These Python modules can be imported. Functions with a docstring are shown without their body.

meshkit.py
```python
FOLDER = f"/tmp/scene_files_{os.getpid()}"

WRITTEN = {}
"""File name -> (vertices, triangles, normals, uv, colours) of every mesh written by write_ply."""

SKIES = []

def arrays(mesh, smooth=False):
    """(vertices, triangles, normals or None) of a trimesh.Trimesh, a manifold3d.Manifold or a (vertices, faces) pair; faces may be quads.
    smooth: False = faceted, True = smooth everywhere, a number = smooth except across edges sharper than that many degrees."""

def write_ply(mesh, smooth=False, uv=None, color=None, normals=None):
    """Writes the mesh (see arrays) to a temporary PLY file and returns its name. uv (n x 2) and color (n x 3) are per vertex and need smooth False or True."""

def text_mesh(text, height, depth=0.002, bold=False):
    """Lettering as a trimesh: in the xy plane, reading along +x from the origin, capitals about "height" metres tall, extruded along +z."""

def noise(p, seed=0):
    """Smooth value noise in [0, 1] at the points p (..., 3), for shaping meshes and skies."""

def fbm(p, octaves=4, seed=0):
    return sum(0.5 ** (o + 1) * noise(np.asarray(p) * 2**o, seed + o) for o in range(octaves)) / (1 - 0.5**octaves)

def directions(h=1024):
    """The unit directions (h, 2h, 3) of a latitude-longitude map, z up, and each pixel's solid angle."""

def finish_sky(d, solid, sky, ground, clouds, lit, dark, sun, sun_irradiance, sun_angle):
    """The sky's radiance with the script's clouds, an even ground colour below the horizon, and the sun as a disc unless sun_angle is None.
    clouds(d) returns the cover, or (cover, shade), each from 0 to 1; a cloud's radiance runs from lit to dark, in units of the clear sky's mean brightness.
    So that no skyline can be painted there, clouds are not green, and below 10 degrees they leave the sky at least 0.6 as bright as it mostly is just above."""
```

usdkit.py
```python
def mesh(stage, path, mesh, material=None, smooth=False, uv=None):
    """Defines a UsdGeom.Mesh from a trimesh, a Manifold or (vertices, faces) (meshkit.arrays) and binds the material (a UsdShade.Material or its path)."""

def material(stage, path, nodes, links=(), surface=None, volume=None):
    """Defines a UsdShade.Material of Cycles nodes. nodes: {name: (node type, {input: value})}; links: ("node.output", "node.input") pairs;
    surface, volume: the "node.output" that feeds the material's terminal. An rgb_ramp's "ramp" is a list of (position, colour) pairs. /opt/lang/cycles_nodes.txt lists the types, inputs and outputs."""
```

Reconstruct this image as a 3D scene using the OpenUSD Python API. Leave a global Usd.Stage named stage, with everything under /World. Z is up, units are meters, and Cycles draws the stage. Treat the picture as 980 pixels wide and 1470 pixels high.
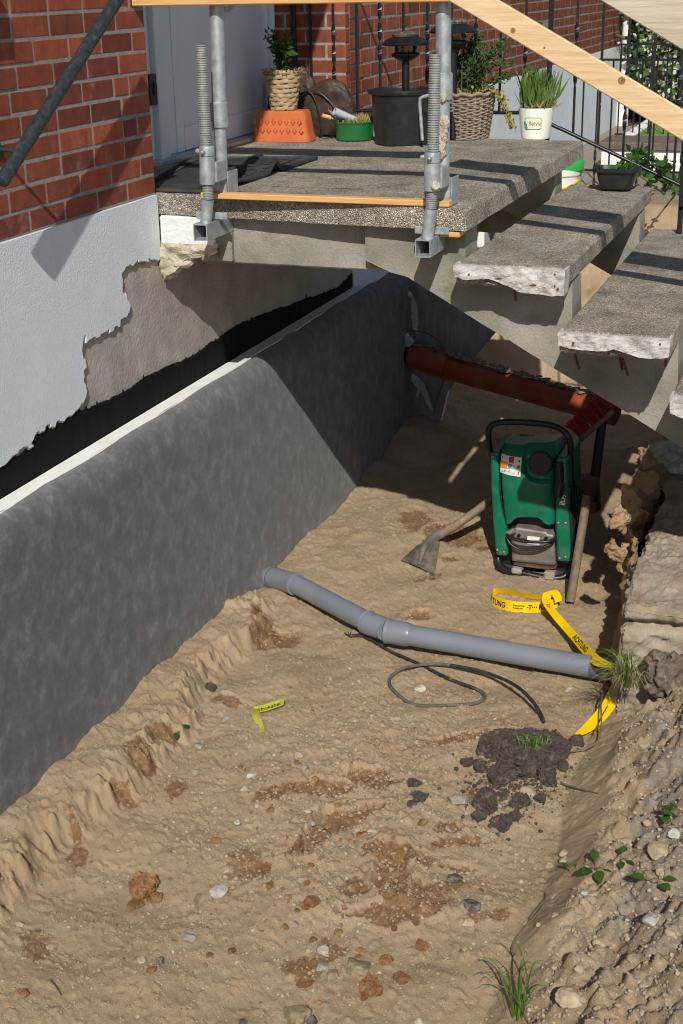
import math, random
import numpy as np
import trimesh, usdkit, meshkit
from meshkit import fbm, noise
from shapely.geometry import Polygon, LineString
from pxr import Usd, UsdGeom, UsdLux, UsdShade, Gf, Sdf, Vt

random.seed(7)
RNG = np.random.default_rng(7)
stage = Usd.Stage.CreateInMemory()
UsdGeom.SetStageUpAxis(stage, UsdGeom.Tokens.z)
UsdGeom.SetStageMetersPerUnit(stage, 1.0)
W = UsdGeom.Xform.Define(stage, '/World')
UsdGeom.Scope.Define(stage, '/World/Looks')

# ------------------------------------------------------------------ camera
# x runs along the house wall away from the photographer, the wall face is y = 0 (house at y > 0), z = 0 is the landing
FPX = 2000.0
PITCH, ROLL, YAW = map(math.radians, (20.94, -1.145, 20.3))
EYE = np.array([-5.434, -2.832, 0.846])
_fh = np.array([math.cos(YAW), math.sin(YAW), 0]); _r = np.array([math.sin(YAW), -math.cos(YAW), 0]); _u = np.array([0, 0, 1.0])
FWD = math.cos(PITCH) * _fh - math.sin(PITCH) * _u
_up = math.cos(PITCH) * _u + math.sin(PITCH) * _fh
RIGHT = math.cos(ROLL) * _r + math.sin(ROLL) * _up
UP = math.cos(ROLL) * _up - math.sin(ROLL) * _r
EXPOSURE = 0.0
cam = UsdGeom.Camera.Define(stage, '/World/camera')
cam.CreateFocalLengthAttr(49.0); cam.CreateHorizontalApertureAttr(980 / FPX * 49.0); cam.CreateVerticalApertureAttr(1470 / FPX * 49.0)
cam.CreateClippingRangeAttr(Gf.Vec2f(0.05, 500)); cam.CreateFStopAttr(9.0); cam.CreateFocusDistanceAttr(6.2)
cam.CreateExposureAttr(EXPOSURE)
m4 = Gf.Matrix4d(*[float(x) for x in (*RIGHT, 0, *UP, 0, *(-FWD), 0, *EYE, 1)])
cam.AddTransformOp().Set(m4)

# ------------------------------------------------------------------ sky and sun
SUN = np.array([-1.0, -0.33, 0.87]); SUN /= np.linalg.norm(SUN)
SKY_STRENGTH, SUN_INTENSITY = 0.088, 1.15
dome = UsdLux.DomeLight.Define(stage, '/World/sky')
sky = usdkit.material(stage, '/World/Looks/sky', {
    'sky': ('sky_texture', {'sky_type': 'single_scattering', 'sun_disc': False, 'sun_elevation': float(math.asin(SUN[2])), 'sun_rotation': float(math.atan2(SUN[0], SUN[1]))}),
    'bg': ('background_shader', {'strength': SKY_STRENGTH})}, [('sky.color', 'bg.color')], surface='bg.background')
UsdShade.MaterialBindingAPI.Apply(dome.GetPrim()).Bind(sky)
sun = UsdLux.DistantLight.Define(stage, '/World/sun')
sun.CreateIntensityAttr(SUN_INTENSITY); sun.CreateNormalizeAttr(True); sun.CreateAngleAttr(0.5); sun.CreateColorAttr(Gf.Vec3f(1.0, 0.95, 0.87))
_z = SUN; _x = np.cross([0, 0, 1.0], _z); _x /= np.linalg.norm(_x); _y = np.cross(_z, _x)
sun.AddTransformOp().Set(Gf.Matrix4d(*[float(v) for v in (*_x, 0, *_y, 0, *_z, 0, 0, 0, 5, 1)]))

# ------------------------------------------------------------------ scene graph helpers
USED = {}
def numbered(path):
    n = USED.get(path, 0); USED[path] = n + 1
    return path if n == 0 else f'{path}_{n:03d}'

class T:
    def __init__(s, path, loc): s.path, s.loc = path, np.asarray(loc, float)

def tags(prim, label=None, cat=None, group=None, kind=None):
    for k, v in (('label', label), ('category', cat), ('group', group), ('kind', kind)):
        if v: prim.SetCustomDataByKey(k, v)

def thing(name, label, cat, loc=(0, 0, 0), group=None, kind=None):
    p = numbered('/World/' + name)
    x = UsdGeom.Xform.Define(stage, p); x.AddTranslateOp().Set(Gf.Vec3d(*map(float, loc)))
    tags(x.GetPrim(), label, cat, group, kind)
    return T(p, loc)

def cat(ms):
    ms = [m if isinstance(m, trimesh.Trimesh) else trimesh.Trimesh(*m, process=False) for m in ms]
    return trimesh.util.concatenate(ms)

def part(t, name, mesh, material, smooth=False, label=None, kind=None):
    p = numbered(t.path + '/' + name)
    mesh = cat(mesh) if isinstance(mesh, list) else mesh
    if isinstance(mesh, tuple): mesh = trimesh.Trimesh(mesh[0], mesh[1], process=False)
    mesh = mesh.copy(); mesh.apply_translation(-t.loc)
    m = usdkit.mesh(stage, p, mesh, material, smooth=smooth)
    tags(m.GetPrim(), label, None, None, kind)
    return T(p, t.loc)

def single(name, mesh, material, label, cat_, smooth=False, group=None, kind=None):
    p = numbered('/World/' + name)
    mesh = cat(mesh) if isinstance(mesh, list) else mesh
    m = usdkit.mesh(stage, p, mesh, material, smooth=smooth)
    tags(m.GetPrim(), label, cat_, group, kind)
    return m

def at(px, py, ax, val):
    """the point of the axis-aligned plane (ax = val) that was surveyed at this spot of the photograph"""
    d = (px - 490) / FPX * RIGHT - (py - 735) / FPX * UP + FWD
    i = 'XYZ'.index(ax)
    return EYE + (val - EYE[i]) / d[i] * d

def proj(p):
    q = np.asarray(p, float) - EYE
    return np.stack([490 + FPX * (q @ RIGHT) / (q @ FWD), 735 - FPX * (q @ UP) / (q @ FWD)], -1)

# ------------------------------------------------------------------ shape helpers
def box(x0, x1, y0, y1, z0, z1, b=0.0):
    lo, hi = np.minimum((x0, y0, z0), (x1, y1, z1)), np.maximum((x0, y0, z0), (x1, y1, z1))
    if b <= 0:
        return trimesh.creation.box(bounds=[lo, hi])
    b = min(b, 0.45 * (hi - lo).min())
    pts = []
    for c in np.ndindex(2, 2, 2):
        corner = np.where(np.array(c) == 0, lo, hi); sgn = np.where(np.array(c) == 0, 1, -1)
        for k in range(3):
            o = sgn * b; o[k] = 0
            pts.append(corner + o)
    return trimesh.convex.convex_hull(np.array(pts))

def frame(d, up=(0, 0, 1)):
    d = np.asarray(d, float); d = d / np.linalg.norm(d)
    up = np.asarray(up, float)
    if abs(d @ up) > 0.95 * np.linalg.norm(up): up = np.array([1.0, 0, 0])
    s = np.cross(d, up); s /= np.linalg.norm(s)
    return d, s, np.cross(s, d)

def beam(a, b, w, h, bev=0.004, up=(0, 0, 1)):
    """a bar from a to b, w wide across, h high"""
    a, b = np.asarray(a, float), np.asarray(b, float)
    d, s, u = frame(b - a, up); L = np.linalg.norm(b - a)
    m = box(0, L, -w / 2, w / 2, -h / 2, h / 2, bev)
    M = np.eye(4); M[:3, 0], M[:3, 1], M[:3, 2], M[:3, 3] = d, s, u, a
    m.apply_transform(M); return m

def tube(pts, r, n=12, cap=True, closed=False):
    P = np.asarray(pts, float); k = len(P)
    r = np.broadcast_to(np.asarray(r, float), (k,))
    tan = np.gradient(P, axis=0) if not closed else (np.roll(P, -1, 0) - np.roll(P, 1, 0))
    tan /= np.linalg.norm(tan, axis=1, keepdims=True) + 1e-12
    _, s, u = frame(tan[0])
    V = []
    a = np.linspace(0, 2 * np.pi, n, endpoint=False)
    for i in range(k):
        s = s - tan[i] * (s @ tan[i]); s /= np.linalg.norm(s); u = np.cross(s, tan[i])
        V.append(P[i] + r[i] * (np.cos(a)[:, None] * s + np.sin(a)[:, None] * u))
    V = np.vstack(V); F = []
    for i in range(k if closed else k - 1):
        for j in range(n):
            q = (i * n + j, i * n + (j + 1) % n, ((i + 1) % k) * n + (j + 1) % n, ((i + 1) % k) * n + j)
            F += [(q[0], q[1], q[2]), (q[0], q[2], q[3])]
    if cap and not closed:
        V = np.vstack([V, P[0], P[-1]]); c0, c1 = k * n, k * n + 1
        for j in range(n):
            F += [(c0, (j + 1) % n, j), (c1, (k - 1) * n + j, (k - 1) * n + (j + 1) % n)]
    return trimesh.Trimesh(V, F, process=False)

def spline(pts, n=40):
    from scipy.interpolate import CubicSpline
    P = np.asarray(pts, float)
    t = np.concatenate([[0], np.cumsum(np.linalg.norm(np.diff(P, axis=0), axis=1) ** 0.6)])
    return CubicSpline(t, P)(np.linspace(0, t[-1], n))

def lathe(prof, c, n=32, axis=None, wob=None):
    """prof: (radius, height) pairs revolved about the vertical (or axis) through c"""
    P = np.asarray(prof, float); a = np.linspace(0, 2 * np.pi, n, endpoint=False)
    V = np.stack([P[:, :1] * np.cos(a), P[:, :1] * np.sin(a), np.repeat(P[:, 1:], n, 1)], -1).reshape(-1, 3)
    F = []
    for i in range(len(P) - 1):
        for j in range(n):
            q = (i * n + j, i * n + (j + 1) % n, (i + 1) * n + (j + 1) % n, (i + 1) * n + j)
            F += [(q[0], q[1], q[2]), (q[0], q[2], q[3])]
    if axis is not None:
        d, s, u = frame(axis); V = V[:, :1] * s + V[:, 1:2] * u + V[:, 2:] * d
    return trimesh.Trimesh(V + np.asarray(c, float), F, process=False)

def slab_xz(poly, y0, y1):
    """polygon in (x, z), thick in y"""
    out = []
    for g in getattr(poly, 'geoms', [poly]):
        m = trimesh.creation.extrude_polygon(g, abs(y1 - y0), engine='earcut')
        v = m.vertices
        m.vertices = np.stack([v[:, 0], max(y0, y1) - v[:, 2], v[:, 1]], 1); out.append(m)
    return cat(out)

def slab_yz(poly, x0, x1):
    out = []
    for g in getattr(poly, 'geoms', [poly]):
        m = trimesh.creation.extrude_polygon(g, abs(x1 - x0), engine='earcut')
        v = m.vertices
        m.vertices = np.stack([min(x0, x1) + v[:, 2], v[:, 0], v[:, 1]], 1); out.append(m)
    return cat(out)

def rough(mesh, size, amp, scale, seed=0, keep=None):
    """fine mesh with worn, uneven faces"""
    v, f = trimesh.remesh.subdivide_to_size(mesh.vertices, mesh.faces, size, max_iter=12)
    m = trimesh.Trimesh(v, f, process=True); m.merge_vertices()
    n = m.vertex_normals; d = (fbm(m.vertices * scale, 4, seed) - 0.5) * 2 * amp
    if keep is not None: d = d * keep(m.vertices)
    m.vertices = m.vertices + n * d[:, None]
    return m

def rock(c, size, seed, sub=2, amp=0.35, flat=True, rot=None):
    m = trimesh.creation.icosphere(subdivisions=sub)
    v = m.vertices; r = np.random.default_rng(seed)
    d = 1 + amp * (fbm(v * 1.3 + r.uniform(0, 50, 3), 4, seed) - 0.5) * 2
    v = v * d[:, None]
    for _ in range(9):                                   # broken faces
        nrm = r.normal(size=3); nrm /= np.linalg.norm(nrm); h = r.uniform(0.55, 0.88)
        k = v @ nrm - h; v = v - np.where(k > 0, k, 0)[:, None] * nrm * 0.95
    v = v * np.asarray(size, float)
    a = r.uniform(0, 6.28) if rot is None else rot
    R = np.array([[math.cos(a), -math.sin(a), 0], [math.sin(a), math.cos(a), 0], [0, 0, 1]])
    return trimesh.Trimesh(v @ R.T + np.asarray(c, float), m.faces, process=False)

def sstep(a, b, x):
    t = np.clip((np.asarray(x, float) - a) / (b - a), 0, 1); return t * t * (3 - 2 * t)

def ragged(pts, amp, step, seed=0):
    """a polyline with a torn, uneven course"""
    L = LineString(pts); n = max(2, int(L.length / step)); r = np.random.default_rng(seed)
    out = [np.array(L.interpolate(i / n, normalized=True).coords[0]) for i in range(n + 1)]
    o = np.array(out); j = (fbm(np.column_stack([o * 9, np.full(len(o), seed * 3.7)]), 4, seed) - 0.5) * 2 * amp
    k = (fbm(np.column_stack([o * 11, np.full(len(o), seed * 7.1 + 20)]), 4, seed + 5) - 0.5) * 2 * amp
    return [tuple(x) for x in o + np.column_stack([j, k])]

# ------------------------------------------------------------------ materials
def mat(name, ramp, scale=8, detail=6, nrough=0.6, rough=0.8, bump=0.0, bscale=80, metal=0.0, stretch=(1, 1, 1), rot=(0, 0, 0), spec=0.4, rnd=0.0, fine=None,
        dirt=None, bdetail=5, sheen=0.0, coat=0.0, trans=0.0, rrange=None, bstretch=None, vor=None):
    if not isinstance(ramp[0], (tuple, list)): ramp = [ramp, ramp]
    nodes = {'g': ('geometry', {}), 'mp': ('mapping', {'mapping_type': 'point', 'scale': stretch, 'rotation': rot}),
             'n': ('noise_texture', {'scale': scale, 'detail': detail, 'roughness': nrough}), 'r': ('rgb_ramp', {'ramp': ramp}),
             'p': ('principled_bsdf', {'roughness': rough, 'metallic': metal, 'specular_ior_level': spec, 'sheen_weight': sheen, 'coat_weight': coat})}
    links = [('g.position', 'mp.vector'), ('mp.vector', 'n.vector'), ('n.fac', 'r.fac')]
    col = 'r.color'
    if fine:
        nodes['nf'] = ('noise_texture', {'scale': fine[0], 'detail': 3, 'roughness': 0.6}); nodes['mf'] = ('map_range', {'from_min': 0.25, 'from_max': 0.75, 'to_min': 1 - fine[1], 'to_max': 1 + fine[1]})
        nodes['xf'] = ('vector_math', {'math_type': 'multiply'})
        links += [('mp.vector', 'nf.vector'), ('nf.fac', 'mf.value'), (col, 'xf.vector1'), ('mf.result', 'xf.vector2')]; col = 'xf.vector'
    if dirt:                                             # (colour, noise scale, threshold low, high, amount)
        nodes['nd'] = ('noise_texture', {'scale': dirt[1], 'detail': 8, 'roughness': 0.65}); nodes['md'] = ('map_range', {'from_min': dirt[2], 'from_max': dirt[3], 'to_min': 0, 'to_max': dirt[4], 'clamp': True})
        nodes['xd'] = ('mix_color', {'b': dirt[0]})
        links += [('g.position', 'nd.vector'), ('nd.fac', 'md.value'), ('md.result', 'xd.fac'), (col, 'xd.a')]; col = 'xd.result'
    if rnd:
        nodes['o'] = ('object_info', {}); nodes['mo'] = ('map_range', {'from_min': 0, 'from_max': 1, 'to_min': 1 - rnd, 'to_max': 1 + rnd}); nodes['h'] = ('hsv', {'hue': 0.5, 'saturation': 1.0, 'fac': 1.0})
        links += [('o.random', 'mo.value'), ('mo.result', 'h.value'), (col, 'h.color')]; col = 'h.color'
    links.append((col, 'p.base_color'))
    if rrange:
        nodes['mr'] = ('map_range', {'from_min': 0.3, 'from_max': 0.7, 'to_min': rrange[0], 'to_max': rrange[1], 'clamp': True}); links += [('n.fac', 'mr.value'), ('mr.result', 'p.roughness')]
    if bump:
        nodes['nb'] = ('noise_texture', {'scale': bscale, 'detail': bdetail, 'roughness': 0.6}); nodes['b'] = ('bump', {'distance': bump, 'strength': 1.0})
        links += [('nb.fac', 'b.height'), ('b.normal', 'p.normal')]
        if bstretch:
            nodes['mb'] = ('mapping', {'mapping_type': 'point', 'scale': bstretch, 'rotation': rot}); links += [('g.position', 'mb.vector'), ('mb.vector', 'nb.vector')]
        else: links.append(('mp.vector', 'nb.vector'))
    surf = 'p.BSDF'
    if trans:
        nodes['tl'] = ('translucent_bsdf', {}); nodes['mx'] = ('mix_closure', {'fac': trans}); links += [(col, 'tl.color'), ('p.BSDF', 'mx.closure1'), ('tl.BSDF', 'mx.closure2')]; surf = 'mx.closure'
    return usdkit.material(stage, '/World/Looks/' + name, nodes, links, surface=surf)

M = {}
M['brick'] = mat('brick', [(0.25, (0.155, 0.036, 0.020)), (0.5, (0.235, 0.056, 0.027)), (0.75, (0.30, 0.085, 0.042))], 14, rough=0.75, bump=0.0015, bscale=140, rnd=0.3, fine=(160, 0.16), stretch=(1, 1, 0.6), dirt=((0.40, 0.29, 0.25), 9, 0.58, 0.82, 0.5))
M['brick_dark'] = mat('brick_dark', [(0.25, (0.11, 0.025, 0.018)), (0.6, (0.18, 0.042, 0.025)), (0.8, (0.23, 0.065, 0.038))], 14, rough=0.7, bump=0.0015, bscale=140, rnd=0.28, fine=(160, 0.18), dirt=((0.4, 0.30, 0.27), 9, 0.56, 0.8, 0.5))
M['mortar'] = mat('mortar', [(0.3, (0.20, 0.185, 0.165)), (0.7, (0.33, 0.31, 0.28))], 30, rough=0.95, bump=0.003, bscale=220, fine=(400, 0.2))
M['plaster'] = mat('plaster', [(0.3, (0.63, 0.68, 0.73)), (0.7, (0.71, 0.755, 0.80))], 5, rough=0.85, bump=0.0035, bscale=130, bdetail=4, fine=(60, 0.05), dirt=((0.33, 0.34, 0.35), 3.5, 0.6, 0.85, 0.35))
M['render'] = mat('render', [(0.25, (0.29, 0.265, 0.235)), (0.5, (0.39, 0.36, 0.32)), (0.75, (0.49, 0.455, 0.40))], 6, rough=0.92, bump=0.004, bscale=60, fine=(90, 0.12), dirt=((0.20, 0.155, 0.12), 5, 0.58, 0.8, 0.5))
M['bitumen'] = mat('bitumen', [(0.3, (0.004, 0.004, 0.0045)), (0.7, (0.010, 0.010, 0.011))], 12, rough=0.75, spec=0.12, bump=0.004, bscale=50, stretch=(1, 1, 0.3))
M['fleece'] = mat('fleece', [(0.36, (0.064, 0.063, 0.066)), (0.46, (0.084, 0.083, 0.086)), (0.55, (0.116, 0.114, 0.117)), (0.67, (0.20, 0.198, 0.20))], 13, detail=12, nrough=0.76, rough=0.85, bump=0.002, bscale=320, bdetail=2, fine=(300, 0.35), sheen=0.2, stretch=(1, 1, 0.85), dirt=((0.26, 0.21, 0.155), 4, 0.58, 0.85, 0.3))
M['fleece_painted_light'] = mat('fleece_painted_light', [(0.36, (0.17, 0.167, 0.175)), (0.5, (0.22, 0.217, 0.225)), (0.66, (0.30, 0.297, 0.305))], 8, detail=12, nrough=0.74, rough=0.85, bump=0.002, bscale=320, fine=(300, 0.25), sheen=0.2, stretch=(1, 2.5, 0.5))  # same fleece as above, skylight on the shaded corner panel painted into its colour
M['foam'] = mat('foam', [(0.3, (0.70, 0.70, 0.66)), (0.7, (0.82, 0.82, 0.79))], 12, rough=0.8, bump=0.001, bscale=300)
M['white_paint'] = mat('white_paint', [(0.3, (0.58, 0.60, 0.60)), (0.7, (0.70, 0.71, 0.70))], 10, rough=0.8, bump=0.003, bscale=90, fine=(40, 0.06), dirt=((0.35, 0.32, 0.27), 9, 0.58, 0.75, 0.7))
M['concrete'] = mat('concrete', [(0.25, (0.18, 0.168, 0.14)), (0.5, (0.285, 0.27, 0.23)), (0.75, (0.40, 0.38, 0.335))], 8, rough=0.92, bump=0.003, bscale=90, fine=(150, 0.18), dirt=((0.085, 0.10, 0.05), 4, 0.43, 0.64, 0.75))
M['broken'] = mat('broken_concrete', [(0.25, (0.30, 0.28, 0.25)), (0.5, (0.45, 0.44, 0.415)), (0.8, (0.60, 0.59, 0.57))], 25, rough=0.95, bump=0.004, bscale=120, fine=(170, 0.15), dirt=((0.38, 0.28, 0.17), 14, 0.6, 0.8, 0.5))
M['lump'] = mat('broken_mortar', [(0.25, (0.24, 0.20, 0.14)), (0.5, (0.42, 0.37, 0.29)), (0.8, (0.58, 0.54, 0.46))], 16, rough=0.95, bump=0.006, bscale=70, fine=(150, 0.2))
M['galv'] = mat('galvanised', [(0.3, (0.30, 0.34, 0.36)), (0.55, (0.42, 0.46, 0.48)), (0.75, (0.54, 0.58, 0.59))], 28, rough=0.45, metal=0.55, bump=0.0006, bscale=200, rrange=(0.35, 0.6), dirt=((0.33, 0.31, 0.27), 18, 0.62, 0.75, 0.6))
M['galv_dull'] = mat('galvanised_thread', [(0.3, (0.26, 0.28, 0.28)), (0.7, (0.42, 0.44, 0.44))], 40, rough=0.55, metal=0.4, dirt=((0.26, 0.23, 0.19), 25, 0.55, 0.75, 0.6))
M['wood'] = mat('fresh_timber', [(0.25, (0.50, 0.32, 0.155)), (0.5, (0.62, 0.445, 0.255)), (0.75, (0.70, 0.54, 0.345))], 3.2, detail=8, rough=0.7, bump=0.0008, bscale=10, stretch=(26, 1.3, 26), rot=(0.5, 0, 0), fine=(14, 0.1))
M['wood_flat'] = mat('fresh_batten', [(0.25, (0.44, 0.22, 0.07)), (0.5, (0.58, 0.34, 0.13)), (0.75, (0.67, 0.44, 0.21))], 3.2, detail=8, rough=0.7, bump=0.0008, bscale=10, stretch=(30, 1.3, 30), fine=(14, 0.1))
M['wood_grey'] = mat('weathered_timber', [(0.25, (0.33, 0.275, 0.20)), (0.5, (0.47, 0.41, 0.32)), (0.75, (0.56, 0.50, 0.41))], 3.5, detail=8, rough=0.8, bump=0.001, bscale=10, stretch=(30, 1.2, 30), rot=(0.5, 0, 0), fine=(18, 0.12))
M['handle_wood'] = mat('handle_wood', [(0.3, (0.10, 0.07, 0.045)), (0.6, (0.20, 0.145, 0.095)), (0.8, (0.30, 0.225, 0.15))], 12, rough=0.7, fine=(60, 0.2))
M['knot'] = mat('knot', [(0.3, (0.15, 0.06, 0.022)), (0.7, (0.36, 0.19, 0.08))], 90, rough=0.7, fine=(80, 0.3))
M['door'] = mat('door_white', [(0.3, (0.60, 0.63, 0.67)), (0.7, (0.64, 0.67, 0.71))], 2, rough=0.38, spec=0.5)
M['door_frame'] = mat('door_frame_white', (0.62, 0.65, 0.69), rough=0.35, spec=0.5)
M['dark'] = mat('black_plastic', [(0.3, (0.010, 0.010, 0.011)), (0.7, (0.02, 0.02, 0.021))], 20, rough=0.45, bump=0.0004, bscale=150, dirt=((0.09, 0.075, 0.055), 14, 0.56, 0.8, 0.35))
M['black_steel'] = mat('black_steel', [(0.3, (0.006, 0.006, 0.008)), (0.7, (0.012, 0.012, 0.015))], 30, rough=0.4, spec=0.5)
M['rail_pipe'] = mat('handrail_paint', [(0.35, (0.010, 0.014, 0.018)), (0.6, (0.028, 0.036, 0.042)), (0.72, (0.10, 0.075, 0.06))], 55, detail=8, rough=0.55, bump=0.0012, bscale=160)
M['steel_soft'] = mat('worn_steel', [(0.3, (0.16, 0.15, 0.135)), (0.7, (0.30, 0.285, 0.26))], 14, rough=0.5, metal=0.45, dirt=((0.22, 0.15, 0.09), 10, 0.55, 0.75, 0.6))
M['green'] = mat('green_cover', [(0.3, (0.0, 0.105, 0.052)), (0.7, (0.003, 0.15, 0.078))], 6, rough=0.38, spec=0.5, fine=(30, 0.08), dirt=((0.21, 0.17, 0.11), 16, 0.50, 0.80, 0.28), bump=0.0005, bscale=120)
M['rust'] = mat('rust', [(0.3, (0.085, 0.030, 0.014)), (0.7, (0.22, 0.085, 0.035))], 60, rough=0.9, bump=0.001, bscale=300)
M['hammer'] = mat('rusty_iron', [(0.3, (0.05, 0.03, 0.02)), (0.7, (0.14, 0.085, 0.05))], 18, rough=0.7, bump=0.001, bscale=150)
M['grey_pipe'] = mat('grey_plastic_pipe', [(0.3, (0.155, 0.172, 0.205)), (0.7, (0.185, 0.205, 0.24))], 4, rough=0.33, spec=0.5, dirt=((0.29, 0.24, 0.17), 6, 0.56, 0.82, 0.4))
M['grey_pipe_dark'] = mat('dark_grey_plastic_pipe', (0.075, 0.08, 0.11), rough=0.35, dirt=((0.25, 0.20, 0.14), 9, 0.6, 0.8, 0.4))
M['orange_pipe'] = mat('orange_plastic_pipe', [(0.3, (0.20, 0.034, 0.014)), (0.7, (0.26, 0.046, 0.017))], 4, rough=0.4, dirt=((0.20, 0.14, 0.085), 8, 0.5, 0.72, 0.6))
M['yellow'] = mat('yellow_tape', [(0.3, (0.80, 0.52, 0.0)), (0.7, (0.86, 0.60, 0.005))], 10, rough=0.4, spec=0.5, trans=0.15, bump=0.0008, bscale=60, bdetail=2)
M['yellow_old'] = mat('yellow_scrap', [(0.3, (0.30, 0.29, 0.03)), (0.7, (0.46, 0.43, 0.06))], 60, rough=0.6, dirt=((0.3, 0.24, 0.15), 40, 0.55, 0.75, 0.6))
M['ink'] = mat('black_print', (0.012, 0.012, 0.012), rough=0.6)
M['cable'] = mat('cable_rubber', [(0.35, (0.012, 0.012, 0.013)), (0.6, (0.03, 0.03, 0.03)), (0.75, (0.17, 0.14, 0.10))], 30, rough=0.6)
M['cable_dusty'] = mat('dusty_cable_rubber', [(0.3, (0.05, 0.048, 0.043)), (0.7, (0.14, 0.125, 0.10))], 30, rough=0.8)
M['terracotta'] = mat('terracotta', [(0.3, (0.46, 0.105, 0.030)), (0.7, (0.56, 0.15, 0.05))], 8, rough=0.75, fine=(120, 0.08))
M['wicker_flat'] = mat('flat_wicker', [(0.25, (0.22, 0.135, 0.065)), (0.5, (0.38, 0.27, 0.155)), (0.8, (0.50, 0.40, 0.27))], 26, rough=0.7, fine=(160, 0.2), stretch=(1, 1, 2.5))
M['wicker'] = mat('grey_wicker', [(0.25, (0.12, 0.085, 0.06)), (0.5, (0.24, 0.19, 0.145)), (0.8, (0.36, 0.30, 0.24))], 40, rough=0.8, fine=(160, 0.25))
M['leather'] = mat('brown_leather', [(0.3, (0.022, 0.013, 0.009)), (0.6, (0.05, 0.03, 0.02)), (0.8, (0.10, 0.065, 0.045))], 9, rough=0.55, bump=0.002, bscale=70)
M['bowl_green'] = mat('green_enamel', [(0.3, (0.012, 0.11, 0.03)), (0.7, (0.02, 0.16, 0.05))], 8, rough=0.3, spec=0.5)
M['bright_green'] = mat('bright_green_plastic', (0.03, 0.36, 0.06), rough=0.4)
M['pale_green'] = mat('pale_green_plastic', (0.26, 0.50, 0.22), rough=0.5)
M['ceramic'] = mat('white_ceramic', (0.74, 0.77, 0.72), rough=0.25, spec=0.5)
M['cream'] = mat('cream_label', (0.72, 0.72, 0.55), rough=0.6)
M['teal'] = mat('teal_print', (0.05, 0.28, 0.26), rough=0.6)
M['sticker'] = mat('white_sticker', (0.72, 0.72, 0.70), rough=0.4)
M['red'] = mat('red_print', (0.50, 0.02, 0.03), rough=0.5)
M['orange'] = mat('orange_print', (0.80, 0.32, 0.01), rough=0.5)
M['blue'] = mat('blue_print', (0.04, 0.25, 0.60), rough=0.5)
M['bristle'] = mat('red_bristle', [(0.3, (0.20, 0.006, 0.006)), (0.7, (0.32, 0.016, 0.012))], 90, rough=0.5)
M['tool_grey'] = mat('tool_grey', (0.42, 0.47, 0.54), rough=0.35)
M['soil'] = mat('dark_soil', [(0.25, (0.030, 0.023, 0.018)), (0.5, (0.06, 0.047, 0.038)), (0.75, (0.11, 0.088, 0.072))], 60, rough=0.98, bump=0.006, bscale=110, fine=(260, 0.5), dirt=((0.23, 0.175, 0.12), 26, 0.54, 0.74, 0.7))
M['ochre_clod'] = mat('ochre_clod', [(0.25, (0.10, 0.048, 0.018)), (0.5, (0.19, 0.095, 0.038)), (0.75, (0.31, 0.185, 0.09))], 30, rough=0.95, bump=0.004, bscale=140, rnd=0.25, dirt=((0.33, 0.24, 0.15), 26, 0.5, 0.7, 0.6))
M['stone_beige'] = mat('beige_stone', [(0.25, (0.24, 0.18, 0.12)), (0.5, (0.34, 0.27, 0.19)), (0.75, (0.43, 0.36, 0.27))], 40, rough=0.9, bump=0.002, bscale=200, rnd=0.2, fine=(200, 0.15), dirt=((0.33, 0.25, 0.165), 35, 0.45, 0.6, 0.7))
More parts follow.
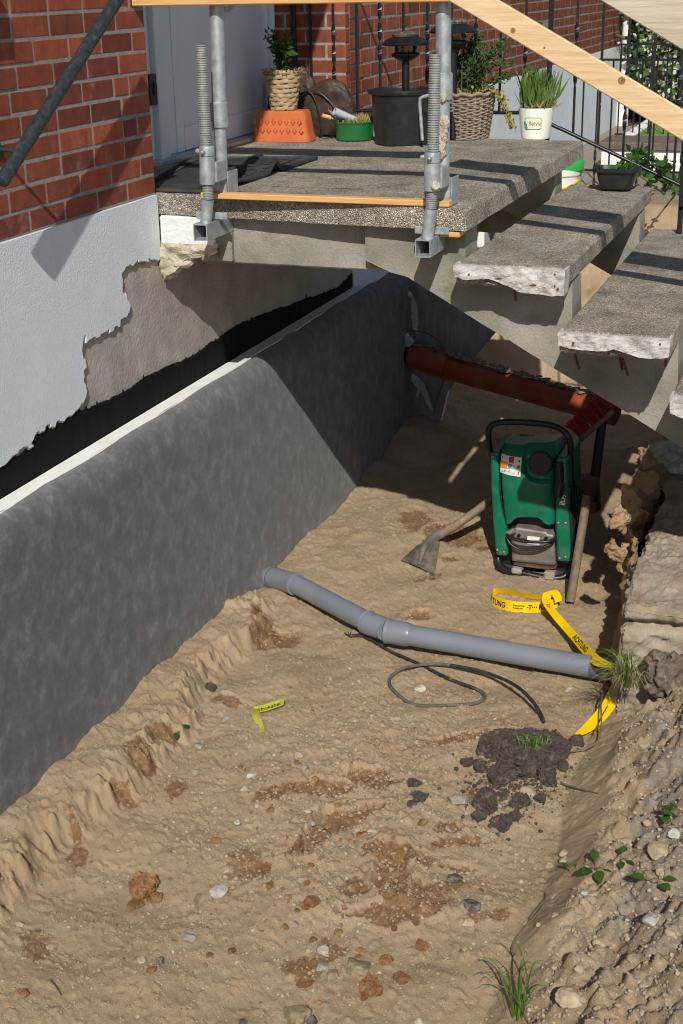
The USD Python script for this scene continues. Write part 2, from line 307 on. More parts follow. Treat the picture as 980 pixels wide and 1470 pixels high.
M['stone_grey'] = mat('grey_stone', [(0.25, (0.17, 0.155, 0.13)), (0.6, (0.27, 0.25, 0.22)), (0.8, (0.36, 0.34, 0.31))], 40, rough=0.85, bump=0.002, bscale=200, rnd=0.2, fine=(200, 0.15), dirt=((0.33, 0.25, 0.165), 35, 0.48, 0.62, 0.7))
M['stone_olive'] = mat('olive_stone', [(0.25, (0.13, 0.105, 0.055)), (0.6, (0.20, 0.165, 0.095)), (0.8, (0.29, 0.24, 0.15))], 40, rough=0.85, bump=0.002, bscale=200, fine=(200, 0.15), dirt=((0.33, 0.25, 0.165), 35, 0.48, 0.62, 0.7))
M['stone_white'] = mat('white_stone', [(0.25, (0.30, 0.28, 0.245)), (0.6, (0.42, 0.40, 0.365)), (0.8, (0.52, 0.505, 0.475))], 40, rough=0.75, bump=0.0015, bscale=160, fine=(150, 0.1), dirt=((0.34, 0.25, 0.16), 30, 0.58, 0.75, 0.6))
M['stone_dark'] = mat('dark_stone', [(0.25, (0.03, 0.028, 0.027)), (0.6, (0.075, 0.068, 0.065)), (0.8, (0.14, 0.125, 0.11))], 40, rough=0.8, bump=0.002, bscale=160, rnd=0.2, dirt=((0.30, 0.23, 0.155), 35, 0.48, 0.64, 0.6))
M['leaf'] = mat('leaf', [(0.3, (0.028, 0.075, 0.012)), (0.6, (0.05, 0.12, 0.02)), (0.8, (0.085, 0.17, 0.03))], 30, rough=0.5, trans=0.3)
M['leaf_dark'] = mat('leaf_dark', [(0.3, (0.018, 0.045, 0.012)), (0.7, (0.045, 0.085, 0.022))], 30, rough=0.5, trans=0.25)
M['leaf_yellow'] = mat('leaf_yellow', [(0.3, (0.20, 0.20, 0.03)), (0.7, (0.42, 0.38, 0.07))], 40, rough=0.6, trans=0.25)
M['leaf_tree'] = mat('tree_leaf', [(0.3, (0.045, 0.10, 0.02)), (0.6, (0.10, 0.18, 0.04)), (0.8, (0.17, 0.26, 0.075))], 3, rough=0.5, trans=0.35)
M['straw'] = mat('straw', [(0.3, (0.30, 0.22, 0.10)), (0.7, (0.46, 0.36, 0.19))], 40, rough=0.8, trans=0.15)
M['grass'] = mat('grass_blade', [(0.3, (0.07, 0.14, 0.02)), (0.7, (0.16, 0.26, 0.06))], 30, rough=0.5, trans=0.3)
M['stem'] = mat('stem', [(0.3, (0.10, 0.075, 0.04)), (0.7, (0.18, 0.14, 0.08))], 40, rough=0.85)
M['bark'] = mat('bark', [(0.3, (0.06, 0.045, 0.03)), (0.7, (0.15, 0.12, 0.085))], 10, rough=0.95, bump=0.01, bscale=30, stretch=(1, 1, 0.2))
M['blossom'] = mat('white_blossom', (0.70, 0.70, 0.62), rough=0.7, trans=0.3)
M['lawn'] = mat('lawn', [(0.3, (0.07, 0.13, 0.022)), (0.5, (0.16, 0.25, 0.05)), (0.7, (0.28, 0.36, 0.12))], 1.6, detail=10, nrough=0.75, rough=0.9, bump=0.03, bscale=60, fine=(60, 0.3))
M['garden_white'] = mat('garden_white', (0.70, 0.70, 0.69), rough=0.8, bump=0.002, bscale=50, fine=(8, 0.05))
M['coping'] = mat('brown_coping', [(0.3, (0.09, 0.07, 0.06)), (0.7, (0.16, 0.13, 0.115))], 10, rough=0.85)
M['mat'] = mat('rubber_mat', [(0.3, (0.018, 0.018, 0.019)), (0.7, (0.036, 0.036, 0.037))], 30, rough=0.8, bump=0.003, bscale=260, dirt=((0.16, 0.14, 0.115), 9, 0.5, 0.8, 0.35))
M['glass_dim'] = usdkit.material(stage, '/World/Looks/lamp_glass', {'t': ('transparent_bsdf', {'color': (0.75, 0.72, 0.66)}), 'gl': ('glossy_bsdf', {'color': (0.8, 0.8, 0.8), 'roughness': 0.08}), 'f': ('fresnel', {'IOR': 1.5}), 'mx': ('mix_closure', {})},
    [('f.fac', 'mx.fac'), ('t.BSDF', 'mx.closure1'), ('gl.BSDF', 'mx.closure2')], surface='mx.closure')
M['film'] = usdkit.material(stage, '/World/Looks/thin_plastic_film', {'t': ('transparent_bsdf', {'color': (0.9, 0.92, 0.95)}), 'gl': ('principled_bsdf', {'base_color': (0.5, 0.55, 0.6), 'roughness': 0.25}), 'mx': ('mix_closure', {'fac': 0.55})},
    [('t.BSDF', 'mx.closure1'), ('gl.BSDF', 'mx.closure2')], surface='mx.closure')

# exposed aggregate: pebbles set in grey cement
def aggregate(name, bright):
    k = bright
    return usdkit.material(stage, '/World/Looks/' + name, {
        'g': ('geometry', {}), 'v': ('voronoi_texture', {'scale': 125, 'randomness': 1.0}), 'e': ('voronoi_texture', {'scale': 125, 'feature': 'distance_to_edge'}),
        's': ('separate_color', {}), 'r': ('rgb_ramp', {'ramp': [(0.0, (0.13 * k, 0.11 * k, 0.085 * k)), (0.25, (0.24 * k, 0.205 * k, 0.155 * k)), (0.5, (0.30 * k, 0.265 * k, 0.205 * k)), (0.75, (0.36 * k, 0.325 * k, 0.265 * k)), (1.0, (0.46 * k, 0.43 * k, 0.375 * k))]}),
        'm': ('map_range', {'from_min': 0.02, 'from_max': 0.16, 'to_min': 1.0, 'to_max': 0.0, 'clamp': True}), 'x': ('mix_color', {'b': (0.19 * k, 0.175 * k, 0.145 * k)}),
        'n': ('noise_texture', {'scale': 5, 'detail': 7, 'roughness': 0.65}), 'mn': ('map_range', {'from_min': 0.3, 'from_max': 0.7, 'to_min': 0.58, 'to_max': 1.28}), 'y': ('vector_math', {'math_type': 'multiply'}),
        'b': ('bump', {'distance': 0.006, 'strength': 1.0}), 'mb': ('map_range', {'from_min': 0.0, 'from_max': 0.35, 'to_min': 0, 'to_max': 1, 'clamp': True}),
        'p': ('principled_bsdf', {'roughness': 0.85, 'specular_ior_level': 0.3})},
        [('g.position', 'v.vector'), ('g.position', 'e.vector'), ('g.position', 'n.vector'), ('v.color', 's.color'), ('s.r', 'r.fac'), ('r.color', 'x.a'), ('e.distance', 'm.value'), ('m.result', 'x.fac'),
         ('n.fac', 'mn.value'), ('x.result', 'y.vector1'), ('mn.result', 'y.vector2'), ('y.vector', 'p.base_color'), ('e.distance', 'mb.value'), ('mb.result', 'b.height'), ('b.normal', 'p.normal')], surface='p.BSDF')
M['aggregate'] = aggregate('exposed_aggregate', 1.5)

# sand, with damp trodden patches and grey humus carried as attributes of the ground
M['sand'] = usdkit.material(stage, '/World/Looks/sand', {
    'g': ('geometry', {}), 'n': ('noise_texture', {'scale': 3.0, 'detail': 10, 'roughness': 0.7}),
    'r': ('rgb_ramp', {'ramp': [(0.25, (0.280, 0.203, 0.124)), (0.5, (0.350, 0.262, 0.168)), (0.75, (0.414, 0.323, 0.219))]}),
    'nf': ('noise_texture', {'scale': 330, 'detail': 4, 'roughness': 0.7}), 'mf': ('map_range', {'from_min': 0.25, 'from_max': 0.75, 'to_min': 0.66, 'to_max': 1.34}), 'xf': ('vector_math', {'math_type': 'multiply'}),
    'da': ('attribute', {'attribute': 'damp'}), 'dn': ('noise_texture', {'scale': 45, 'detail': 8, 'roughness': 0.7}), 'dm': ('map_range', {'from_min': 0.36, 'from_max': 0.64, 'to_min': -0.45, 'to_max': 0.45}), 'dadd': ('math', {'math_type': 'add'}),
    'dr': ('map_range', {'from_min': 0.36, 'from_max': 1.0, 'to_min': 0, 'to_max': 0.9, 'clamp': True}),
    'dc': ('rgb_ramp', {'ramp': [(0.3, (0.15, 0.078, 0.032)), (0.6, (0.20, 0.115, 0.055)), (0.8, (0.25, 0.16, 0.085))]}), 'xd': ('mix_color', {}),
    'sa': ('attribute', {'attribute': 'humus'}), 'sn': ('noise_texture', {'scale': 11, 'detail': 9, 'roughness': 0.72}), 'sm': ('map_range', {'from_min': 0.34, 'from_max': 0.66, 'to_min': -0.5, 'to_max': 0.5}), 'sadd': ('math', {'math_type': 'add'}),
    'sr': ('map_range', {'from_min': 0.35, 'from_max': 0.75, 'to_min': 0, 'to_max': 0.9, 'clamp': True}),
    'sc': ('rgb_ramp', {'ramp': [(0.25, (0.115, 0.097, 0.080)), (0.5, (0.215, 0.186, 0.152)), (0.75, (0.36, 0.32, 0.265))]}), 'xs': ('mix_color', {}),
    'b1': ('noise_texture', {'scale': 210, 'detail': 5, 'roughness': 0.7}), 'bu': ('bump', {'distance': 0.0055, 'strength': 1.0}),
    'p': ('principled_bsdf', {'roughness': 0.97, 'specular_ior_level': 0.15})},
    [('g.position', 'n.vector'), ('n.fac', 'r.fac'), ('g.position', 'nf.vector'), ('nf.fac', 'mf.value'), ('r.color', 'xd.a'), ('g.position', 'dn.vector'), ('dn.fac', 'dm.value'), ('da.fac', 'dadd.value1'), ('dm.result', 'dadd.value2'),
     ('dadd.value', 'dr.value'), ('dr.result', 'xd.fac'), ('n.fac', 'dc.fac'), ('dc.color', 'xd.b'), ('g.position', 'sn.vector'), ('sn.fac', 'sm.value'), ('sa.fac', 'sadd.value1'), ('sm.result', 'sadd.value2'), ('sadd.value', 'sr.value'),
     ('sr.result', 'xs.fac'), ('xd.result', 'xs.a'), ('sn.fac', 'sc.fac'), ('sc.color', 'xs.b'), ('xs.result', 'xf.vector1'), ('mf.result', 'xf.vector2'), ('xf.vector', 'p.base_color'), ('g.position', 'b1.vector'), ('b1.fac', 'bu.height'), ('bu.normal', 'p.normal')], surface='p.BSDF')
M['ledge'] = mat('crusted_ledge', [(0.25, (0.20, 0.155, 0.11)), (0.5, (0.30, 0.245, 0.18)), (0.75, (0.41, 0.35, 0.275))], 7, detail=9, rough=0.97, bump=0.006, bscale=110, fine=(260, 0.25), dirt=((0.60, 0.56, 0.50), 8, 0.66, 0.78, 0.7))
M['cut_sand'] = mat('cut_sand', [(0.25, (0.20, 0.125, 0.062)), (0.5, (0.30, 0.20, 0.108)), (0.75, (0.38, 0.285, 0.18))], 5, detail=9, rough=0.97, bump=0.008, bscale=60, fine=(260, 0.25))

# ================================================================== ground
def bank_edge(x):                                         # foot of the bank on the garden side of the trench
    return -2.04 + 0.05 * np.sin(x * 1.7 + 0.6)

FOOT = []
def stain(px, py, rx, ry, ang=0, depth=0.0, z=-2.03):
    c = at(px, py, 'Z', z)[:2]; ca, sa = math.cos(math.radians(ang)), math.sin(math.radians(ang))
    ex = at(px + rx * ca, py - rx * sa, 'Z', z)[:2] - c; ey = at(px + ry * sa, py + ry * ca, 'Z', z)[:2] - c
    FOOT.append((c, np.linalg.inv(np.array([ex, ey]).T), depth))
for s in [(390, 908, 38, 13, 5, .008), (374, 888, 11, 18, 0, .006), (600, 888, 20, 7, 0, .01), (332, 1000, 24, 10, 0, .004), (452, 1200, 16, 44, -38, .02), (500, 1170, 45, 12, 12, .012), (557, 1255, 26, 38, 0, .02), (542, 1312, 68, 12, 0, .018),
          (664, 1241, 28, 11, 0, .01), (640, 1270, 45, 9, 5, 0), (634, 1183, 26, 7, 0, .006), (535, 1118, 50, 12, -4, .012), (665, 1062, 60, 8, 4, .006), (450, 1130, 55, 9, -3, .006), (390, 1140, 40, 7, 4, 0), (500, 1275, 25, 12, 0, .008),
          (105, 1205, 14, 34, -8, .003), (196, 1098, 18, 26, -40, .003), (171, 1141, 22, 7, 0, .003), (233, 1061, 25, 10, 0, .003), (60, 1345, 28, 24, 0, .0), (262, 1132, 16, 12, 0, 0), (593, 757, 26, 18, 0, .008), (668, 778, 30, 16, 20, .012),
          (648, 815, 14, 6, 0, .006), (697, 799, 10, 6, 0, 0), (480, 1360, 30, 18, 0, 0), (600, 1290, 60, 26, 0, .006), (435, 1385, 40, 24, 10, 0), (700, 1320, 16, 10, 0, 0), (630, 775, 40, 10, 30, .004), (355, 1240, 40, 20, 0, 0), (575, 1225, 60, 10, 0, .004),
          (690, 1150, 28, 16, 0, 0), (618, 835, 16, 5, 0, .005), (108, 1215, 9, 14, 0, .0), (420, 1225, 22, 14, 30, .01), (655, 1205, 40, 10, 0, 0)]:
    stain(*s)

def stains(x, y):
    d = np.zeros(np.shape(x)); h = np.zeros(np.shape(x))
    p = np.stack([x, y, np.zeros_like(x)], -1)
    wx = (fbm(p * 9, 4, 3) - 0.5) * 0.14; wy = (fbm(p * 9, 4, 4) - 0.5) * 0.14
    for c, inv, dep in FOOT:
        q = np.stack([x + wx - c[0], y + wy - c[1]], -1) @ inv.T
        r = np.sqrt((q ** 2).sum(-1)); k = 1 - sstep(0.75, 1.2, r)
        d = np.maximum(d, k)
        if dep: h = h - dep * k + dep * 0.8 * np.exp(-((r - 1.3) / 0.28) ** 2)
    return d, h

PZ = -1.958
G0, G1, G2, G3, G4 = at(390, 829, 'Y', -0.23), at(424, 838, 'Z', -1.962), at(535, 897, 'Z', PZ), at(568, 908, 'Z', PZ), at(892, 965, 'Z', PZ)
PIPE_BED = [(G0, G1), (G1, G2), (G2, G4)]
def ground(x, y, fine=True):
    x, y = np.asarray(x, float), np.asarray(y, float)
    p = np.stack([x, y, np.zeros_like(x)], -1)
    z = -2.03 + 0.04 * sstep(0.2, 1.4, x) - 0.03 * sstep(-1.5, -3.2, x)
    z = z + (fbm(p * 1.6, 3, 11) - 0.5) * 0.07 + (fbm(p * 6, 4, 12) - 0.5) * 0.045
    # the loose sand pushed up along the membrane
    n = (fbm(np.stack([x * 2.2, y * 1.0, np.zeros_like(x)], -1), 3, 21) - 0.5)
    n2 = (fbm(np.stack([x * 13, y * 13.0, np.zeros_like(x)], -1), 5, 22) - 0.5)
    z = z - 0.022 * sstep(-1.0, -0.5, y) * (1 - sstep(0.0, 0.5, x))
    lip = sstep(-0.45 + 0.26 * n + 0.09 * n2, -0.30 + 0.26 * n + 0.09 * n2, y) * (1 - sstep(0.0, 0.5, x))
    z = z + lip * (0.10 + 0.035 * n2 + 0.03 * n) + 4 * lip * (1 - lip) * (np.maximum(fbm(p * 24, 4, 23) - 0.48, 0) * 0.16)
    z = z - 0.05 * np.exp(-((x - 1.6) / 0.5) ** 2) * sstep(-0.6, -0.1, y)
    # far end: the slope that rises under and beyond the stairs
    t = x - 4.72 - 0.1 * (y + 1) + 0.3 * (fbm(p * 2.2, 3, 31) - 0.5)
    z = z + 0.9 * np.clip(t, 0, 1.5) + 0.10 * np.exp(-((x - 3.0) / 0.3) ** 2) * sstep(-0.6, -0.15, y) + (fbm(p * 4, 3, 32) - 0.5) * 0.12 * sstep(2.0, 2.6, x)
    # bank on the garden side
    yb = bank_edge(x) + 0.10 * (fbm(p * 2.0, 4, 41) - 0.5)
    s = yb - y
    prof = np.interp(s, [0, 0.04, 0.15, 0.30, 0.62, 1.0, 1.5, 6], [0, 0.035, 0.125, 0.195, 0.40, 0.72, 1.06, 1.18])
    prof = prof + 0.20 * np.exp(-((x + 0.85) / 0.32) ** 2) * sstep(0.08, 0.5, s)
    rise = np.where(s > 0, prof + (fbm(p * 5, 5, 42) - 0.5) * 0.17 * sstep(0.12, 0.34, s) + (fbm(p * 15, 5, 43) - 0.5) * 0.10 * sstep(0.10, 0.22, s) + np.maximum(fbm(p * 26, 3, 44) - 0.52, 0) * 0.16 * sstep(0.12, 0.2, s) * 0.6, 0)
    # crumbled gully between the mound and the ledge
    rise = rise * (1 - 0.80 * sstep(-0.52, -0.36, x) * (1 - sstep(-0.2, 0.1, x) * 0.0) * (1 - sstep(0.9, 1.3, s)) * (1 - sstep(1.7, 2.1, x)))
    lim = np.where(z > -1.0, z, np.minimum(np.maximum(z, z + rise), np.maximum(-0.88, z)))
    z = lim
    if fine: z = z + stains(x, y)[1]
    for (ax_, ay_, az_), (bx_, by_, bz_) in PIPE_BED:                    # bed of the grey pipe
        t = np.clip(((x - ax_) * (bx_ - ax_) + (y - ay_) * (by_ - ay_)) / ((bx_ - ax_) ** 2 + (by_ - ay_) ** 2), 0, 1)
        d2 = (x - ax_ - t * (bx_ - ax_)) ** 2 + (y - ay_ - t * (by_ - ay_)) ** 2; zb = az_ + t * (bz_ - az_) - 0.045
        z = z - np.clip(z - zb, 0, 1) * np.exp(-(np.sqrt(d2) / 0.11) ** 4)
    z = z + (fbm(p * 34, 3, 51) - 0.5) * 0.005 + np.maximum(fbm(p * 62, 2, 52) - 0.56, 0) * 0.03 + (noise(p * 150, 54) - 0.5) * 0.004
    rub = np.exp(-(((x + 1.15) / 0.75) ** 2 + ((y + 1.35) / 0.5) ** 2))    # trampled, gravelly middle
    z = z + rub * np.maximum(fbm(p * 30, 3, 53) - 0.5, 0) * 0.05
    # outside the trench
    z = np.where(x > 5.6, np.maximum(z, z + (-0.9 - z) * sstep(5.7, 6.3, x)), np.minimum(z, -0.86))
    z = np.where(x > 4.0, np.minimum(z, -0.885 + 0.012 * fbm(p * 3, 2, 55)), z)
    z = np.where(x < -5.0, z + (-0.88 - z) * sstep(-5.0, -5.6, x), z)
    return z

GRID = {}
def gz(x, y):
    from scipy.interpolate import RegularGridInterpolator
    if not GRID: GRID['f'] = RegularGridInterpolator((GX, GY), GZ, bounds_error=False, fill_value=-0.88)
    return GRID['f'](np.stack(np.broadcast_arrays(np.asarray(x, float), np.asarray(y, float)), -1))
def gp(px, py, lift=0.0):
    """where the line of sight of the survey meets the ground"""
    d = (px - 490) / FPX * RIGHT - (py - 735) / FPX * UP + FWD
    lo, hi = 2.2, 14.0
    for k in range(3):
        t = np.linspace(lo, hi, (400, 14, 14)[k]); P = EYE + t[:, None] * d
        g = gz(P[:, 0], P[:, 1]) - P[:, 2]
        i = int(np.argmax(g > 0)) if (g > 0).any() else len(t) - 1
        lo, hi = t[max(i - 1, 0)] - 0.02 * (k == 0), t[i] + 0.02 * (k == 0)
    q = P[i].copy(); q[2] = float(gz(q[0], q[1])) + lift
    return q

def ground_mesh():
    xs = np.concatenate([[-40, -25, -15, -10, -7, -6], np.arange(-5.6, -3.3, 0.08), np.arange(-3.3, -0.4, 0.0075), np.arange(-0.4, 1.9, 0.0105), np.arange(1.9, 4.3, 0.02), np.arange(4.3, 6.5, 0.04), [6.8, 8, 10, 14, 20, 30, 50, 90]])
    ys = np.concatenate([[-60, -35, -20, -12, -8, -6, -5, -4.4], np.arange(-4.0, -2.75, 0.06), np.arange(-2.75, -0.17, 0.0085), [-0.15, -0.1, 0.02, 0.5, 2, 6, 15, 40, 80]])
    X, Y = np.meshgrid(xs, ys, indexing='ij')
    global GX, GY, GZ
    Z = ground(X, Y); GX, GY, GZ = xs, ys, Z
    nx, ny = X.shape
    idx = np.arange(nx * ny).reshape(nx, ny)
    q = np.stack([idx[:-1, :-1], idx[1:, :-1], idx[1:, 1:], idx[:-1, 1:]], -1).reshape(-1, 4)
    f = np.vstack([q[:, [0, 1, 2]], q[:, [0, 2, 3]]])
    V = np.stack([X, Y, Z], -1).reshape(-1, 3)
    p = np.stack([X, Y, np.zeros_like(X)], -1).reshape(-1, 3)
    damp = stains(V[:, 0], V[:, 1])[0]
    s = bank_edge(V[:, 0]) - V[:, 1]
    hum = sstep(0.14, 0.30, s + 0.14 * (fbm(p * 4, 3, 61) - 0.5)) * (0.74 - 0.42 * sstep(-1.7, -2.5, V[:, 0]) + 0.5 * (fbm(p * 2.2, 3, 62) - 0.5)) * (1 - sstep(-0.85, -0.55, V[:, 0]) * 0.7)
    hum = np.where(V[:, 0] > 6.0, 0.75, hum)
    m = UsdGeom.Mesh.Define(stage, '/World/ground')
    v, f2, nrm = meshkit.arrays((V, f), True)
    m.CreatePointsAttr(Vt.Vec3fArray.FromNumpy(v.astype(np.float32))); m.CreateFaceVertexCountsAttr(Vt.IntArray.FromNumpy(np.full(len(f), 3, np.int32)))
    m.CreateFaceVertexIndicesAttr(Vt.IntArray.FromNumpy(f.astype(np.int32).ravel())); m.CreateSubdivisionSchemeAttr('none')
    m.CreateNormalsAttr(Vt.Vec3fArray.FromNumpy(nrm.astype(np.float32))); m.SetNormalsInterpolation('vertex')
    for name, val in (('damp', damp), ('humus', hum)):
        UsdGeom.PrimvarsAPI(m).CreatePrimvar(name, Sdf.ValueTypeNames.FloatArray, 'vertex').Set(Vt.FloatArray.FromNumpy(np.asarray(val, np.float32)))
    UsdShade.MaterialBindingAPI.Apply(m.GetPrim()).Bind(M['sand'])
    tags(m.GetPrim(), 'sandy bottom of the excavated trench with its earth bank', None, None, 'structure')
ground_mesh()

# ================================================================== house
house = thing('brick_house', 'red brick house with white plastered base and white front door', 'house')
HX0, HX1, RX, DY = -6.0, 12.0, 2.45, 0.45               # left end, far corner, recess return, depth of the door recess
cw = part(house, 'cellar_wall', [box(HX0, 7.0, 0.0, 0.3, -2.4, -0.002), box(7.0, HX1, 0.001, 0.3, -2.4, -0.003)], M['render'])
wl = part(house, 'brick_wall', [box(HX0, 0.0 - 0.003, 0.0006, 0.45, 0.0, 3.0), box(-0.3, -0.006, 0.446, 0.5, 0.0, 3.0)], M['mortar'])
wr = part(house, 'brick_wall', [box(RX + 0.0006, RX + 0.3, 0.004, 0.5, 0.0, 3.0)], M['mortar'])
wf = part(house, 'brick_wall', [box(RX + 0.3, HX1 - 0.01, 0.0006, 0.4, 0.04, 3.0), box(HX1 - 0.3, HX1 - 0.009, 0.4, 5.0, 0.04, 3.0)], M['mortar'])
CH, BH = 0.0833, 0.0695
rb = np.random.default_rng(5)
def a_brick(x0, x1, z0, side='y', keep=None):
    j = rb.normal(0, 0.0009, 5)
    z1 = z0 + BH + j[0] * 0.6
    if side == 'y': m = box(x0 + 0.001 + j[1], x1 - 0.001 + j[2], -0.0015 + j[3], 0.06, z0 + j[4] * 0.5, z1, 0.0022)
    else: m = box(RX - 0.0015 + j[3], RX + 0.06, x0 + 0.001 + j[1], x1 - 0.001 + j[2], z0 + j[4] * 0.5, z1, 0.0022)
    return m
def brick_mat(): return M['brick_dark'] if rb.random() < 0.22 else M['brick']
n_left = 0
for k in range(14):                                       # bricks left of the door
    z0 = k * CH + 0.006
    ends = [[0.24], [0.115, 0.24], [0.24], [0.115, 0.115, 0.24], [0.24], [0.17, 0.115]][k % 6]
    x = 0.0; row = list(ends)
    while x > -2.25:
        L = row.pop(0) if row else 0.24
        part(wl, 'brick', a_brick(x - L, x, z0), brick_mat()); x -= L + 0.0105
rest = [a_brick(-0.25 * i - 0.24 - 0.12 * (k % 2), -0.25 * i - 0.12 * (k % 2) - 0.0, k * CH + 0.006) for k in range(14) for i in range(10, 23)]
rest += [a_brick(-0.25 * i - 0.24 + 0.12 * (k % 2) * 0, -0.25 * i, k * CH + 0.006) for k in range(14, 35) for i in range(0, 23)]
part(wl, 'brick_courses', rest, M['brick'], kind='stuff')
for k in range(14):                                       # return of the recess
    z0 = k * CH + 0.006
    for a, b in ([(0.0, 0.24), (0.2505, DY)] if k % 2 == 0 else [(0.0, 0.115), (0.1255, 0.3655), (0.376, DY)]):
        part(wr, 'brick', a_brick(a, b, z0, 'x'), brick_mat())
part(wr, 'brick_courses', [a_brick(a, b, k * CH + 0.006, 'x') for k in range(14, 35) for a, b in ((0.0, 0.24), (0.2505, DY))], M['brick'], kind='stuff')
far = []
for k in range(35):                                       # the front beyond the recess
    z0 = k * CH + 0.048; x = RX + 0.063 - (0 if k % 2 else 0.0); i = 0
    while x < HX1:
        L = 0.115 if (k % 2 and i == 0) else 0.1775 if i == 0 else 0.24
        x1 = min(x + L, HX1)
        if x1 - x > 0.03:
            m = a_brick(x, x1, z0)
            if k < 13 and i < 16: part(wf, 'brick', m, brick_mat())
            else: far.append(m)
        x += L + 0.0105; i += 1
part(wf, 'brick_courses', far, M['brick'], kind='stuff')

def chipped(pts, amp, step, seed):
    o = np.array(ragged(pts, amp, step, seed)); r = np.random.default_rng(seed); n = len(o)
    for s_, a_ in ((0.9, 0.004), (0.35, 0.007)):                        # small angular bites
        k = np.repeat(r.normal(0, a_, (n // int(2 / s_ + 1) + 2, 2)), int(2 / s_ + 1), 0)[:n]; o = o + k
    return [tuple(q) for q in o]
# painted plaster on the base, broken away near the landing; black bitumen below
edge = [tuple(at(px, py, 'Y', 0)[[0, 2]]) for px, py in [(223, 372), (200, 375), (178, 381), (172, 395), (173, 415), (181, 432), (177, 455), (160, 468), (140, 480), (116, 489), (113, 503), (116, 530), (118, 565), (114, 580), (98, 597), (64, 612), (50, 625), (42, 640), (30, 646), (16, 652), (0, 664)]]
edge = edge[:1] + chipped(edge, 0.010, 0.006, 3)[1:]
pl = Polygon([(HX0, -0.004), (-0.012, -0.004), (-0.012, edge[0][1])] + edge[1:] + [(HX0, edge[-1][1] - 0.12)]).buffer(0)
def plaster(poly, y_front, y_back):
    return slab_xz(poly, y_front, y_back)
part(house, 'plaster', plaster(pl, -0.014, -0.001), M['plaster'], label='pale blue-white paint and plaster with a torn lower edge')
rim = LineString(edge).buffer(0.007).difference(pl)
part(house, 'plaster_edge', slab_xz(rim, -0.009, -0.001), M['lump'], label='crumbled edge of the broken plaster')
part(house, 'plaster', box(RX + 0.03, HX1, -0.014, -0.0, -1.2, 0.040), M['plaster'], label='pale plaster base beyond the steps')
bit = [tuple(at(px, py, 'Y', 0)[[0, 2]]) for px, py in [(-60, 690), (0, 658), (17, 645), (22, 655), (40, 642), (61, 616), (90, 600), (114, 589), (130, 584), (154, 575), (179, 562), (205, 545), (229, 530), (257, 519), (286, 505), (298, 494), (350, 462), (422, 435), (484, 413), (510, 388), (560, 372)]]
bit = ragged(bit, 0.014, 0.004, 8); rbt = np.random.default_rng(9); bit = [(a, b + rbt.normal(0, 0.003) + 0.010 * max(0, rbt.normal(0, 1) - 1.3)) for a, b in bit]; bit = sorted(bit)
part(house, 'bitumen_coating', slab_xz(Polygon([(HX0, -1.2), (HX0, bit[0][1])] + bit + [(4.3, bit[-1][1]), (4.3, -2.3), (HX0, -2.3)]).buffer(0), -0.006, -0.001), M['bitumen'], label='black brushed bitumen coating on the cellar wall')
cracks = [[(60, 352), (40, 349), (64, 356), (90, 345), (120, 337), (150, 326), (180, 314), (220, 301)], [(30, 357), (45, 350), (62, 354)]]
# door
dx = lambda px: float(at(px, 100, 'Y', DY)[0])
part(house, 'door_recess', [box(0.0, RX, DY + 0.10, DY + 0.2, 0.0, 3.0), box(0.0, dx(207), DY + 0.03, DY + 0.09, 0.0, 2.2)], M['door_frame'])
d0, d1, d2, d3 = dx(208), dx(240), dx(262), dx(386)
part(house, 'door_frame', [box(d0 - 0.1, dx(221), DY + 0.02, DY + 0.09, 0.0, 2.2, 0.004), box(dx(222), dx(229), DY - 0.012, DY + 0.05, 0.0, 2.2, 0.005), box(dx(229) + 0.002, dx(240), DY + 0.006, DY + 0.06, 0.0, 2.2, 0.005)], M['door_frame'], label='pale left jamb of the front door')
part(house, 'door_frame', [box(d3, dx(390), DY + 0.004, DY + 0.06, 0.0, 2.2, 0.004), box(dx(390) + 0.002, RX - 0.004, DY - 0.02, DY + 0.06, 0.0, 2.2, 0.006)], M['door_frame'], label='pale right jamb of the front door')
part(house, 'threshold', box(d0, RX - 0.005, DY - 0.05, DY + 0.07, -0.002, 0.022, 0.004), M['galv'])
dl = part(house, 'door', [box(dx(240) + 0.002, dx(245), DY + 0.022, DY + 0.07, 0.02, 2.15, 0.004), box(dx(245) + 0.001, d3 - 0.002, DY + 0.034, DY + 0.07, 0.024, 2.15, 0.004), box(dx(256), dx(266), DY + 0.026, DY + 0.05, 0.024, 2.14, 0.003)], M['door'])
part(dl, 'panel', box(dx(267), d3 - 0.004, DY + 0.027, DY + 0.05, 0.158, 2.1, 0.004), M['door'])
part(dl, 'panel', box(dx(267), d3 - 0.004, DY + 0.024, DY + 0.05, 0.026, 0.148, 0.004), M['door'])
hx = dx(331)
part(dl, 'handle', tube(spline([(hx - 0.01, DY + 0.03, 0.70), (hx, DY - 0.02, 0.715), (hx, DY - 0.035, 0.75), (hx, DY - 0.035, 1.3)], 20), 0.013, 10), M['galv'], smooth=True)
part(house, 'strike_plate', [box(dx(213), dx(225), DY - 0.004, DY + 0.012, 0.285, 0.43, 0.004), box(dx(217), dx(221), DY - 0.012, DY, 0.33, 0.39, 0.003)], M['dark'], label='black lock plate on the left door jamb')
part(house, 'roof_eave', [box(HX0, HX1 + 0.3, -0.46, 0.5, 3.0 - 0.58, 3.0 - 0.45, 0.01), box(0.0, RX, 0.0, 0.6, 2.3, 2.41)], M['door_frame'])
part(house, 'roof', slab_yz(Polygon([(-0.6, 2.56), (6, 6.2), (6, 6.4), (-0.6, 2.72)]), HX0 - 0.2, HX1 + 0.4), M['terracotta'])
part(house, 'side_wall', box(HX1 - 0.3, HX1 - 0.02, 0.41, 8.0, -1.2, 3.0), M['plaster'])
dp = HX1 + 0.02
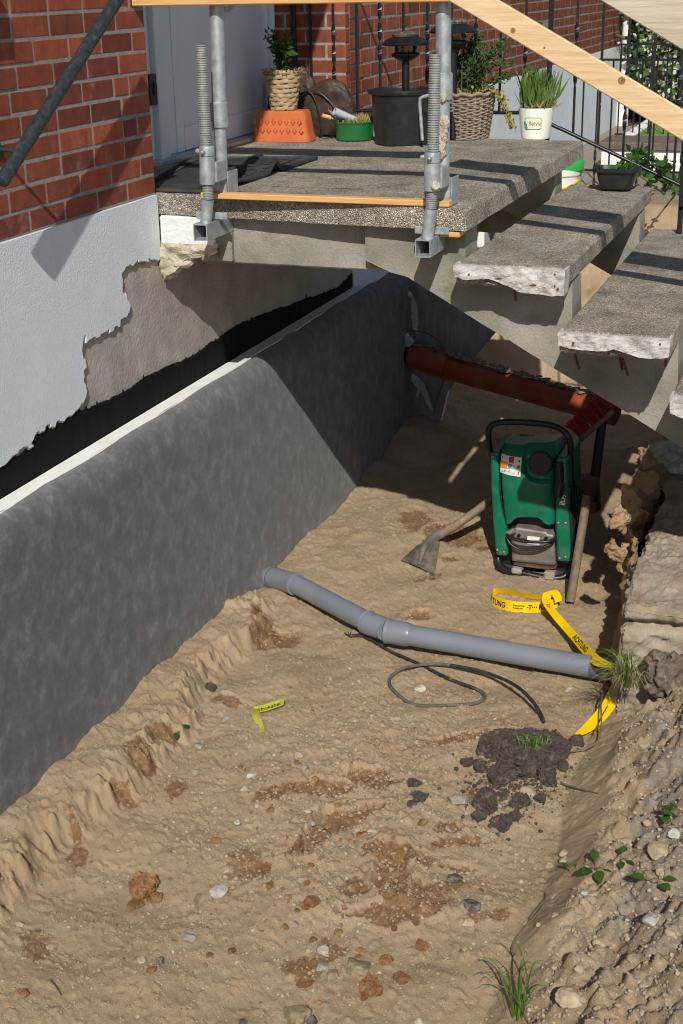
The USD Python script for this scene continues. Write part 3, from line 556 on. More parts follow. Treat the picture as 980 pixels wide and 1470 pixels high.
part(house, 'downpipe', [tube([(dp, -0.07, -1.0), (dp, -0.07, 2.5)], 0.05, 16)], M['garden_white'], smooth=40, label='white rain downpipe at the far house corner')
part(house, 'downpipe_shoe', [tube([(dp, -0.07, -1.0), (dp, -0.07, -0.35)], 0.075, 16)], M['garden_white'], smooth=40)
# small doorbell-like box and cellar handrail
hr = thing('wall_handrail', 'dark painted steel pipe handrail slanting down across the brick wall', 'handrail', (-1.39, -0.155, 0.22))
pA, pB = at(2, 262, 'Y', -0.155), at(168, 0, 'Y', -0.155); pB2 = pA + (pB - pA) * 1.06
part(hr, 'pipe', tube([pA, pA + (pB2 - pA) * 0.004, pB2], [0.02, 0.0245, 0.0245], 20), M['rail_pipe'], smooth=50)
for px, py in [(47, 190)]:
    b = at(px, py, 'Y', -0.155); b = pA + (pB2 - pA) * ((b - pA) @ (pB2 - pA) / ((pB2 - pA) @ (pB2 - pA)))
    part(hr, 'wall_bracket', tube(spline([b, b + (0, 0.02, -0.045), b + (0, 0.09, -0.06), (b[0], 0.0, b[2] - 0.06)], 14), 0.008, 8), M['rail_pipe'], smooth=True)
    part(hr, 'bracket_plate', lathe([(0, 0), (0.028, 0), (0.028, 0.006), (0, 0.006)], (b[0], -0.002, b[2] - 0.06), 16, axis=(0, -1, 0)), M['rail_pipe'])
lb = at(-14, 18, 'Y', -0.02)
lw = thing('wall_box', 'dark corner of a small box on the brick wall at upper left', 'box', lb)
part(lw, 'casing', box(lb[0] - 0.12, lb[0] + 0.01, -0.045, -0.003, lb[2] - 0.035, lb[2] + 0.12, 0.008), M['rail_pipe']); part(lw, 'cover', box(lb[0] - 0.115, lb[0] + 0.004, -0.053, -0.046, lb[2] - 0.03, lb[2] + 0.11, 0.003), M['dark'])

# ================================================================== entrance stairs
st = thing('entrance_stairs', 'exposed aggregate concrete landing and open treads broken off along their near ends', 'stairs')
def worn_slab(x0, x1, y0, y1, z0, z1, seed, b=0.012):
    return rough(box(x0, x1, y0, y1, z0, z1, b), 0.035, 0.004, 9, seed)
_sl = rough(slab_yz(Polygon([(DY - 0.052, -0.088), (DY - 0.052, 0.0), (-1.388, 0.0), (-1.403, -0.016), (-1.41, -0.088)]).buffer(-0.004).buffer(0.004), -0.115, 2.33), 0.045, 0.004, 9, 1)
_sl.vertices[:, 0] += 0.117 * (1 - np.clip(-_sl.vertices[:, 1] / 1.4, 0, 1)) * (_sl.vertices[:, 0] < 0.3)
part(st, 'landing_slab', _sl, M['aggregate'])
part(st, 'cross_beam', rough(box(0.03, 0.2, -1.06, -0.27, -0.29, -0.089, 0.006), 0.05, 0.004, 12, 2), M['concrete'])
part(st, 'cross_beam', rough(box(1.95, 2.12, -1.2, -0.02, -0.45, -0.089, 0.006), 0.06, 0.004, 12, 3), M['concrete'])
pier = rough(box(-0.015, 0.14, -0.275, -0.016, -0.215, -0.092, 0.008), 0.03, 0.004, 14, 4)
part(st, 'painted_block', pier, M['white_paint'], label='white painted block beside the wall under the landing')
part(st, 'pilaster', rough(box(0.0, 0.18, -0.345, -0.2, -0.28, -0.09, 0.006), 0.04, 0.006, 14, 5), M['concrete'])
lp = Polygon([(-0.016, -0.2), (-0.285, -0.2), (-0.29, -0.235), (-0.24, -0.262), (-0.17, -0.275), (-0.12, -0.295), (-0.075, -0.33), (-0.04, -0.345), (-0.016, -0.375)])
lump = slab_yz(lp, -0.012, 0.12)
v, f = trimesh.remesh.subdivide_to_size(lump.vertices, lump.faces, 0.018, max_iter=12); lump = trimesh.Trimesh(v, f, process=True); lump.merge_vertices()
d_ = (fbm(lump.vertices * 14, 4, 9) - 0.5) * 0.09 * sstep(-0.20, -0.235, lump.vertices[:, 2]); lump.vertices = lump.vertices + lump.vertex_normals * d_[:, None]
part(st, 'broken_corbel', lump, M['lump'], label='jagged broken corbel where the side wall was knocked off')
part(st, 'broken_corbel', [rock((0.04, -0.10, -0.29), (0.05, 0.06, 0.035), 31, 3), rock((0.03, -0.2, -0.245), (0.05, 0.06, 0.025), 32, 3)], M['lump'])
part(st, 'reinforcing_bar', tube(spline([(0.02, -0.29, -0.225), (-0.012, -0.22, -0.235), (-0.01, -0.15, -0.232)], 10), 0.003, 6), M['rust'])
part(st, 'reinforcing_bar', tube([(-0.005, -0.285, -0.22), (-0.012, -0.288, -0.262)], 0.004, 6), M['rust'])
SX0, SX1 = -0.015, 0.17
_lowpts = [tuple(at(a, b, 'X', SX0)[[1, 2]]) for a, b in ((975, 640), (905, 596), (835, 553), (760, 507), (690, 464), (630, 426), (585, 398))]
_d = np.array(_lowpts[0]) - np.array(_lowpts[2]); _lowpts = [(-3.1, _lowpts[0][1] + _d[1] / _d[0] * (-3.1 - _lowpts[0][0]))] + _lowpts
prof = [(-0.955, -0.0885), (-1.375, -0.0885), (-1.384, -0.285), (-1.815, -0.287), (-1.822, -0.484), (-2.24, -0.486), (-2.247, -0.683), (-2.67, -0.685), (-2.68, -0.88), (-3.1, -0.88), ] + _lowpts + [(-1.065, -0.285), (-0.955, -0.24)]
sp = Polygon(prof)
low = ragged([(-3.1, -1.42), (-2.258, -0.957), (-1.086, -0.318)], 0.006, 0.01, 4)
part(st, 'stringer', rough(slab_yz(sp, SX0, SX1), 0.06, 0.004, 9, 6), M['concrete'], label='mossy grey side stringer with a sawtooth top and slanting underside')
part(st, 'stringer', rough(slab_yz(sp, 1.72, 1.9), 0.09, 0.004, 9, 7), M['concrete'], label='far side stringer in the shade under the treads')
TREADS = [(-0.195, 2.08, -1.386, -1.818, -0.199), (-0.375, 1.98, -1.84, -2.247, -0.398), (-0.42, 1.98, -2.27, -2.68, -0.597), (-0.3, 1.9, -2.70, -3.1, -0.79)]
lowers = [[(0, .056), (.1, .068), (.2, .060), (.33, .058), (.42, .070), (.52, .092), (.62, .112), (.8, .118), (1, .115)], [(0, .062), (.08, .07), (.2, .074), (.32, .078), (.45, .070), (.52, .058), (.6, .07), (.72, .084), (.85, .086), (1, .075)], [(0, .075), (.15, .10), (.4, .09), (.7, .12), (1, .1)], [(0, .08), (.3, .11), (.6, .09), (1, .1)]]
for k, (xn, xf, ya, yb, zt) in enumerate(TREADS):
    tr = part(st, 'tread', rough(box(xn + 0.012, xf, yb, ya, zt - 0.085, zt, 0.01), 0.045, 0.0035, 9, 20 + k), M['aggregate'])
    pts = [(ya - (ya - yb) * t_, zt - h_ * 0.88) for t_, h_ in lowers[k]]
    pol = Polygon([(ya + 0.004, zt - 0.004)] + ragged(pts, 0.007, 0.02, 30 + k) + [(yb - 0.004, zt - 0.004)]).buffer(0)
    e = slab_yz(pol, xn - 0.012, xn + 0.075)
    v, f = trimesh.remesh.subdivide_to_size(e.vertices, e.faces, 0.014, max_iter=12); e = trimesh.Trimesh(v, f, process=True); e.merge_vertices()
    nn = fbm(e.vertices * 20, 4, 40 + k) - 0.5
    fr = sstep(xn + 0.03, xn - 0.01, e.vertices[:, 0])
    e.vertices[:, 0] += nn * 0.035 * fr; e.vertices[:, 2] += (fbm(e.vertices * 26, 3, 60 + k) - 0.5) * 0.012 * sstep(zt - 0.05, zt - 0.075, e.vertices[:, 2])
    part(tr, 'broken_end', e, M['broken'], label='whitish fractured end of the tread')
    if k < 3:
        w = ya - yb
        for t_, dz in ((0.14, .038), (0.92, .02), (0.95, .075)):
            part(tr, 'bar_stub', tube([(xn - 0.018, ya - w * t_, zt - dz), (xn + 0.03, ya - w * t_, zt - dz)], 0.0045, 8), M['rust'])
        if k == 0:
            part(tr, 'rust_streak', [rock((xn - 0.010, ya - w * 0.5, zt - .047), (0.005, 0.055, 0.0035), 71, 2, 0.25, rot=0), rock((xn - 0.012, ya - w * 0.72, zt - .066), (0.006, 0.02, 0.006), 72, 2, 0.4, rot=0), rock((xn - 0.010, ya - w * 0.92, zt - .06), (0.005, 0.005, 0.016), 73, 2, 0.4, rot=0)], M['rust'])
for pts in ([(at(739, 423, 'X', -0.05)), at(740, 432, 'X', -0.04)], [at(824, 506, 'X', -0.05), at(831, 530, 'X', -0.09)], [at(888, 505, 'X', -0.05), at(893, 531, 'X', -0.09)], [at(890, 506, 'X', -0.06), at(901, 539, 'X', -0.12)], [at(957, 507, 'X', -0.06), at(955, 526, 'X', -0.09)], [at(975, 575, 'X', -0.1), at(972, 590, 'X', -0.14)]):
    a, b = np.array(pts[0]), np.array(pts[1])
    part(st, 'reinforcing_bar', tube([a + (b - a) * -1.1, a, b], 0.0055, 8), M['rust'])
# rubble left on the ledge under the steps
# ================================================================== membrane round the cellar
ZT, YF = -0.905, -0.17
mem = thing('wrapped_insulation', 'dark grey fleece membrane over white foam board along the cellar wall', 'insulation')
part(mem, 'foam_board', box(HX0, 3.2, -0.098, -0.007, -2.3, ZT, 0.003), M['foam'], label='white top edge of the foam board')
xs = np.concatenate([np.arange(-5.0, 2.6, 0.05), np.arange(2.6, 3.185, 0.02)])
sec = [(-0.088, 0.004), (-0.1, 0.006), (-0.118, 0.0055), (-0.132, 0.0), (-0.146, -0.012), (-0.157, -0.03), (-0.164, -0.055), (YF, -0.09)] + [(YF, -0.09 - 0.035 * i) for i in range(1, 38)]
G = np.zeros((len(xs), len(sec), 3))
for j, (yy, dz) in enumerate(sec):
    G[:, j, 0] = xs; G[:, j, 1] = yy; G[:, j, 2] = ZT + dz
P_ = G.reshape(-1, 3)
wave = (fbm(np.column_stack([P_[:, 0] * 2.2, P_[:, 1], P_[:, 2] * 1.2]), 3, 5) - 0.5) * 0.018
fold = 0.02 * np.exp(-((P_[:, 0] - 2.93 - 0.06 * (P_[:, 2] + 1.2)) / 0.035) ** 2) + 0.014 * np.exp(-((P_[:, 0] - 2.72 + 0.05 * P_[:, 2]) / 0.03) ** 2) + 0.010 * np.exp(-((P_[:, 0] - 2.5 + 0.1 * P_[:, 2]) / 0.05) ** 2)
dep = sstep(0.0, -0.12, P_[:, 2] - ZT)
P_[:, 1] += (wave - fold) * dep; P_[:, 2] += (fbm(np.column_stack([P_[:, 0] * 5, P_[:, 1] * 0, P_[:, 2] * 0]), 3, 6) - 0.5) * 0.012 * (1 - dep)
pk = at(388, 830, 'Y', YF)                               # cloth gathered round the pipe collar
q_ = np.stack([P_[:, 0] - pk[0] + 0.10, P_[:, 2] - pk[2] + 0.06], 1)
P_[:, 1] -= 0.05 * np.exp(-(q_[:, 0] / 0.10) ** 2 - (q_[:, 1] / 0.16) ** 2)
nx, ny = len(xs), len(sec); idx = np.arange(nx * ny).reshape(nx, ny)
q = np.stack([idx[:-1, :-1], idx[1:, :-1], idx[1:, 1:], idx[:-1, 1:]], -1).reshape(-1, 4)
part(mem, 'fleece', trimesh.Trimesh(P_, np.vstack([q[:, [0, 1, 2]], q[:, [0, 2, 3]]]), process=False), M['fleece'], smooth=True)
seam = [(x, -0.094 + 0.006 * math.sin(x * 9), ZT + 0.006) for x in np.arange(-4.8, 3.1, 0.1)]
part(mem, 'fleece_hem', tube(seam, 0.003, 5), M['foam'])
PX = 3.2
PPOLY = Polygon([(-0.12, -0.80), (-0.5, -0.62), (-0.56, -0.46), (-1.15, -0.46), (-1.15, -0.88), (-0.745, -1.28), (-0.56, -1.52), (-0.40, -1.74), (-0.30, -2.2), (-0.12, -2.2)])
mem2 = thing('corner_insulation', 'grey fleece covered panel turning the corner behind the orange pipe', 'insulation')
part(mem2, 'foam_board', slab_yz(Polygon(PPOLY).buffer(-0.004), PX + 0.012, PX + 0.10), M['foam'], label='white edge of foam board showing through the gap under the landing')
def clip_panel(poly, seed):
    m = trimesh.creation.extrude_polygon(poly.buffer(0.004), 0.004, engine='earcut'); v, f = trimesh.remesh.subdivide_to_size(m.vertices, m.faces, 0.04, max_iter=12)
    p = np.column_stack([PX + 0.004 - v[:, 2], v[:, 0], v[:, 1]]); p[:, 0] += (fbm(np.column_stack([p[:, 1] * 7, p[:, 2] * 1.3, p[:, 1] * 0]), 3, seed) - 0.5) * 0.014
    return trimesh.Trimesh(p, f, process=False)
def panel(y0, y1, zt, seed):
    ys, zs = np.linspace(y0, y1, 24), np.linspace(zt, -2.25, 60)
    Y, Z = np.meshgrid(ys, zs, indexing='ij'); p = np.stack([np.full(Y.shape, PX), Y, Z], -1).reshape(-1, 3)
    p[:, 0] += (fbm(np.column_stack([p[:, 1] * 7, p[:, 2] * 1.3, p[:, 0]]), 3, seed) - 0.5) * 0.018
    idx = np.arange(24 * 60).reshape(24, 60); q = np.stack([idx[:-1, :-1], idx[1:, :-1], idx[1:, 1:], idx[:-1, 1:]], -1).reshape(-1, 4)
    return trimesh.Trimesh(p, np.vstack([q[:, [0, 1, 2]], q[:, [0, 2, 3]]]), process=False)
part(mem2, 'fleece', clip_panel(PPOLY.difference(Polygon([(-0.565, 0), (-0.645, 0), (-0.645, -0.90), (-0.565, -0.9)])), 1), M['fleece_painted_light'], smooth=True)
part(mem2, 'backing_wall', slab_yz(PPOLY.buffer(-0.02), PX + 0.102, PX + 0.24), M['render'])

# ledge and cut face on the garden side of the trench
def sheet(fn, us, vs):
    U, V_ = np.meshgrid(us, vs, indexing='ij'); p = fn(U.ravel(), V_.ravel())
    n, k = len(us), len(vs); idx = np.arange(n * k).reshape(n, k); q = np.stack([idx[:-1, :-1], idx[1:, :-1], idx[1:, 1:], idx[:-1, 1:]], -1).reshape(-1, 4)
    return trimesh.Trimesh(p, np.vstack([q[:, [0, 1, 2]], q[:, [0, 2, 3]]]), process=False)
led = rough(box(-0.30, 2.3, -2.75, -2.10, -2.1, -1.50, 0.03), 0.019, 0.0, 1, 0)
pv = led.vertices; nv = led.vertex_normals
d_ = (fbm(pv * 3, 4, 81) - 0.5) * 0.16 + (fbm(pv * 12, 4, 82) - 0.5) * 0.035 + (fbm(pv * 45, 3, 83) - 0.5) * 0.014 + np.maximum(fbm(pv * 30, 3, 84) - 0.55, 0) * 0.05
d_ -= 0.05 * np.exp(-((pv[:, 2] + 1.60) / 0.02) ** 2) * sstep(-0.2, -0.28, pv[:, 0])            # undercut crust
led.vertices = pv + nv * d_[:, None]
single('earth_ledge', led, M['ledge'], 'crusted block of compacted sand and mortar beside the trench under the steps', 'earth ledge', smooth=60, kind='structure')
def face(u, w):
    w = -2.2 + (w + 2.2) / 1.21 * (np.interp(u, [1.5, 2.1], [-1.56, -1.0]) + 2.2)
    p = np.stack([u, np.zeros_like(u), w], -1)
    y = -2.035 - 0.03 * (w + 2.0) + (fbm(p * np.array([3.5, 1, 1.6]), 4, 91) - 0.5) * 0.20 + (fbm(p * 13, 4, 92) - 0.5) * 0.08 + (fbm(p * 40, 3, 93) - 0.5) * 0.02
    y = y - 0.45 * (1 - sstep(-0.4, -0.02, u)) - 0.05 * (1 - sstep(0.2, 0.6, u)) + 0.05 * np.maximum(fbm(p * 22, 3, 94) - 0.5, 0)
    return np.stack([u, y, w], -1)
single('trench_face', sheet(face, np.concatenate([np.arange(-0.5, 2.6, 0.012), np.arange(2.6, 6.2, 0.04)]), np.concatenate([np.arange(-2.2, -1.5, 0.012), np.arange(-1.5, -0.99, 0.02)])), M['cut_sand'], 'lumpy ochre cut face of the trench under the steps', 'trench face', smooth=True, kind='structure')
for i, (px, py, sz) in enumerate([(905, 720, .11), (925, 690, .10), (912, 765, .12), (890, 745, .09), (928, 660, .09), (900, 800, .1), (880, 790, .07)]):
    c = at(px, py, 'Y', -2.0); sz *= 0.8
    single('sand_lump', rough(rock(c, (sz * .85, sz * 0.5, sz * .9), 200 + i, 4, 0.6), 0.012, 0.022, 34, i), M['cut_sand'], ['ochre sand lump high on the cut face near the white rubble', 'ochre sand lump second below the white rubble', 'large ochre sand lump midway down the cut face', 'ochre sand lump left on the cut face near the hammer', 'topmost ochre sand lump against the white rubble', 'ochre sand lump beside the crusted ledge corner', 'small ochre sand lump low on the cut face by the wooden stick'][i], 'sand lump', smooth=60)

# ================================================================== guard rails
def guard_post(px_rod, crop, label, muddy):
    """clamped guard post: tube standing on the slab, threaded rod in front gripping the slab from below"""
    ox, oy, k = crop
    c = lambda u, v, X: at(ox + u * k, oy + v * k, 'X', X)
    if not muddy:
        XR, XT = -0.185, -0.02
        rod_t, rod_b, sl_t, sl_b, tb = c(138, 25, XR), c(193, 1180, XR), c(178, 752, XR), c(185, 1000, XR), c(170, 1330, XR)
        tu_t, tu_m, tu_b, fo = c(248, -330, XT), c(268, 520, XT), c(280, 870, XT), c(300, 950, XT)
    else:
        XR, XT = -0.185, -0.02
        rod_t, rod_b, sl_t, sl_b, tb = c(160, 85, XR), c(128, 1180, XR), c(140, 745, XR), c(137, 980, XR), c(100, 1350, XR)
        tu_t, tu_m, tu_b, fo = c(212, -300, XT), c(212, 300, XT), c(208, 830, XT), c(213, 940, XT)
    t = thing('guard_rail_post', label, 'guard post', (XT, tu_b[1], 0), 'clamped guard rail posts on the landing edge')
    part(t, 'post_tube', tube([tu_t + (tu_t - tu_m) * 0.9, tu_m], 0.030, 24), M['galv'], smooth=40)
    part(t, 'socket', tube([tu_m + (0, 0, 0.055), tu_m + (0, 0, 0.05), tu_m - (0, 0, 0.045)], [0.031, 0.036, 0.036], 24), M['galv'], smooth=40)
    ft = np.array([tu_b[0], tu_b[1], 0.012])
    part(t, 'lower_tube', tube([tu_m, ft], 0.0265, 20), M['galv'], smooth=40)
    part(t, 'rib', box(XT - 0.055, XT - 0.02, tu_b[1] + 0.012, tu_b[1] + 0.020, 0.01, tu_m[2] - 0.02, 0.002), M['galv'])
    part(t, 'foot_bracket', [box(XT - 0.055, XT - 0.049, ft[1] - 0.045, ft[1] + 0.012, -0.0 + 0.018, 0.115, 0.002), box(XT - 0.05, XT + 0.05, ft[1] - 0.052, ft[1] - 0.046, 0.002, 0.11, 0.002), box(XT - 0.05, XT + 0.05, ft[1] + 0.0, ft[1] + 0.03, 0.001, 0.008, 0.002), box(XT - 0.058, XT - 0.052, ft[1] - 0.04, ft[1] + 0.006, 0.022, 0.06, 0.002)], M['galv'])
    L = np.linalg.norm(rod_t - sl_b); n = int(L / 0.0088)
    pts, rr = [], []
    for i in range(n):
        a, b = rod_t + (sl_b - rod_t) * (i / n), rod_t + (sl_b - rod_t) * ((i + 0.5) / n)
        pts += [a, a + (b - a) * 0.6, b, b + (b - a) * 0.6]; rr += [0.0235, 0.0235, 0.0195, 0.0195]
    part(t, 'threaded_rod', tube(pts, rr, 18), M['galv_dull'], label='coarse threaded spindle')
    n = 10; pts, rr = [], []; end = sl_b + (rod_b - sl_b) * 0.62
    for i in range(n):
        a, b = sl_b + (end - sl_b) * (i / n), sl_b + (end - sl_b) * ((i + 0.5) / n)
        pts += [a, a + (b - a) * 0.6, b, b + (b - a) * 0.6]; rr += [0.0225, 0.0225, 0.019, 0.019]
    part(t, 'threaded_rod', tube(pts, rr, 18), M['galv_dull'])
    part(t, 'collar', lathe([(0.022, 0), (0.031, 0.002), (0.032, 0.03), (0.03, 0.038), (0.022, 0.04)], sl_t - (0, 0, 0.03), 24), M['galv'], smooth=40)
    for s in (1, -1):
        part(t, 'collar_lug', lathe([(0, 0), (0.009, 0), (0.009, 0.012), (0.006, 0.018), (0, 0.02)], sl_t + (-0.03 * (s > 0), 0.03 * (s < 0), -0.01), 12, axis=(-1, 0.0, 0) if s > 0 else (0, 1, 0)), M['galv'], smooth=40)
    part(t, 'sleeve', tube([sl_t - (0, 0, 0.03), sl_b], 0.0315, 24), M['galv'], smooth=40)
    part(t, 'sleeve_bridge', box(XR + 0.01, XT - 0.052, sl_b[1] - 0.038, sl_b[1] - 0.020, sl_b[2] + 0.005, sl_b[2] + 0.085, 0.003), M['galv'])
    zb = tb[2]; h = 0.034
    part(t, 'spindle_foot', tube([end, (tb[0], tb[1] - 0.004, zb + h)], 0.024, 20), M['galv'], smooth=40)
    y0, y1 = tb[1] - 0.031, tb[1] + 0.031; xf, xb = XR - 0.05, 0.03
    part(t, 'square_tube', [box(xf, xb, y0, y0 + 0.004, zb - h, zb + h), box(xf, xb, y1 - 0.004, y1, zb - h, zb + h), box(xf, xb, y0 + 0.0041, y1 - 0.0041, zb + h - 0.004, zb + h - 0.0002), box(xf, xb, y0 + 0.0041, y1 - 0.0041, zb - h + 0.0002, zb - h + 0.004)], M['galv'], label='open square tube gripping under the slab')
    part(t, 'flat_bar', box(-0.132, -0.122, tb[1] - 0.075, tb[1] + 0.065, zb + h + 0.004, zb + h + 0.034, 0.003), M['galv'])
    return t, tb
gl, tbL = guard_post(0, (260, 60, 80 / 392), 'clean galvanised guard post with threaded spindle in front of the door mat', False)
gr, tbR = guard_post(0, (590, 60, 100 / 459), 'galvanised guard post smeared with mortar beside the black bucket', True)
c = lambda u, v, X: at(590 + u * 100 / 459, 60 + v * 100 / 459, 'X', X)
for i, (u, v, s) in enumerate([(212, 375, .018), (215, 540, .03), (212, 580, .03), (208, 640, .026), (210, 690, .024), (205, 740, .02), (210, 620, .026), (160, 955, .02)]):
    b = c(u, v, -0.05 if i < 7 else -0.215)
    part(gr, 'mortar_splash', rock(b, (0.018, s * 0.9, s * 1.1), 300 + i, 3, 0.5), M['lump'])

def plank(name, a, b, w, h, material, label, group=None):
    return single(name, beam(a, b, w, h, 0.004), M[material], label, 'timber board', group=group)
XB = -0.085
pb = thing('timber_rail', 'yellow timber guard board spanning the two posts at the top edge', 'timber board', (XB, -0.8, 0.8))
part(pb, 'board', box(XB - 0.014, XB + 0.014, 0.06, -1.36, 0.757, 0.865, 0.004), M['wood_flat'])
pt = thing('timber_rail', 'upper timber guard board above the posts, just out of the picture', 'timber board', (XB, -0.8, 1.35)) if False else None
SL = np.array([0, -1.0, -0.551]); SL /= np.linalg.norm(SL)
def slope_board(px, py, px2, py2, h, X, mat_, label, knots, back=0.03):
    a, b = at(px, py, 'X', X), at(px2, py2, 'X', X); d = (b - a) / np.linalg.norm(b - a); n = np.array([0, -d[2], d[1]]); n = n if n[2] > 0 else -n
    a0, b0 = a - d * back + n * h / 2, b + d * 1.2 + n * h / 2
    t = thing('timber_rail', label, 'timber board', a0)
    part(t, 'board', beam(a0, b0, 0.03, h, 0.004, up=n), M[mat_])
    for kx, ky, s in knots:
        k = at(kx, ky, 'X', X - 0.0155)
        part(t, 'knot', lathe([(0, 0), (s, 0), (s * 0.9, 0.0008), (0, 0.001)], k, 14, axis=(-1, 0, 0)), M['knot'])
    return a0, b0
slope_board(649, 4, 980, 202, 0.092, XB, 'wood', 'fresh yellow timber rail slanting down beside the steps', [(736, 44, .010), (892, 116, .014), (781, 69, .004), (862, 150, .003)])
slope_board(861, 0, 980, 72, 0.25, XB, 'wood_grey', 'wide greyish timber board slanting across the top right corner', [], back=0.63)
pg = thing('timber_rail', 'timber top guard board fixed high across both posts', 'timber board', (XB, -0.8, 1.4))
part(pg, 'board', box(XB - 0.014, XB + 0.014, 0.02, -1.36, 1.30, 1.52, 0.004), M['wood_flat'])
a, b = at(288, 277, 'X', -0.1), at(645, 287, 'X', -0.1)
single('batten', box(-0.105, -0.055, a[1], b[1], 0.002, 0.026, 0.003), M['wood_flat'], 'long yellow batten lying on the landing edge between the posts', 'batten')
a = at(628, 338, 'X', -0.1); b = at(660, 338, 'X', -0.1)
single('batten', box(-0.11, -0.03, a[1], b[1] , -0.114, -0.093, 0.003), M['wood_flat'], 'short wood packing wedged under the landing at the right post', 'batten')

# ================================================================== things on the landing
g0 = lambda px, py: at(px, py, 'Z', 0.0)
# rubber mat with a lifted fold
mo = [(0.03, 0.12), (1.06, 0.33), (1.20, -0.25), (0.66, -0.295), (0.16, -0.245), (-0.085, -0.02), (-0.05, 0.09)]
quad = [np.array(p) for p in [(0.03, 0.10), (1.10, 0.36), (1.24, -0.27), (0.015, -0.265)]]
def mat_pt(u, v):
    p = quad[0] * (1 - u) * (1 - v) + quad[1] * u * (1 - v) + quad[2] * u * v + quad[3] * (1 - u) * v
    z = 0.010 + 0.045 * np.exp(-((u - 0.56) / 0.045) ** 2) * v ** 1.5 + 0.015 * np.exp(-((u - 0.2) / 0.1) ** 2) * v
    return np.array([p[0], p[1], z])
nu, nv_ = 70, 26
V = np.array([mat_pt(u, v) for u in np.linspace(0, 1, nu) for v in np.linspace(0, 1, nv_)]); idx = np.arange(nu * nv_).reshape(nu, nv_)
q = np.stack([idx[:-1, :-1], idx[1:, :-1], idx[1:, 1:], idx[:-1, 1:]], -1).reshape(-1, 4)
dm = thing('door_mat', 'dark ribbed rubber door mat with a raised fold in front of the door', 'door mat', (0.5, 0, 0.0))
part(dm, 'base', trimesh.Trimesh(V, np.vstack([q[:, [0, 1, 2]], q[:, [0, 2, 3]]]), process=False), M['mat'], smooth=True)
ring = [mat_pt(u, 0.0) for u in np.linspace(0, 1, 30)] + [mat_pt(1, v) for v in np.linspace(0.05, 1, 14)] + [mat_pt(u, 1) for u in np.linspace(0.98, 0, 60)] + [mat_pt(0, v) for v in np.linspace(0.95, 0.05, 14)]
part(dm, 'edge', tube(ring, 0.009, 8, closed=True), M['mat'], smooth=True)
bars = []
for i in range(46):
    for vv in (0.06, 0.94):
        u = 0.03 + i * 0.0205; bars.append(tube([mat_pt(u, vv - 0.03) + (0, 0, .004), mat_pt(u, vv + 0.03) + (0, 0, .004)], 0.004, 5))
for i in range(15):                                       # raised scroll pattern
    u = 0.08 + 0.06 * i
    bars.append(tube([mat_pt(u + 0.022 * math.cos(t_), 0.80 + 0.075 * math.sin(t_)) + (0, 0, .003) for t_ in np.linspace(0, 2 * math.pi, 15)], 0.0035, 5))
part(dm, 'relief_pattern', bars, M['mat'], smooth=True, kind='stuff')

# terracotta planter standing upside down
pc = np.array([2.05, 0.235, 0.0]); hw, hd, hh = 0.175, 0.085, 0.165
secs = [(0.0, 1.0), (0.03, 0.985), (0.032, 0.955), (0.06, 0.93), (0.13, 0.86), (0.155, 0.83), (0.165, 0.79)]
V, F = [], []; n = 40
for z, s in secs:
    for k in range(n):
        a = 2 * math.pi * k / n; ca, sa = math.cos(a), math.sin(a)
        rx_ = np.sign(ca) * abs(ca) ** 0.42 * hd * s; ry_ = np.sign(sa) * abs(sa) ** 0.42 * (hw - (1 - s) * 0.16)
        V.append((pc[0] + rx_, pc[1] + ry_, z + 0.001))
V.append((pc[0], pc[1], secs[-1][0] + 0.001)); V = np.array(V)
for i in range(len(secs) - 1):
    for k in range(n): F += [(i * n + k, i * n + (k + 1) % n, (i + 1) * n + (k + 1) % n), (i * n + k, (i + 1) * n + (k + 1) % n, (i + 1) * n + k)]
F += [(len(V) - 1, (len(secs) - 1) * n + k, (len(secs) - 1) * n + (k + 1) % n) for k in range(n)]
tp = thing('terracotta_planter', 'terracotta window box turned upside down, carrying the tall basket', 'planter', pc)
part(tp, 'body', trimesh.Trimesh(V, F, process=False), M['terracotta'], smooth=50)
for i in range(8):
    for row in range(2):
        yy = pc[1] - 0.135 + i * 0.0385 + 0.01 * (row % 2); zz = 0.062 + 0.048 * row
        xx = pc[0] - hd * np.interp(zz, [0.03, 0.13, .16], [0.955, 0.86, .8]) - 0.002
        part(tp, 'relief_leaf', [lathe([(0, -.02), (0.006, -.013), (0.008, -.004), (0.0035, .013), (0, .02)], (xx, yy, zz), 8), tube([(xx, yy - 0.012, zz - 0.004), (xx - 0.003, yy, zz + 0.018), (xx, yy + 0.012, zz - 0.004)], 0.003, 5)], M['terracotta'], smooth=True)

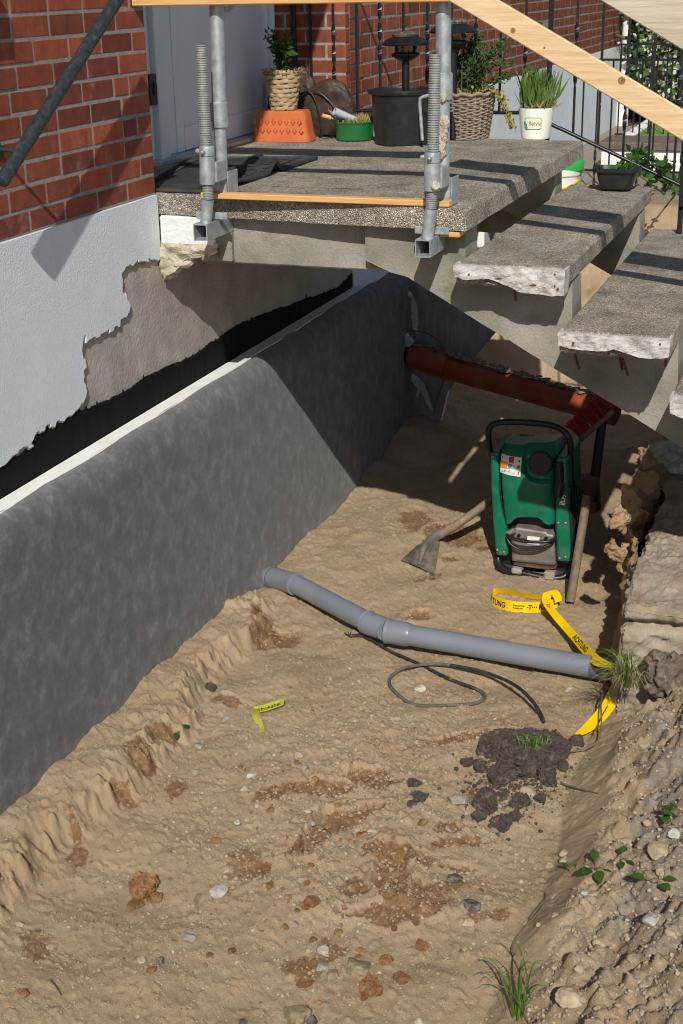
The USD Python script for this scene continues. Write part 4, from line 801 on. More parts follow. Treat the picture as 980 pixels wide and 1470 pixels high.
# tall basket of flat wicker on the planter
bc = np.array([2.05, 0.232, 0.167])
def leaves(n, fn, size, seed, aspect=0.5, droop=0.0):
    r = np.random.default_rng(seed); V, F = [], []
    for i in range(n):
        p, d = fn(r); d = d / (np.linalg.norm(d) + 1e-9); s = size * r.uniform(0.6, 1.3)
        side = np.cross(d, r.normal(size=3)); side /= np.linalg.norm(side) + 1e-9; nr = np.cross(side, d)
        b = len(V); V += [p, p + d * s * 0.45 + side * s * aspect * 0.5 + nr * s * 0.08, p + d * s - (0, 0, droop * s), p + d * s * 0.45 - side * s * aspect * 0.5 + nr * s * 0.08]
        F += [(b, b + 1, b + 2), (b, b + 2, b + 3)]
    return trimesh.Trimesh(np.array(V), F, process=False)
def woven(c, rfn, z0, z1, rows, sticks, amp, thick, n=120, ph=0.0):
    out = []
    for k in range(rows):
        za, zb = z0 + (z1 - z0) * k / rows, z0 + (z1 - z0) * (k + 1) / rows
        h = (zb - za) * 0.48
        prof = [(-0.0, -h), (thick * 0.8, -h * 0.75), (thick, 0), (thick * 0.8, h * 0.75), (0, h)]
        a = np.linspace(0, 2 * np.pi, n, endpoint=False); V = []
        for o, dz in prof:
            zc = (za + zb) / 2; r = rfn(zc) + o + amp * np.sin(sticks * a / 2 + math.pi * k)
            zz = zc + dz + 0.0015 * np.sin(sticks * a / 2 * 1.0 + k * 2.1) + h * 0.25 * np.sin(a * 2 + k + ph)
            V.append(np.stack([c[0] + r * np.cos(a), c[1] + r * np.sin(a), c[2] + zz], 1))
        V = np.vstack(V); F = []
        for i in range(4):
            for j in range(n): F += [(i * n + j, i * n + (j + 1) % n, (i + 1) * n + (j + 1) % n), (i * n + j, (i + 1) * n + (j + 1) % n, (i + 1) * n + j)]
        out.append(trimesh.Trimesh(V, F, process=False))
    return out
bk = thing('tall_basket', 'tall tapering flat-weave basket with a green plant on the terracotta box', 'basket', bc)
rf = lambda z: 0.068 + 0.037 * z / 0.215
for b in woven(bc, rf, 0.0, 0.215, 9, 18, 0.0028, 0.004): part(bk, 'woven_band', b, M['wicker_flat'], smooth=True)
for k in range(18):
    a = 2 * math.pi * k / 18; part(bk, 'stake', tube([bc + (rf(0) * math.cos(a), rf(0) * math.sin(a), 0), bc + (rf(.215) * math.cos(a), rf(.215) * math.sin(a), 0.222)], 0.0032, 6), M['wicker_flat'])
part(bk, 'soil', lathe([(0, 0.195), (0.097, 0.195), (0.1, 0.19)], bc, 24), M['soil'])
part(bk, 'dry_fringe', leaves(70, lambda r: ((lambda a: (bc + (0.098 * math.cos(a), 0.098 * math.sin(a), 0.205), np.array([math.cos(a) * 0.6, math.sin(a) * 0.6, r.uniform(-.4, .7)])))(r.uniform(0, 6.28))), 0.03, 3, 0.3), M['stem'], kind='stuff')
pts = []
r_ = np.random.default_rng(11); stems = []
for i in range(9):
    a = r_.uniform(0, 6.28); top = bc + np.array([0.06 * math.cos(a), 0.07 * math.sin(a) + 0.01, 0.215 + r_.uniform(0.13, 0.2)])
    s = spline([bc + (0.02 * math.cos(a), 0.02 * math.sin(a), 0.19), (bc + (0.035 * math.cos(a), 0.035 * math.sin(a), 0.28)), top], 8); stems.append(s)
part(bk, 'stems', [tube(s, 0.003, 5) for s in stems], M['leaf'])
def on_stem(r):
    s = stems[r.integers(len(stems))]; p = s[r.integers(2, len(s))] + r.normal(0, 0.010, 3); return p, r.normal(size=3) + (0, 0, 0.5)
part(bk, 'foliage', leaves(430, on_stem, 0.028, 12, 0.6), M['leaf_dark'])
for k, (dy, dz, L) in enumerate([(-0.08, 0.30, .085), (-0.065, 0.335, .07), (-0.05, 0.26, .06), (0.0, 0.36, .05), (0.055, 0.33, .05)]):
    p = bc + (-0.03, dy * 0.4, dz); part(bk, 'leaf', leaves(1, lambda r: (p, np.array([-0.2, np.sign(dy + .01) * 1.0, 0.1])), L, k, 0.5, 0.15), M['leaf'])

# leather bag leaning in the corner
lbg = thing('leather_bag', 'worn dark brown leather bag slumped in the corner behind the planter', 'bag', (2.3, 0.2, 0))
def blob(c, s, seed, rot=0.0):
    m = trimesh.creation.icosphere(subdivisions=4); v = m.vertices.copy()
    v = np.sign(v) * np.abs(v) ** 0.8; v = v * np.array(s); v += m.vertices * ((fbm(m.vertices * 2.6, 4, seed) - 0.5) * 0.10 * np.mean(s) * 4)[:, None] * 0.6
    R = np.array([[1, 0, 0], [0, math.cos(rot), -math.sin(rot)], [0, math.sin(rot), math.cos(rot)]])
    return trimesh.Trimesh(v @ R.T + np.array(c), m.faces, process=False)
part(lbg, 'body', blob((2.34, 0.30, 0.20), (0.045, 0.15, 0.195), 1), M['leather'], smooth=True)
part(lbg, 'flap', blob((2.30, 0.07, 0.15), (0.05, 0.17, 0.15), 2, -0.5), M['leather'], smooth=True)
part(lbg, 'seam', tube(spline([(2.25, 0.19, 0.28), (2.232, 0.12, 0.22), (2.228, 0.09, 0.12), (2.235, 0.08, 0.02)], 16), 0.004, 6), M['dark'])
part(lbg, 'seam', tube(spline([(2.25, 0.20, 0.24), (2.235, 0.10, 0.25), (2.235, 0.02, 0.19), (2.24, -0.03, 0.1)], 16), 0.004, 6), M['dark'])
part(lbg, 'strap', tube(spline([(2.26, 0.1, 0.012), (2.2, 0.06, 0.015), (2.19, 0.0, 0.012), (2.24, -0.02, 0.02)], 16), 0.008, 6), M['dark'], smooth=True)

# green enamel bowl with hand tools
bw = np.array([2.14, -0.155, 0.001])
bo = thing('green_bowl', 'green enamel bowl full of dry plants and small hand tools', 'bowl', bw)
part(bo, 'body', lathe([(0, 0), (0.095, 0.0), (0.103, 0.008), (0.109, 0.085), (0.117, 0.094), (0.119, 0.102), (0.112, 0.104), (0.105, 0.095), (0.10, 0.08), (0, 0.078)], bw, 40), M['bowl_green'], smooth=40)
part(bo, 'dry_plants', leaves(150, lambda r: ((lambda a, q: (bw + (q * math.cos(a), q * math.sin(a), 0.085), np.array([r.normal() * .5, r.normal() * .5, 1.0])))(r.uniform(0, 6.28), 0.10 * math.sqrt(r.random()))), 0.055, 6, 0.16), M['straw'])
part(bo, 'green_plants', leaves(80, lambda r: ((lambda a, q: (bw + (q * math.cos(a), q * math.sin(a), 0.09), np.array([r.normal() * .6, r.normal() * .6, 1.0])))(r.uniform(0, 6.28), 0.10 * math.sqrt(r.random()))), 0.045, 7, 0.35), M['leaf_yellow'])
tl = thing('grey_tube_tool', 'pale grey hollow tube handle with green grip lying across the bowl', 'garden tool', bw + (0, 0.03, 0.1))
ta, tb_ = bw + np.array([-0.115, 0.075, 0.165]), bw + np.array([-0.02, -0.015, 0.105])
part(tl, 'tube', lathe([(0.013, 0), (0.020, 0), (0.020, np.linalg.norm(tb_ - ta)), (0.013, np.linalg.norm(tb_ - ta)), (0.013, 0)], ta, 20, axis=tb_ - ta), M['tool_grey'], smooth=40)
part(tl, 'grip', tube([tb_, tb_ + (tb_ - ta) * 0.35], 0.021, 14), M['bowl_green'], smooth=40)
tw = thing('garden_fork', 'small hand tool with pale wooden tip sticking out of the bowl', 'garden tool', bw + (-0.05, 0.1, 0.1))
part(tw, 'handle', tube([bw + (-0.1, 0.155, 0.14), bw + (-0.075, 0.115, 0.125)], [0.010, 0.012], 10), M['wood_flat'], smooth=40); part(tw, 'shaft', tube([bw + (-0.075, 0.115, 0.125), bw + (-0.03, 0.03, 0.088)], 0.005, 8), M['galv_dull'])
part(tw, 'blade', tube([bw + (-0.11, 0.115, 0.172), bw + (-0.085, 0.095, 0.145), bw + (-0.03, 0.05, 0.088)], [0.002, 0.009, 0.004], 6), M['galv'])

# black builder's bucket
kc = np.array([2.03, -0.475, 0.001])
bu = thing('black_bucket', "black rubber builder's bucket with a grey bent handle beside the right post", 'bucket', kc)
part(bu, 'body', lathe([(0, 0), (0.15, 0), (0.157, 0.008), (0.173, 0.26), (0.183, 0.263), (0.186, 0.274), (0.184, 0.284), (0.174, 0.286), (0.168, 0.275), (0.15, 0.012), (0, 0.01)], kc, 48), M['dark'], smooth=40)
part(bu, 'spout_lip', lathe([(0.0, 0.0), (0.02, 0.01), (0.026, 0.03), (0.0, 0.03)], kc + (-0.02, 0.176, 0.252), 14), M['dark'], smooth=40)
h1, h2, h3 = at(632, 133, 'X', 1.83), at(602, 139, 'X', 1.83), at(606, 202, 'X', 1.83)
part(bu, 'handle', tube([h1 + (0, -0.06, 0.02), h1, h2 + (0, -0.02, 0.0), h2 + (0, -0.004, -0.008), h2 + (0, -0.001, -0.03), h3], 0.009, 10), M['galv'], smooth=40, label='bent grey metal handle')
# solar lamps
def solar_lamp(px, ytop, X, label):
    top = at(px, ytop, 'X', X); c0 = np.array([X, top[1], 0.0]); zt = top[2]
    t = thing('solar_lamp', label, 'garden lamp', (X, top[1], zt - 0.4), 'solar garden lamps by the railing')
    part(t, 'stake', tube([(X, top[1], 0.012), (X, top[1], zt - 0.145)], 0.021, 14), M['black_steel'], smooth=40)
    part(t, 'collar', lathe([(0.0, -0.15), (0.035, -0.15), (0.076, -0.124), (0.08, -0.112), (0.06, -0.104), (0, -0.104)], c0 + (0, 0, zt), 28), M['black_steel'], smooth=40)
    part(t, 'glass', lathe([(0.058, -0.106), (0.062, -0.08), (0.060, -0.052), (0.056, -0.106)], c0 + (0, 0, zt), 28), M['glass_dim'], smooth=60)
    part(t, 'shade', lathe([(0.0, -0.05), (0.128, -0.068), (0.131, -0.06), (0.105, -0.038), (0.07, -0.024), (0, -0.02)], c0 + (0, 0, zt), 36), M['black_steel'], smooth=40)
    part(t, 'solar_cap', lathe([(0.07, -0.023), (0.074, -0.012), (0.067, -0.001), (0.052, 0.002), (0.0, -0.003)], c0 + (0, 0, zt), 32), M['stone_dark'], smooth=40)
solar_lamp(582, 46, 2.18, 'black solar lamp standing behind the black bucket')
solar_lamp(651, 28, 2.22, 'black solar lamp half hidden behind the right post and leafy plant')
# big round wicker basket
wc = np.array([2.34, -0.745, 0.001]); wr2 = lambda z: 0.118 + 0.032 * min(1, z / 0.2) 
wk = thing('wicker_basket', 'round grey wicker basket holding a leafy trailing shrub', 'basket', wc)
for b in woven(wc, wr2, 0.0, 0.235, 22, 24, 0.0045, 0.0045, 160, 0.6): part(wk, 'woven_band', b, M['wicker'], smooth=True)
part(wk, 'rim', tube([wc + (0.158 * math.cos(a), 0.158 * math.sin(a), 0.243 + 0.005 * math.sin(12 * a)) for a in np.linspace(0, 2 * math.pi, 90)[:-1]], 0.010, 8, closed=True), M['wicker'], smooth=True)
for k in range(22):
    a = 2 * math.pi * k / 22; part(wk, 'stake', tube([wc + (wr2(z) * math.cos(a), wr2(z) * math.sin(a), z) for z in (0, 0.1, 0.2, 0.25)], 0.004, 6), M['wicker'])
part(wk, 'soil', lathe([(0, 0.21), (0.145, 0.21)], wc, 24), M['soil'])
r_ = np.random.default_rng(21); stems = []
for i in range(34):
    a = r_.uniform(0, 6.28); rr = abs(r_.normal(0, 0.09)) + 0.02; hgt = r_.uniform(0.12, 0.34)
    e = wc + (rr * math.cos(a), rr * 1.25 * math.sin(a) - 0.02, 0.22 + hgt)
    stems.append(spline([wc + (0.05 * math.cos(a), 0.05 * math.sin(a), 0.2), wc + (0.6 * rr * math.cos(a) + r_.normal(0, .02), 0.6 * rr * math.sin(a), 0.22 + 0.6 * hgt), e], 10))
for ey, ez in ((-0.24, 0.33), (-0.25, 0.40), (-0.22, 0.47)):
    stems.append(spline([wc + (0, -0.06, 0.22), wc + (0.0, ey * 0.6, ez - 0.02), wc + (-0.02, ey, ez)], 10))
part(wk, 'stems', [tube(s, np.linspace(0.004, 0.0015, 10), 5) for s in stems], M['stem'])
part(wk, 'foliage', leaves(1500, on_stem, 0.026, 22, 0.55), M['leaf'])
part(wk, 'foliage_dark', leaves(900, on_stem, 0.026, 23, 0.55), M['leaf_dark'])
tr_ = spline([wc + (-0.05, -0.11, 0.24), wc + (-0.06, -0.185, 0.245), wc + (-0.07, -0.235, 0.16), wc + (-0.08, -0.285, 0.07)], 20)
part(wk, 'trailing_stem', tube(tr_, 0.003, 5), M['stem'])
stems = [tr_]; part(wk, 'trailing_leaves', leaves(110, on_stem, 0.026, 24, 0.7), M['leaf_yellow'])
stems = [np.array([wc + (0.11 * math.cos(a), 0.12 * math.sin(a), 0.25) for a in np.linspace(2.4, 5.4, 16)])]
part(wk, 'low_leaves', leaves(90, on_stem, 0.02, 25, 0.7), M['leaf_yellow'])
# white ceramic pot
wp = np.array([2.39, -1.125, 0.001])
wpt = thing('white_pot', 'white ceramic herb pot with a small framed label on the landing corner', 'plant pot', wp)
part(wpt, 'body', lathe([(0, 0), (0.074, 0), (0.078, 0.005), (0.0975, 0.158), (0.0985, 0.165), (0.094, 0.166), (0.089, 0.158), (0, 0.15)], wp, 48), M['ceramic'], smooth=40)
part(wpt, 'soil', lathe([(0, 0.153), (0.09, 0.153)], wp, 24), M['soil'])
def on_pot(u, z, o):                                      # u: metres round the pot from the side that faces the photographer
    a = math.pi + 0.24 + u / 0.094; r = 0.0783 + 0.0195 * (z / 0.158) + o
    return wp + (r * math.cos(a), r * math.sin(a), z)
def pot_patch(u0, u1, z0, z1, o, cut=0.0):
    pts = [(u0 + cut, z0), (u1 - cut, z0), (u1, z0 + cut), (u1, z1 - cut), (u1 - cut, z1), (u0 + cut, z1), (u0, z1 - cut), (u0, z0 + cut)] if cut else [(u0, z0), (u1, z0), (u1, z1), (u0, z1)]
    m = trimesh.creation.extrude_polygon(Polygon(pts), 0.0008, engine='earcut'); v, f = trimesh.remesh.subdivide_to_size(m.vertices, m.faces, 0.012)
    return trimesh.Trimesh(np.array([on_pot(p[0], p[1], o + p[2]) for p in v]), f, process=False)
lbp = part(wpt, 'label', pot_patch(-0.068, 0.03, 0.055, 0.118, 0.0008, 0.008), M['teal'], label='teal framed cream label with handwritten-style lettering')
part(lbp, 'label_field', pot_patch(-0.065, 0.027, 0.058, 0.115, 0.002, 0.007), M['cream'])
part(lbp, 'flower_print', [pot_patch(-0.071, -0.053, 0.06, 0.088, 0.0032, 0.006), pot_patch(-0.064, -0.05, 0.055, 0.073, 0.0038, 0.005), pot_patch(-0.072, -0.061, 0.083, 0.1, 0.0036, 0.004)], M['teal'])
tx = meshkit.text_mesh('Salvia', 0.019, 0.0006); tx.vertices[:, 0] += -0.044; tx.vertices[:, 1] += 0.078
tx.vertices = np.array([on_pot(p[0], p[1], 0.0032 + p[2]) for p in tx.vertices]); part(lbp, 'lettering', tx, M['ink'])
part(wpt, 'herb_blades', leaves(280, lambda r: ((lambda a, q: (wp + (q * math.cos(a), q * math.sin(a), 0.155), np.array([r.normal() * .16, r.normal() * .2, 1.0])))(r.uniform(0, 6.28), 0.085 * math.sqrt(r.random()))), 0.185, 26, 0.015), M['grass'])
part(wpt, 'herb_leaves', leaves(420, lambda r: ((lambda a, q: (wp + (q * math.cos(a), q * math.sin(a) - 0.01, 0.16 + 0.2 * r.random() ** 1.3), np.array([r.normal() * .7, r.normal() * .7, 1.0])))(r.uniform(0, 6.28), 0.09 * math.sqrt(r.random()))), 0.03, 27, 0.12), M['grass'])
part(wpt, 'brown_leaves', leaves(90, lambda r: ((lambda a, q: (wp + (q * math.cos(a), q * math.sin(a) - 0.02, 0.16), np.array([r.normal() * .7, r.normal() * .7, 1.0])))(r.uniform(0, 6.28), 0.095 * math.sqrt(r.random()))), 0.05, 28, 0.2), M['straw'])

# ================================================================== stair railing
rl = thing('stair_railing', 'black wrought iron railing with twisted bars along the far side of the steps', 'railing', (2.44, -0.3, 0.0))
RXX = 2.435
def bar(y, z0, z1, twist, x=RXX, w=0.0125, tz=None):
    if not twist: return box(x - w / 2, x + w / 2, y - w / 2, y + w / 2, z0, z1)
    zs = np.linspace(z0, z1, 64); V, F = [], []; mid = tz
    for z in zs:
        t = np.clip((z - mid + 0.17) / 0.34, 0, 1); a = 2 * math.pi * 1.5 * t; inside = 1 if 0 < t < 1 else 0
        wx, wy = (w * (1.0 + 0.75 * inside), w * (1 - 0.35 * inside))
        for sx, sy in ((-1, -1), (1, -1), (1, 1), (-1, 1)):
            px_, py_ = sx * wx / 2, sy * wy / 2; V.append((x + px_ * math.cos(a) - py_ * math.sin(a), y + px_ * math.sin(a) + py_ * math.cos(a), z))
    for i in range(63):
        for j in range(4): q = (i * 4 + j, i * 4 + (j + 1) % 4, i * 4 + 4 + (j + 1) % 4, i * 4 + 4 + j); F += [(q[0], q[1], q[2]), (q[0], q[2], q[3])]
    return trimesh.Trimesh(np.array(V), F, process=False)
r0, r1 = at(636, 163, 'X', RXX), at(748, 160, 'X', RXX); r2 = at(790, 178, 'X', RXX); r3 = at(980, 268, 'X', RXX)
zr = (r0[2] + r1[2]) / 2; d_ = r3 - r2; slope = d_[2] / d_[1]
path = np.vstack([[(RXX, 0.32, zr), (RXX, r1[1] + 0.03, zr)], spline([(RXX, r1[1], zr), (RXX, r1[1] - 0.07, zr - 0.008), r2, r2 + d_ * 0.08], 8)[1:], [r2 + d_ * 1.9]])
part(rl, 'bottom_rail', tube(path, 0.0105, 8), M['black_steel'], smooth=True)
part(rl, 'top_rail', tube(path + (0, 0, 0.82), 0.014, 10), M['black_steel'], smooth=True)
zrail = lambda y: float(np.interp(-y, -path[:, 1], path[:, 2]))
k = 0
while 0.21 - 0.1395 * k > -3.0:
    y = 0.21 - 0.1395 * k; z0 = zrail(y)
    part(rl, 'baluster', bar(y, z0, z0 + 0.82, k % 2 == 1, tz=z0 + (0.30 if k % 4 == 1 else 0.42)), M['black_steel']); k += 1
yp = float(at(789, 120, 'X', RXX)[1])
part(rl, 'post', box(RXX - 0.035, RXX - 0.012, yp - 0.0125, yp + 0.0125, -0.1, zr + 0.9, 0.003), M['black_steel']); part(rl, 'post', box(RXX - 0.012, RXX + 0.012, 0.30, 0.325, 0.0, zr + 0.9, 0.003), M['black_steel'])
part(rl, 'fixing_lug', box(RXX - 0.11, RXX - 0.036, yp - 0.012, yp + 0.012, -0.062, -0.038, 0.003), M['black_steel'])
for y_ in (-2.0, -2.7):
    part(rl, 'post', box(1.84, 1.865, y_ - 0.0125, y_ + 0.0125, zrail(y_) - 0.75, zrail(y_) + 0.9, 0.003), M['black_steel'])
    part(rl, 'fixing_lug', box(1.84, RXX, y_ - 0.01, y_ + 0.01, zrail(y_) - 0.01, zrail(y_) + 0.012, 0.003), M['black_steel'])
# black planter on the upper tread
pc2 = np.array([1.9, -1.62, -0.187]); 
pa, pb_ = at(860, 262, 'Z', -0.187), at(903, 262, 'Z', -0.187)
pc2 = (pa + pb_) / 2 + (0, -0.045, 0); hw = abs(pa[1] - pb_[1]) / 2 + 0.012; pc2[0] += 0.0
pc2[0] = min(pc2[0], 1.90)
V, F = [], []; n = 36
for z, sx, sy in [(0.0, 0.06, hw - 0.012), (0.005, 0.064, hw - 0.008), (0.085, 0.078, hw + 0.012), (0.087, 0.092, hw + 0.03), (0.103, 0.094, hw + 0.032), (0.105, 0.086, hw + 0.024), (0.08, 0.074, hw + 0.01)]:
    for k in range(n):
        a = 2 * math.pi * k / n; ca, sa = math.cos(a), math.sin(a)
        V.append((pc2[0] + np.sign(ca) * abs(ca) ** 0.4 * sx, pc2[1] + np.sign(sa) * abs(sa) ** 0.4 * sy, pc2[2] + z + 0.001))
for i in range(6):
    for k in range(n): F += [(i * n + k, i * n + (k + 1) % n, (i + 1) * n + (k + 1) % n), (i * n + k, (i + 1) * n + (k + 1) % n, (i + 1) * n + k)]
V += [(pc2[0], pc2[1], pc2[2] + 0.08), (pc2[0], pc2[1], pc2[2] + 0.001)]
F += [(len(V) - 2, 6 * n + k, 6 * n + (k + 1) % n) for k in range(n)] + [(len(V) - 1, (k + 1) % n, k) for k in range(n)]
pln = thing('black_planter', 'black plastic window box at the far end of the upper tread', 'planter', pc2)
part(pln, 'body', trimesh.Trimesh(np.array(V), F, process=False), M['dark'], smooth=40)
part(pln, 'sprig', leaves(22, lambda r: (pc2 + (0, -0.05 + r.normal(0, .03), 0.085), np.array([r.normal() * .5, r.normal() * .8, 1])), 0.05, 31, 0.7), M['leaf'])
# ================================================================== garden beyond the steps
gw = thing('garden_wall', 'low white garden wall with dark coping beyond the steps', 'wall', (8.15, -3, -1.0))
wy0 = float(at(862, 240, 'X', 8)[1])
part(gw, 'wall', box(8.0, 8.3, -9.0, wy0, -1.2, -0.70), M['garden_white'], label='white rendered wall'); part(gw, 'kerb', box(8.301, 12.6, -0.72, -0.60, -1.2, -0.64), M['garden_white']); single('house_path', box(6.6, 14.0, -0.598, -0.016, -1.1, -0.872), M['stone_grey'], 'narrow paved strip along the foot of the house', None, kind='structure'); part(gw, 'coping', box(7.97, 8.6, -9.0, wy0 + 0.03, -0.698, -0.625, 0.01), M['coping'])
lw_ = np.array([[8.601, -40, -0.65], [80, -40, -0.65], [80, 40, -0.65], [12.6, 40, -0.65], [12.6, -0.66, -0.65], [8.601, -0.66, -0.65]])
lm = single('lawn', trimesh.Trimesh(lw_, [(0, 1, 4), (0, 4, 5), (1, 2, 4), (4, 2, 3)], process=False), M['lawn'], 'sunlit lawn behind the low white wall', None, kind='structure')
def fence(name, X, ya, yb, z0, z1, step, label, rails, th, tw):
    t = thing(name, label, 'fence', (X, ya, z0))
    for z in rails: part(t, 'rail', box(X - th, X + th, ya, yb, z - th, z + th), M['black_steel'])
    y = ya - 0.03; k = 0
    while y > yb:
        part(t, 'bar', bar(y, z0, z1, tw and k % 3 == 1, X, 0.013, tz=z0 + 0.3 if tw else None), M['black_steel']); y -= step; k += 1
    return t
F1 = 6.5; z1_, z0_ = at(900, 86, 'X', F1)[2], at(900, 246, 'X', F1)[2]
fence('garden_fence', F1, at(834, 86, 'X', F1)[1], -2.6, z0_ - 0.3, z1_, 0.118, 'nearer black iron garden fence with some twisted bars', (z1_, z0_), 0.009, True)
F2 = 9.0; z1_, z0_ = at(900, 64, 'X', F2)[2], at(900, 196, 'X', F2)[2]
fence('garden_fence', F2, at(888, 64, 'X', F2)[1], -2.6, z0_ , z1_, 0.15, 'farther black iron garden fence standing on the lawn', (z1_, z0_ + 0.02), 0.008, False)
iv = thing('ivy_bush', 'green ivy growing along the foot of the white garden wall', 'ivy', (5.2, -1.2, -0.9))
ia, ib, ic = at(905, 255, 'X', 5.0), at(945, 250, 'X', 5.0), at(890, 228, 'X', 5.0)
def ivp(r):
    p = (ia, ib, ib + (0, -0.12, -0.1), ic + (0.3, -0.08, -0.12), ia + (0, -.05, .12), ib + (0, -.0, -.1))[r.integers(6)]
    return p + r.normal(0, 1, 3) * (0.1, 0.05, 0.035) + (0, 0, 0.04), r.normal(size=3) + (-.5, 0, .5)
part(iv, 'leaves', leaves(230, ivp, 0.06, 33, 0.95), M['leaf']); part(iv, 'stems', [tube(spline([(5.05, ia[1] + dy * .4, -0.95), (5.0, ia[1] + dy, ia[2] - 0.15), (5.0, ia[1] + dy * 1.6, ia[2] + 0.1)], 8), 0.007, 5) for dy in (-0.3, -0.1, 0.06, .15)], M['stem'])
# green tub and white tub on the ground beyond
gt = at(826, 237, 'X', 5.4); gc = np.array([5.4, gt[1] + 0.14, -0.9])
gb = thing('green_tub', 'bright green plastic tub with lid beyond the landing corner', 'tub', gc)
hz = gt[2] + 0.07 - gc[2]
part(gb, 'body', lathe([(0, 0), (0.16, 0), (0.19, hz - 0.10), (0, hz - 0.10)], gc, 32), M['pale_green'], smooth=40); part(gb, 'lid', lathe([(0.2, hz - 0.105), (0.205, hz - 0.06), (0.19, hz - 0.02), (0.12, hz + 0.02), (0, hz + 0.03)], gc, 32), M['bright_green'], smooth=40)
part(gb, 'rim', lathe([(0.195, hz - 0.125), (0.205, hz - 0.12), (0.205, hz - 0.1), (0.195, hz - 0.1)], gc, 32), M['bowl_green'], smooth=40)
wt = at(812, 252, 'X', 4.3); wcc = np.array([4.3, wt[1] + 0.10, -0.9])
wb = thing('white_tub', 'cream plastic tub with a yellow handle behind the upper tread', 'tub', wcc); hz = wt[2] - wcc[2]
part(wb, 'body', lathe([(0, 0), (0.15, 0), (0.185, hz), (0.195, hz + 0.01), (0.18, hz + 0.012), (0.15, 0.1), (0, 0.1)], wcc, 36), M['ceramic'], smooth=40)
part(wb, 'handle', tube([wcc + (0.19 * math.cos(a), 0.19 * math.sin(a), hz - 0.05 + 0.02 * math.sin(3 * a)) for a in np.linspace(math.pi, 2 * math.pi, 20)], 0.008, 6), M['yellow'], smooth=True)
# trees
def tree(c, h, r, n, seed, label, leaf='leaf_tree', size=0.15, name='garden_tree', low=0.25):
    c = np.asarray(c, float); t = thing(name, label, 'tree' if 'tree' in name else 'shrub', c); rg = np.random.default_rng(seed)
    limbs = [tube(spline([c, c + (rg.normal(0, .05), rg.normal(0, .05), h * 0.3), c + (rg.normal(0, .1), rg.normal(0, .1), h * 0.75)], 10), np.linspace(0.11, 0.03, 10) * h / 4, 8)]
    cl = []
    for i in range(26):
        a, e = rg.uniform(0, 6.28), rg.uniform(low, 1.0)
        p = c + np.array([math.cos(a) * r * rg.uniform(.2, 1) * math.sqrt(max(0.1, 1 - (2 * e - 1.1) ** 2)), math.sin(a) * r * rg.uniform(.2, 1) * math.sqrt(max(0.1, 1 - (2 * e - 1.1) ** 2)), h * e]); cl.append(p)
        limbs.append(tube(spline([c + (0, 0, h * e * 0.55), c * 0.4 + p * 0.6 + (0, 0, -.1), p], 7), np.linspace(0.035, 0.008, 7) * h / 4, 6))
    part(t, 'trunk', limbs, M['bark'], smooth=True)
    fn = lambda g: (cl[g.integers(26)] + g.normal(0, 1, 3) * r * 0.17, g.normal(size=3) + (0, 0, -.2))
    part(t, 'crown', leaves(n, fn, size, seed + 1, 0.6), M[leaf])
    return t, cl
tree(at(925, 170, 'Z', -0.65) + (1.5, 0, 0), 3.6, 1.5, 5200, 41, 'dense green garden tree left of the fence bars behind the lawn')
tree(at(985, 165, 'Z', -0.65) + (2.5, -0.3, 0), 4.0, 1.7, 5200, 43, 'garden tree at the right edge behind the grey board', low=0.15)
tree(at(955, 150, 'Z', -0.65) + (6, 0.6, 0), 5.0, 2.4, 5200, 45, 'tall tree farther back between the two garden trees', size=0.22)
sh, cl = tree(at(965, 160, 'Z', -0.65) + (0.6, 0, 0), 1.5, 0.7, 1500, 47, 'white flowering shrub in front of the garden trees', name='flowering_shrub', size=0.11, low=0.1)
part(sh, 'blossom', leaves(1500, lambda g: (cl[g.integers(26)] + g.normal(0, 1, 3) * 0.14 + (-.1, 0, 0), g.normal(size=3)), 0.05, 48, 0.95), M['blossom'])
hd = thing('clipped_hedge', 'dark hedge closing the garden behind the trees', 'hedge', (27, -2, -0.65)); rg = np.random.default_rng(50)
part(hd, 'foliage', leaves(14000, lambda g: (np.array([27 + g.normal(0, .5), g.uniform(-9, 4), -0.65 + 3.4 * g.random() ** 0.8]), g.normal(size=3)), 0.3, 51, 0.6), M['leaf_tree']); part(hd, 'stems', [tube([(27 + rg.normal(0, .2), y, -0.65), (27 + rg.normal(0, .3), y + rg.normal(0, .2), 1.8)], 0.05, 6) for y in np.arange(-9, 4, 0.7)], M['bark'])

# ================================================================== pipes
M['grain_earth'] = mat('earth_grain', [(0.3, (0.10, 0.08, 0.058)), (0.7, (0.22, 0.18, 0.135))], 40, rough=0.97, fine=(300, 0.2))
op = thing('orange_pipe', 'orange-red drain pipe crossing behind the compactor, earth on its top', 'drain pipe', (3.0, -0.9, -1.55))
o0 = at(590, 508, 'X', 3.06); o1 = at(640, 527, 'X', 3.03); o2 = at(872, 590, 'X', 2.75); o2b = o2 + (o2 - o1) * 0.05
part(op, 'pipe', tube([o1 - (o2 - o1) * .02, o2b], 0.079, 32), M['orange_pipe'], smooth=40)
dv = (o1 - o0) / np.linalg.norm(o1 - o0)
part(op, 'socket', tube([o0, o0 + dv * 0.01, o1 - dv * 0.02, o1 + dv * 0.012, o1 + dv * 0.02], [0.084, 0.089, 0.089, 0.093, 0.081], 32), M['orange_pipe'], smooth=40)
part(op, 'wall_sleeve', tube([o0 - dv * 0.10, o0 + dv * 0.004], 0.078, 28), M['dark'], smooth=40)
rg = np.random.default_rng(61); crumbs = []
for i in range(90):
    t_ = rg.random() ** 0.8 * 0.95; p = o0 + (o2 - o0) * t_; crumbs.append(rock(p + (rg.normal(0, .022), 0, (0.089 if t_ < .18 else 0.078) + rg.normal(0, .004)), np.array((0.024, 0.03, 0.009)) * rg.uniform(.4, 1.2), 400 + i, 1, 0.4))
part(op, 'earth_crumbs', crumbs, M['grain_earth'], kind='stuff')
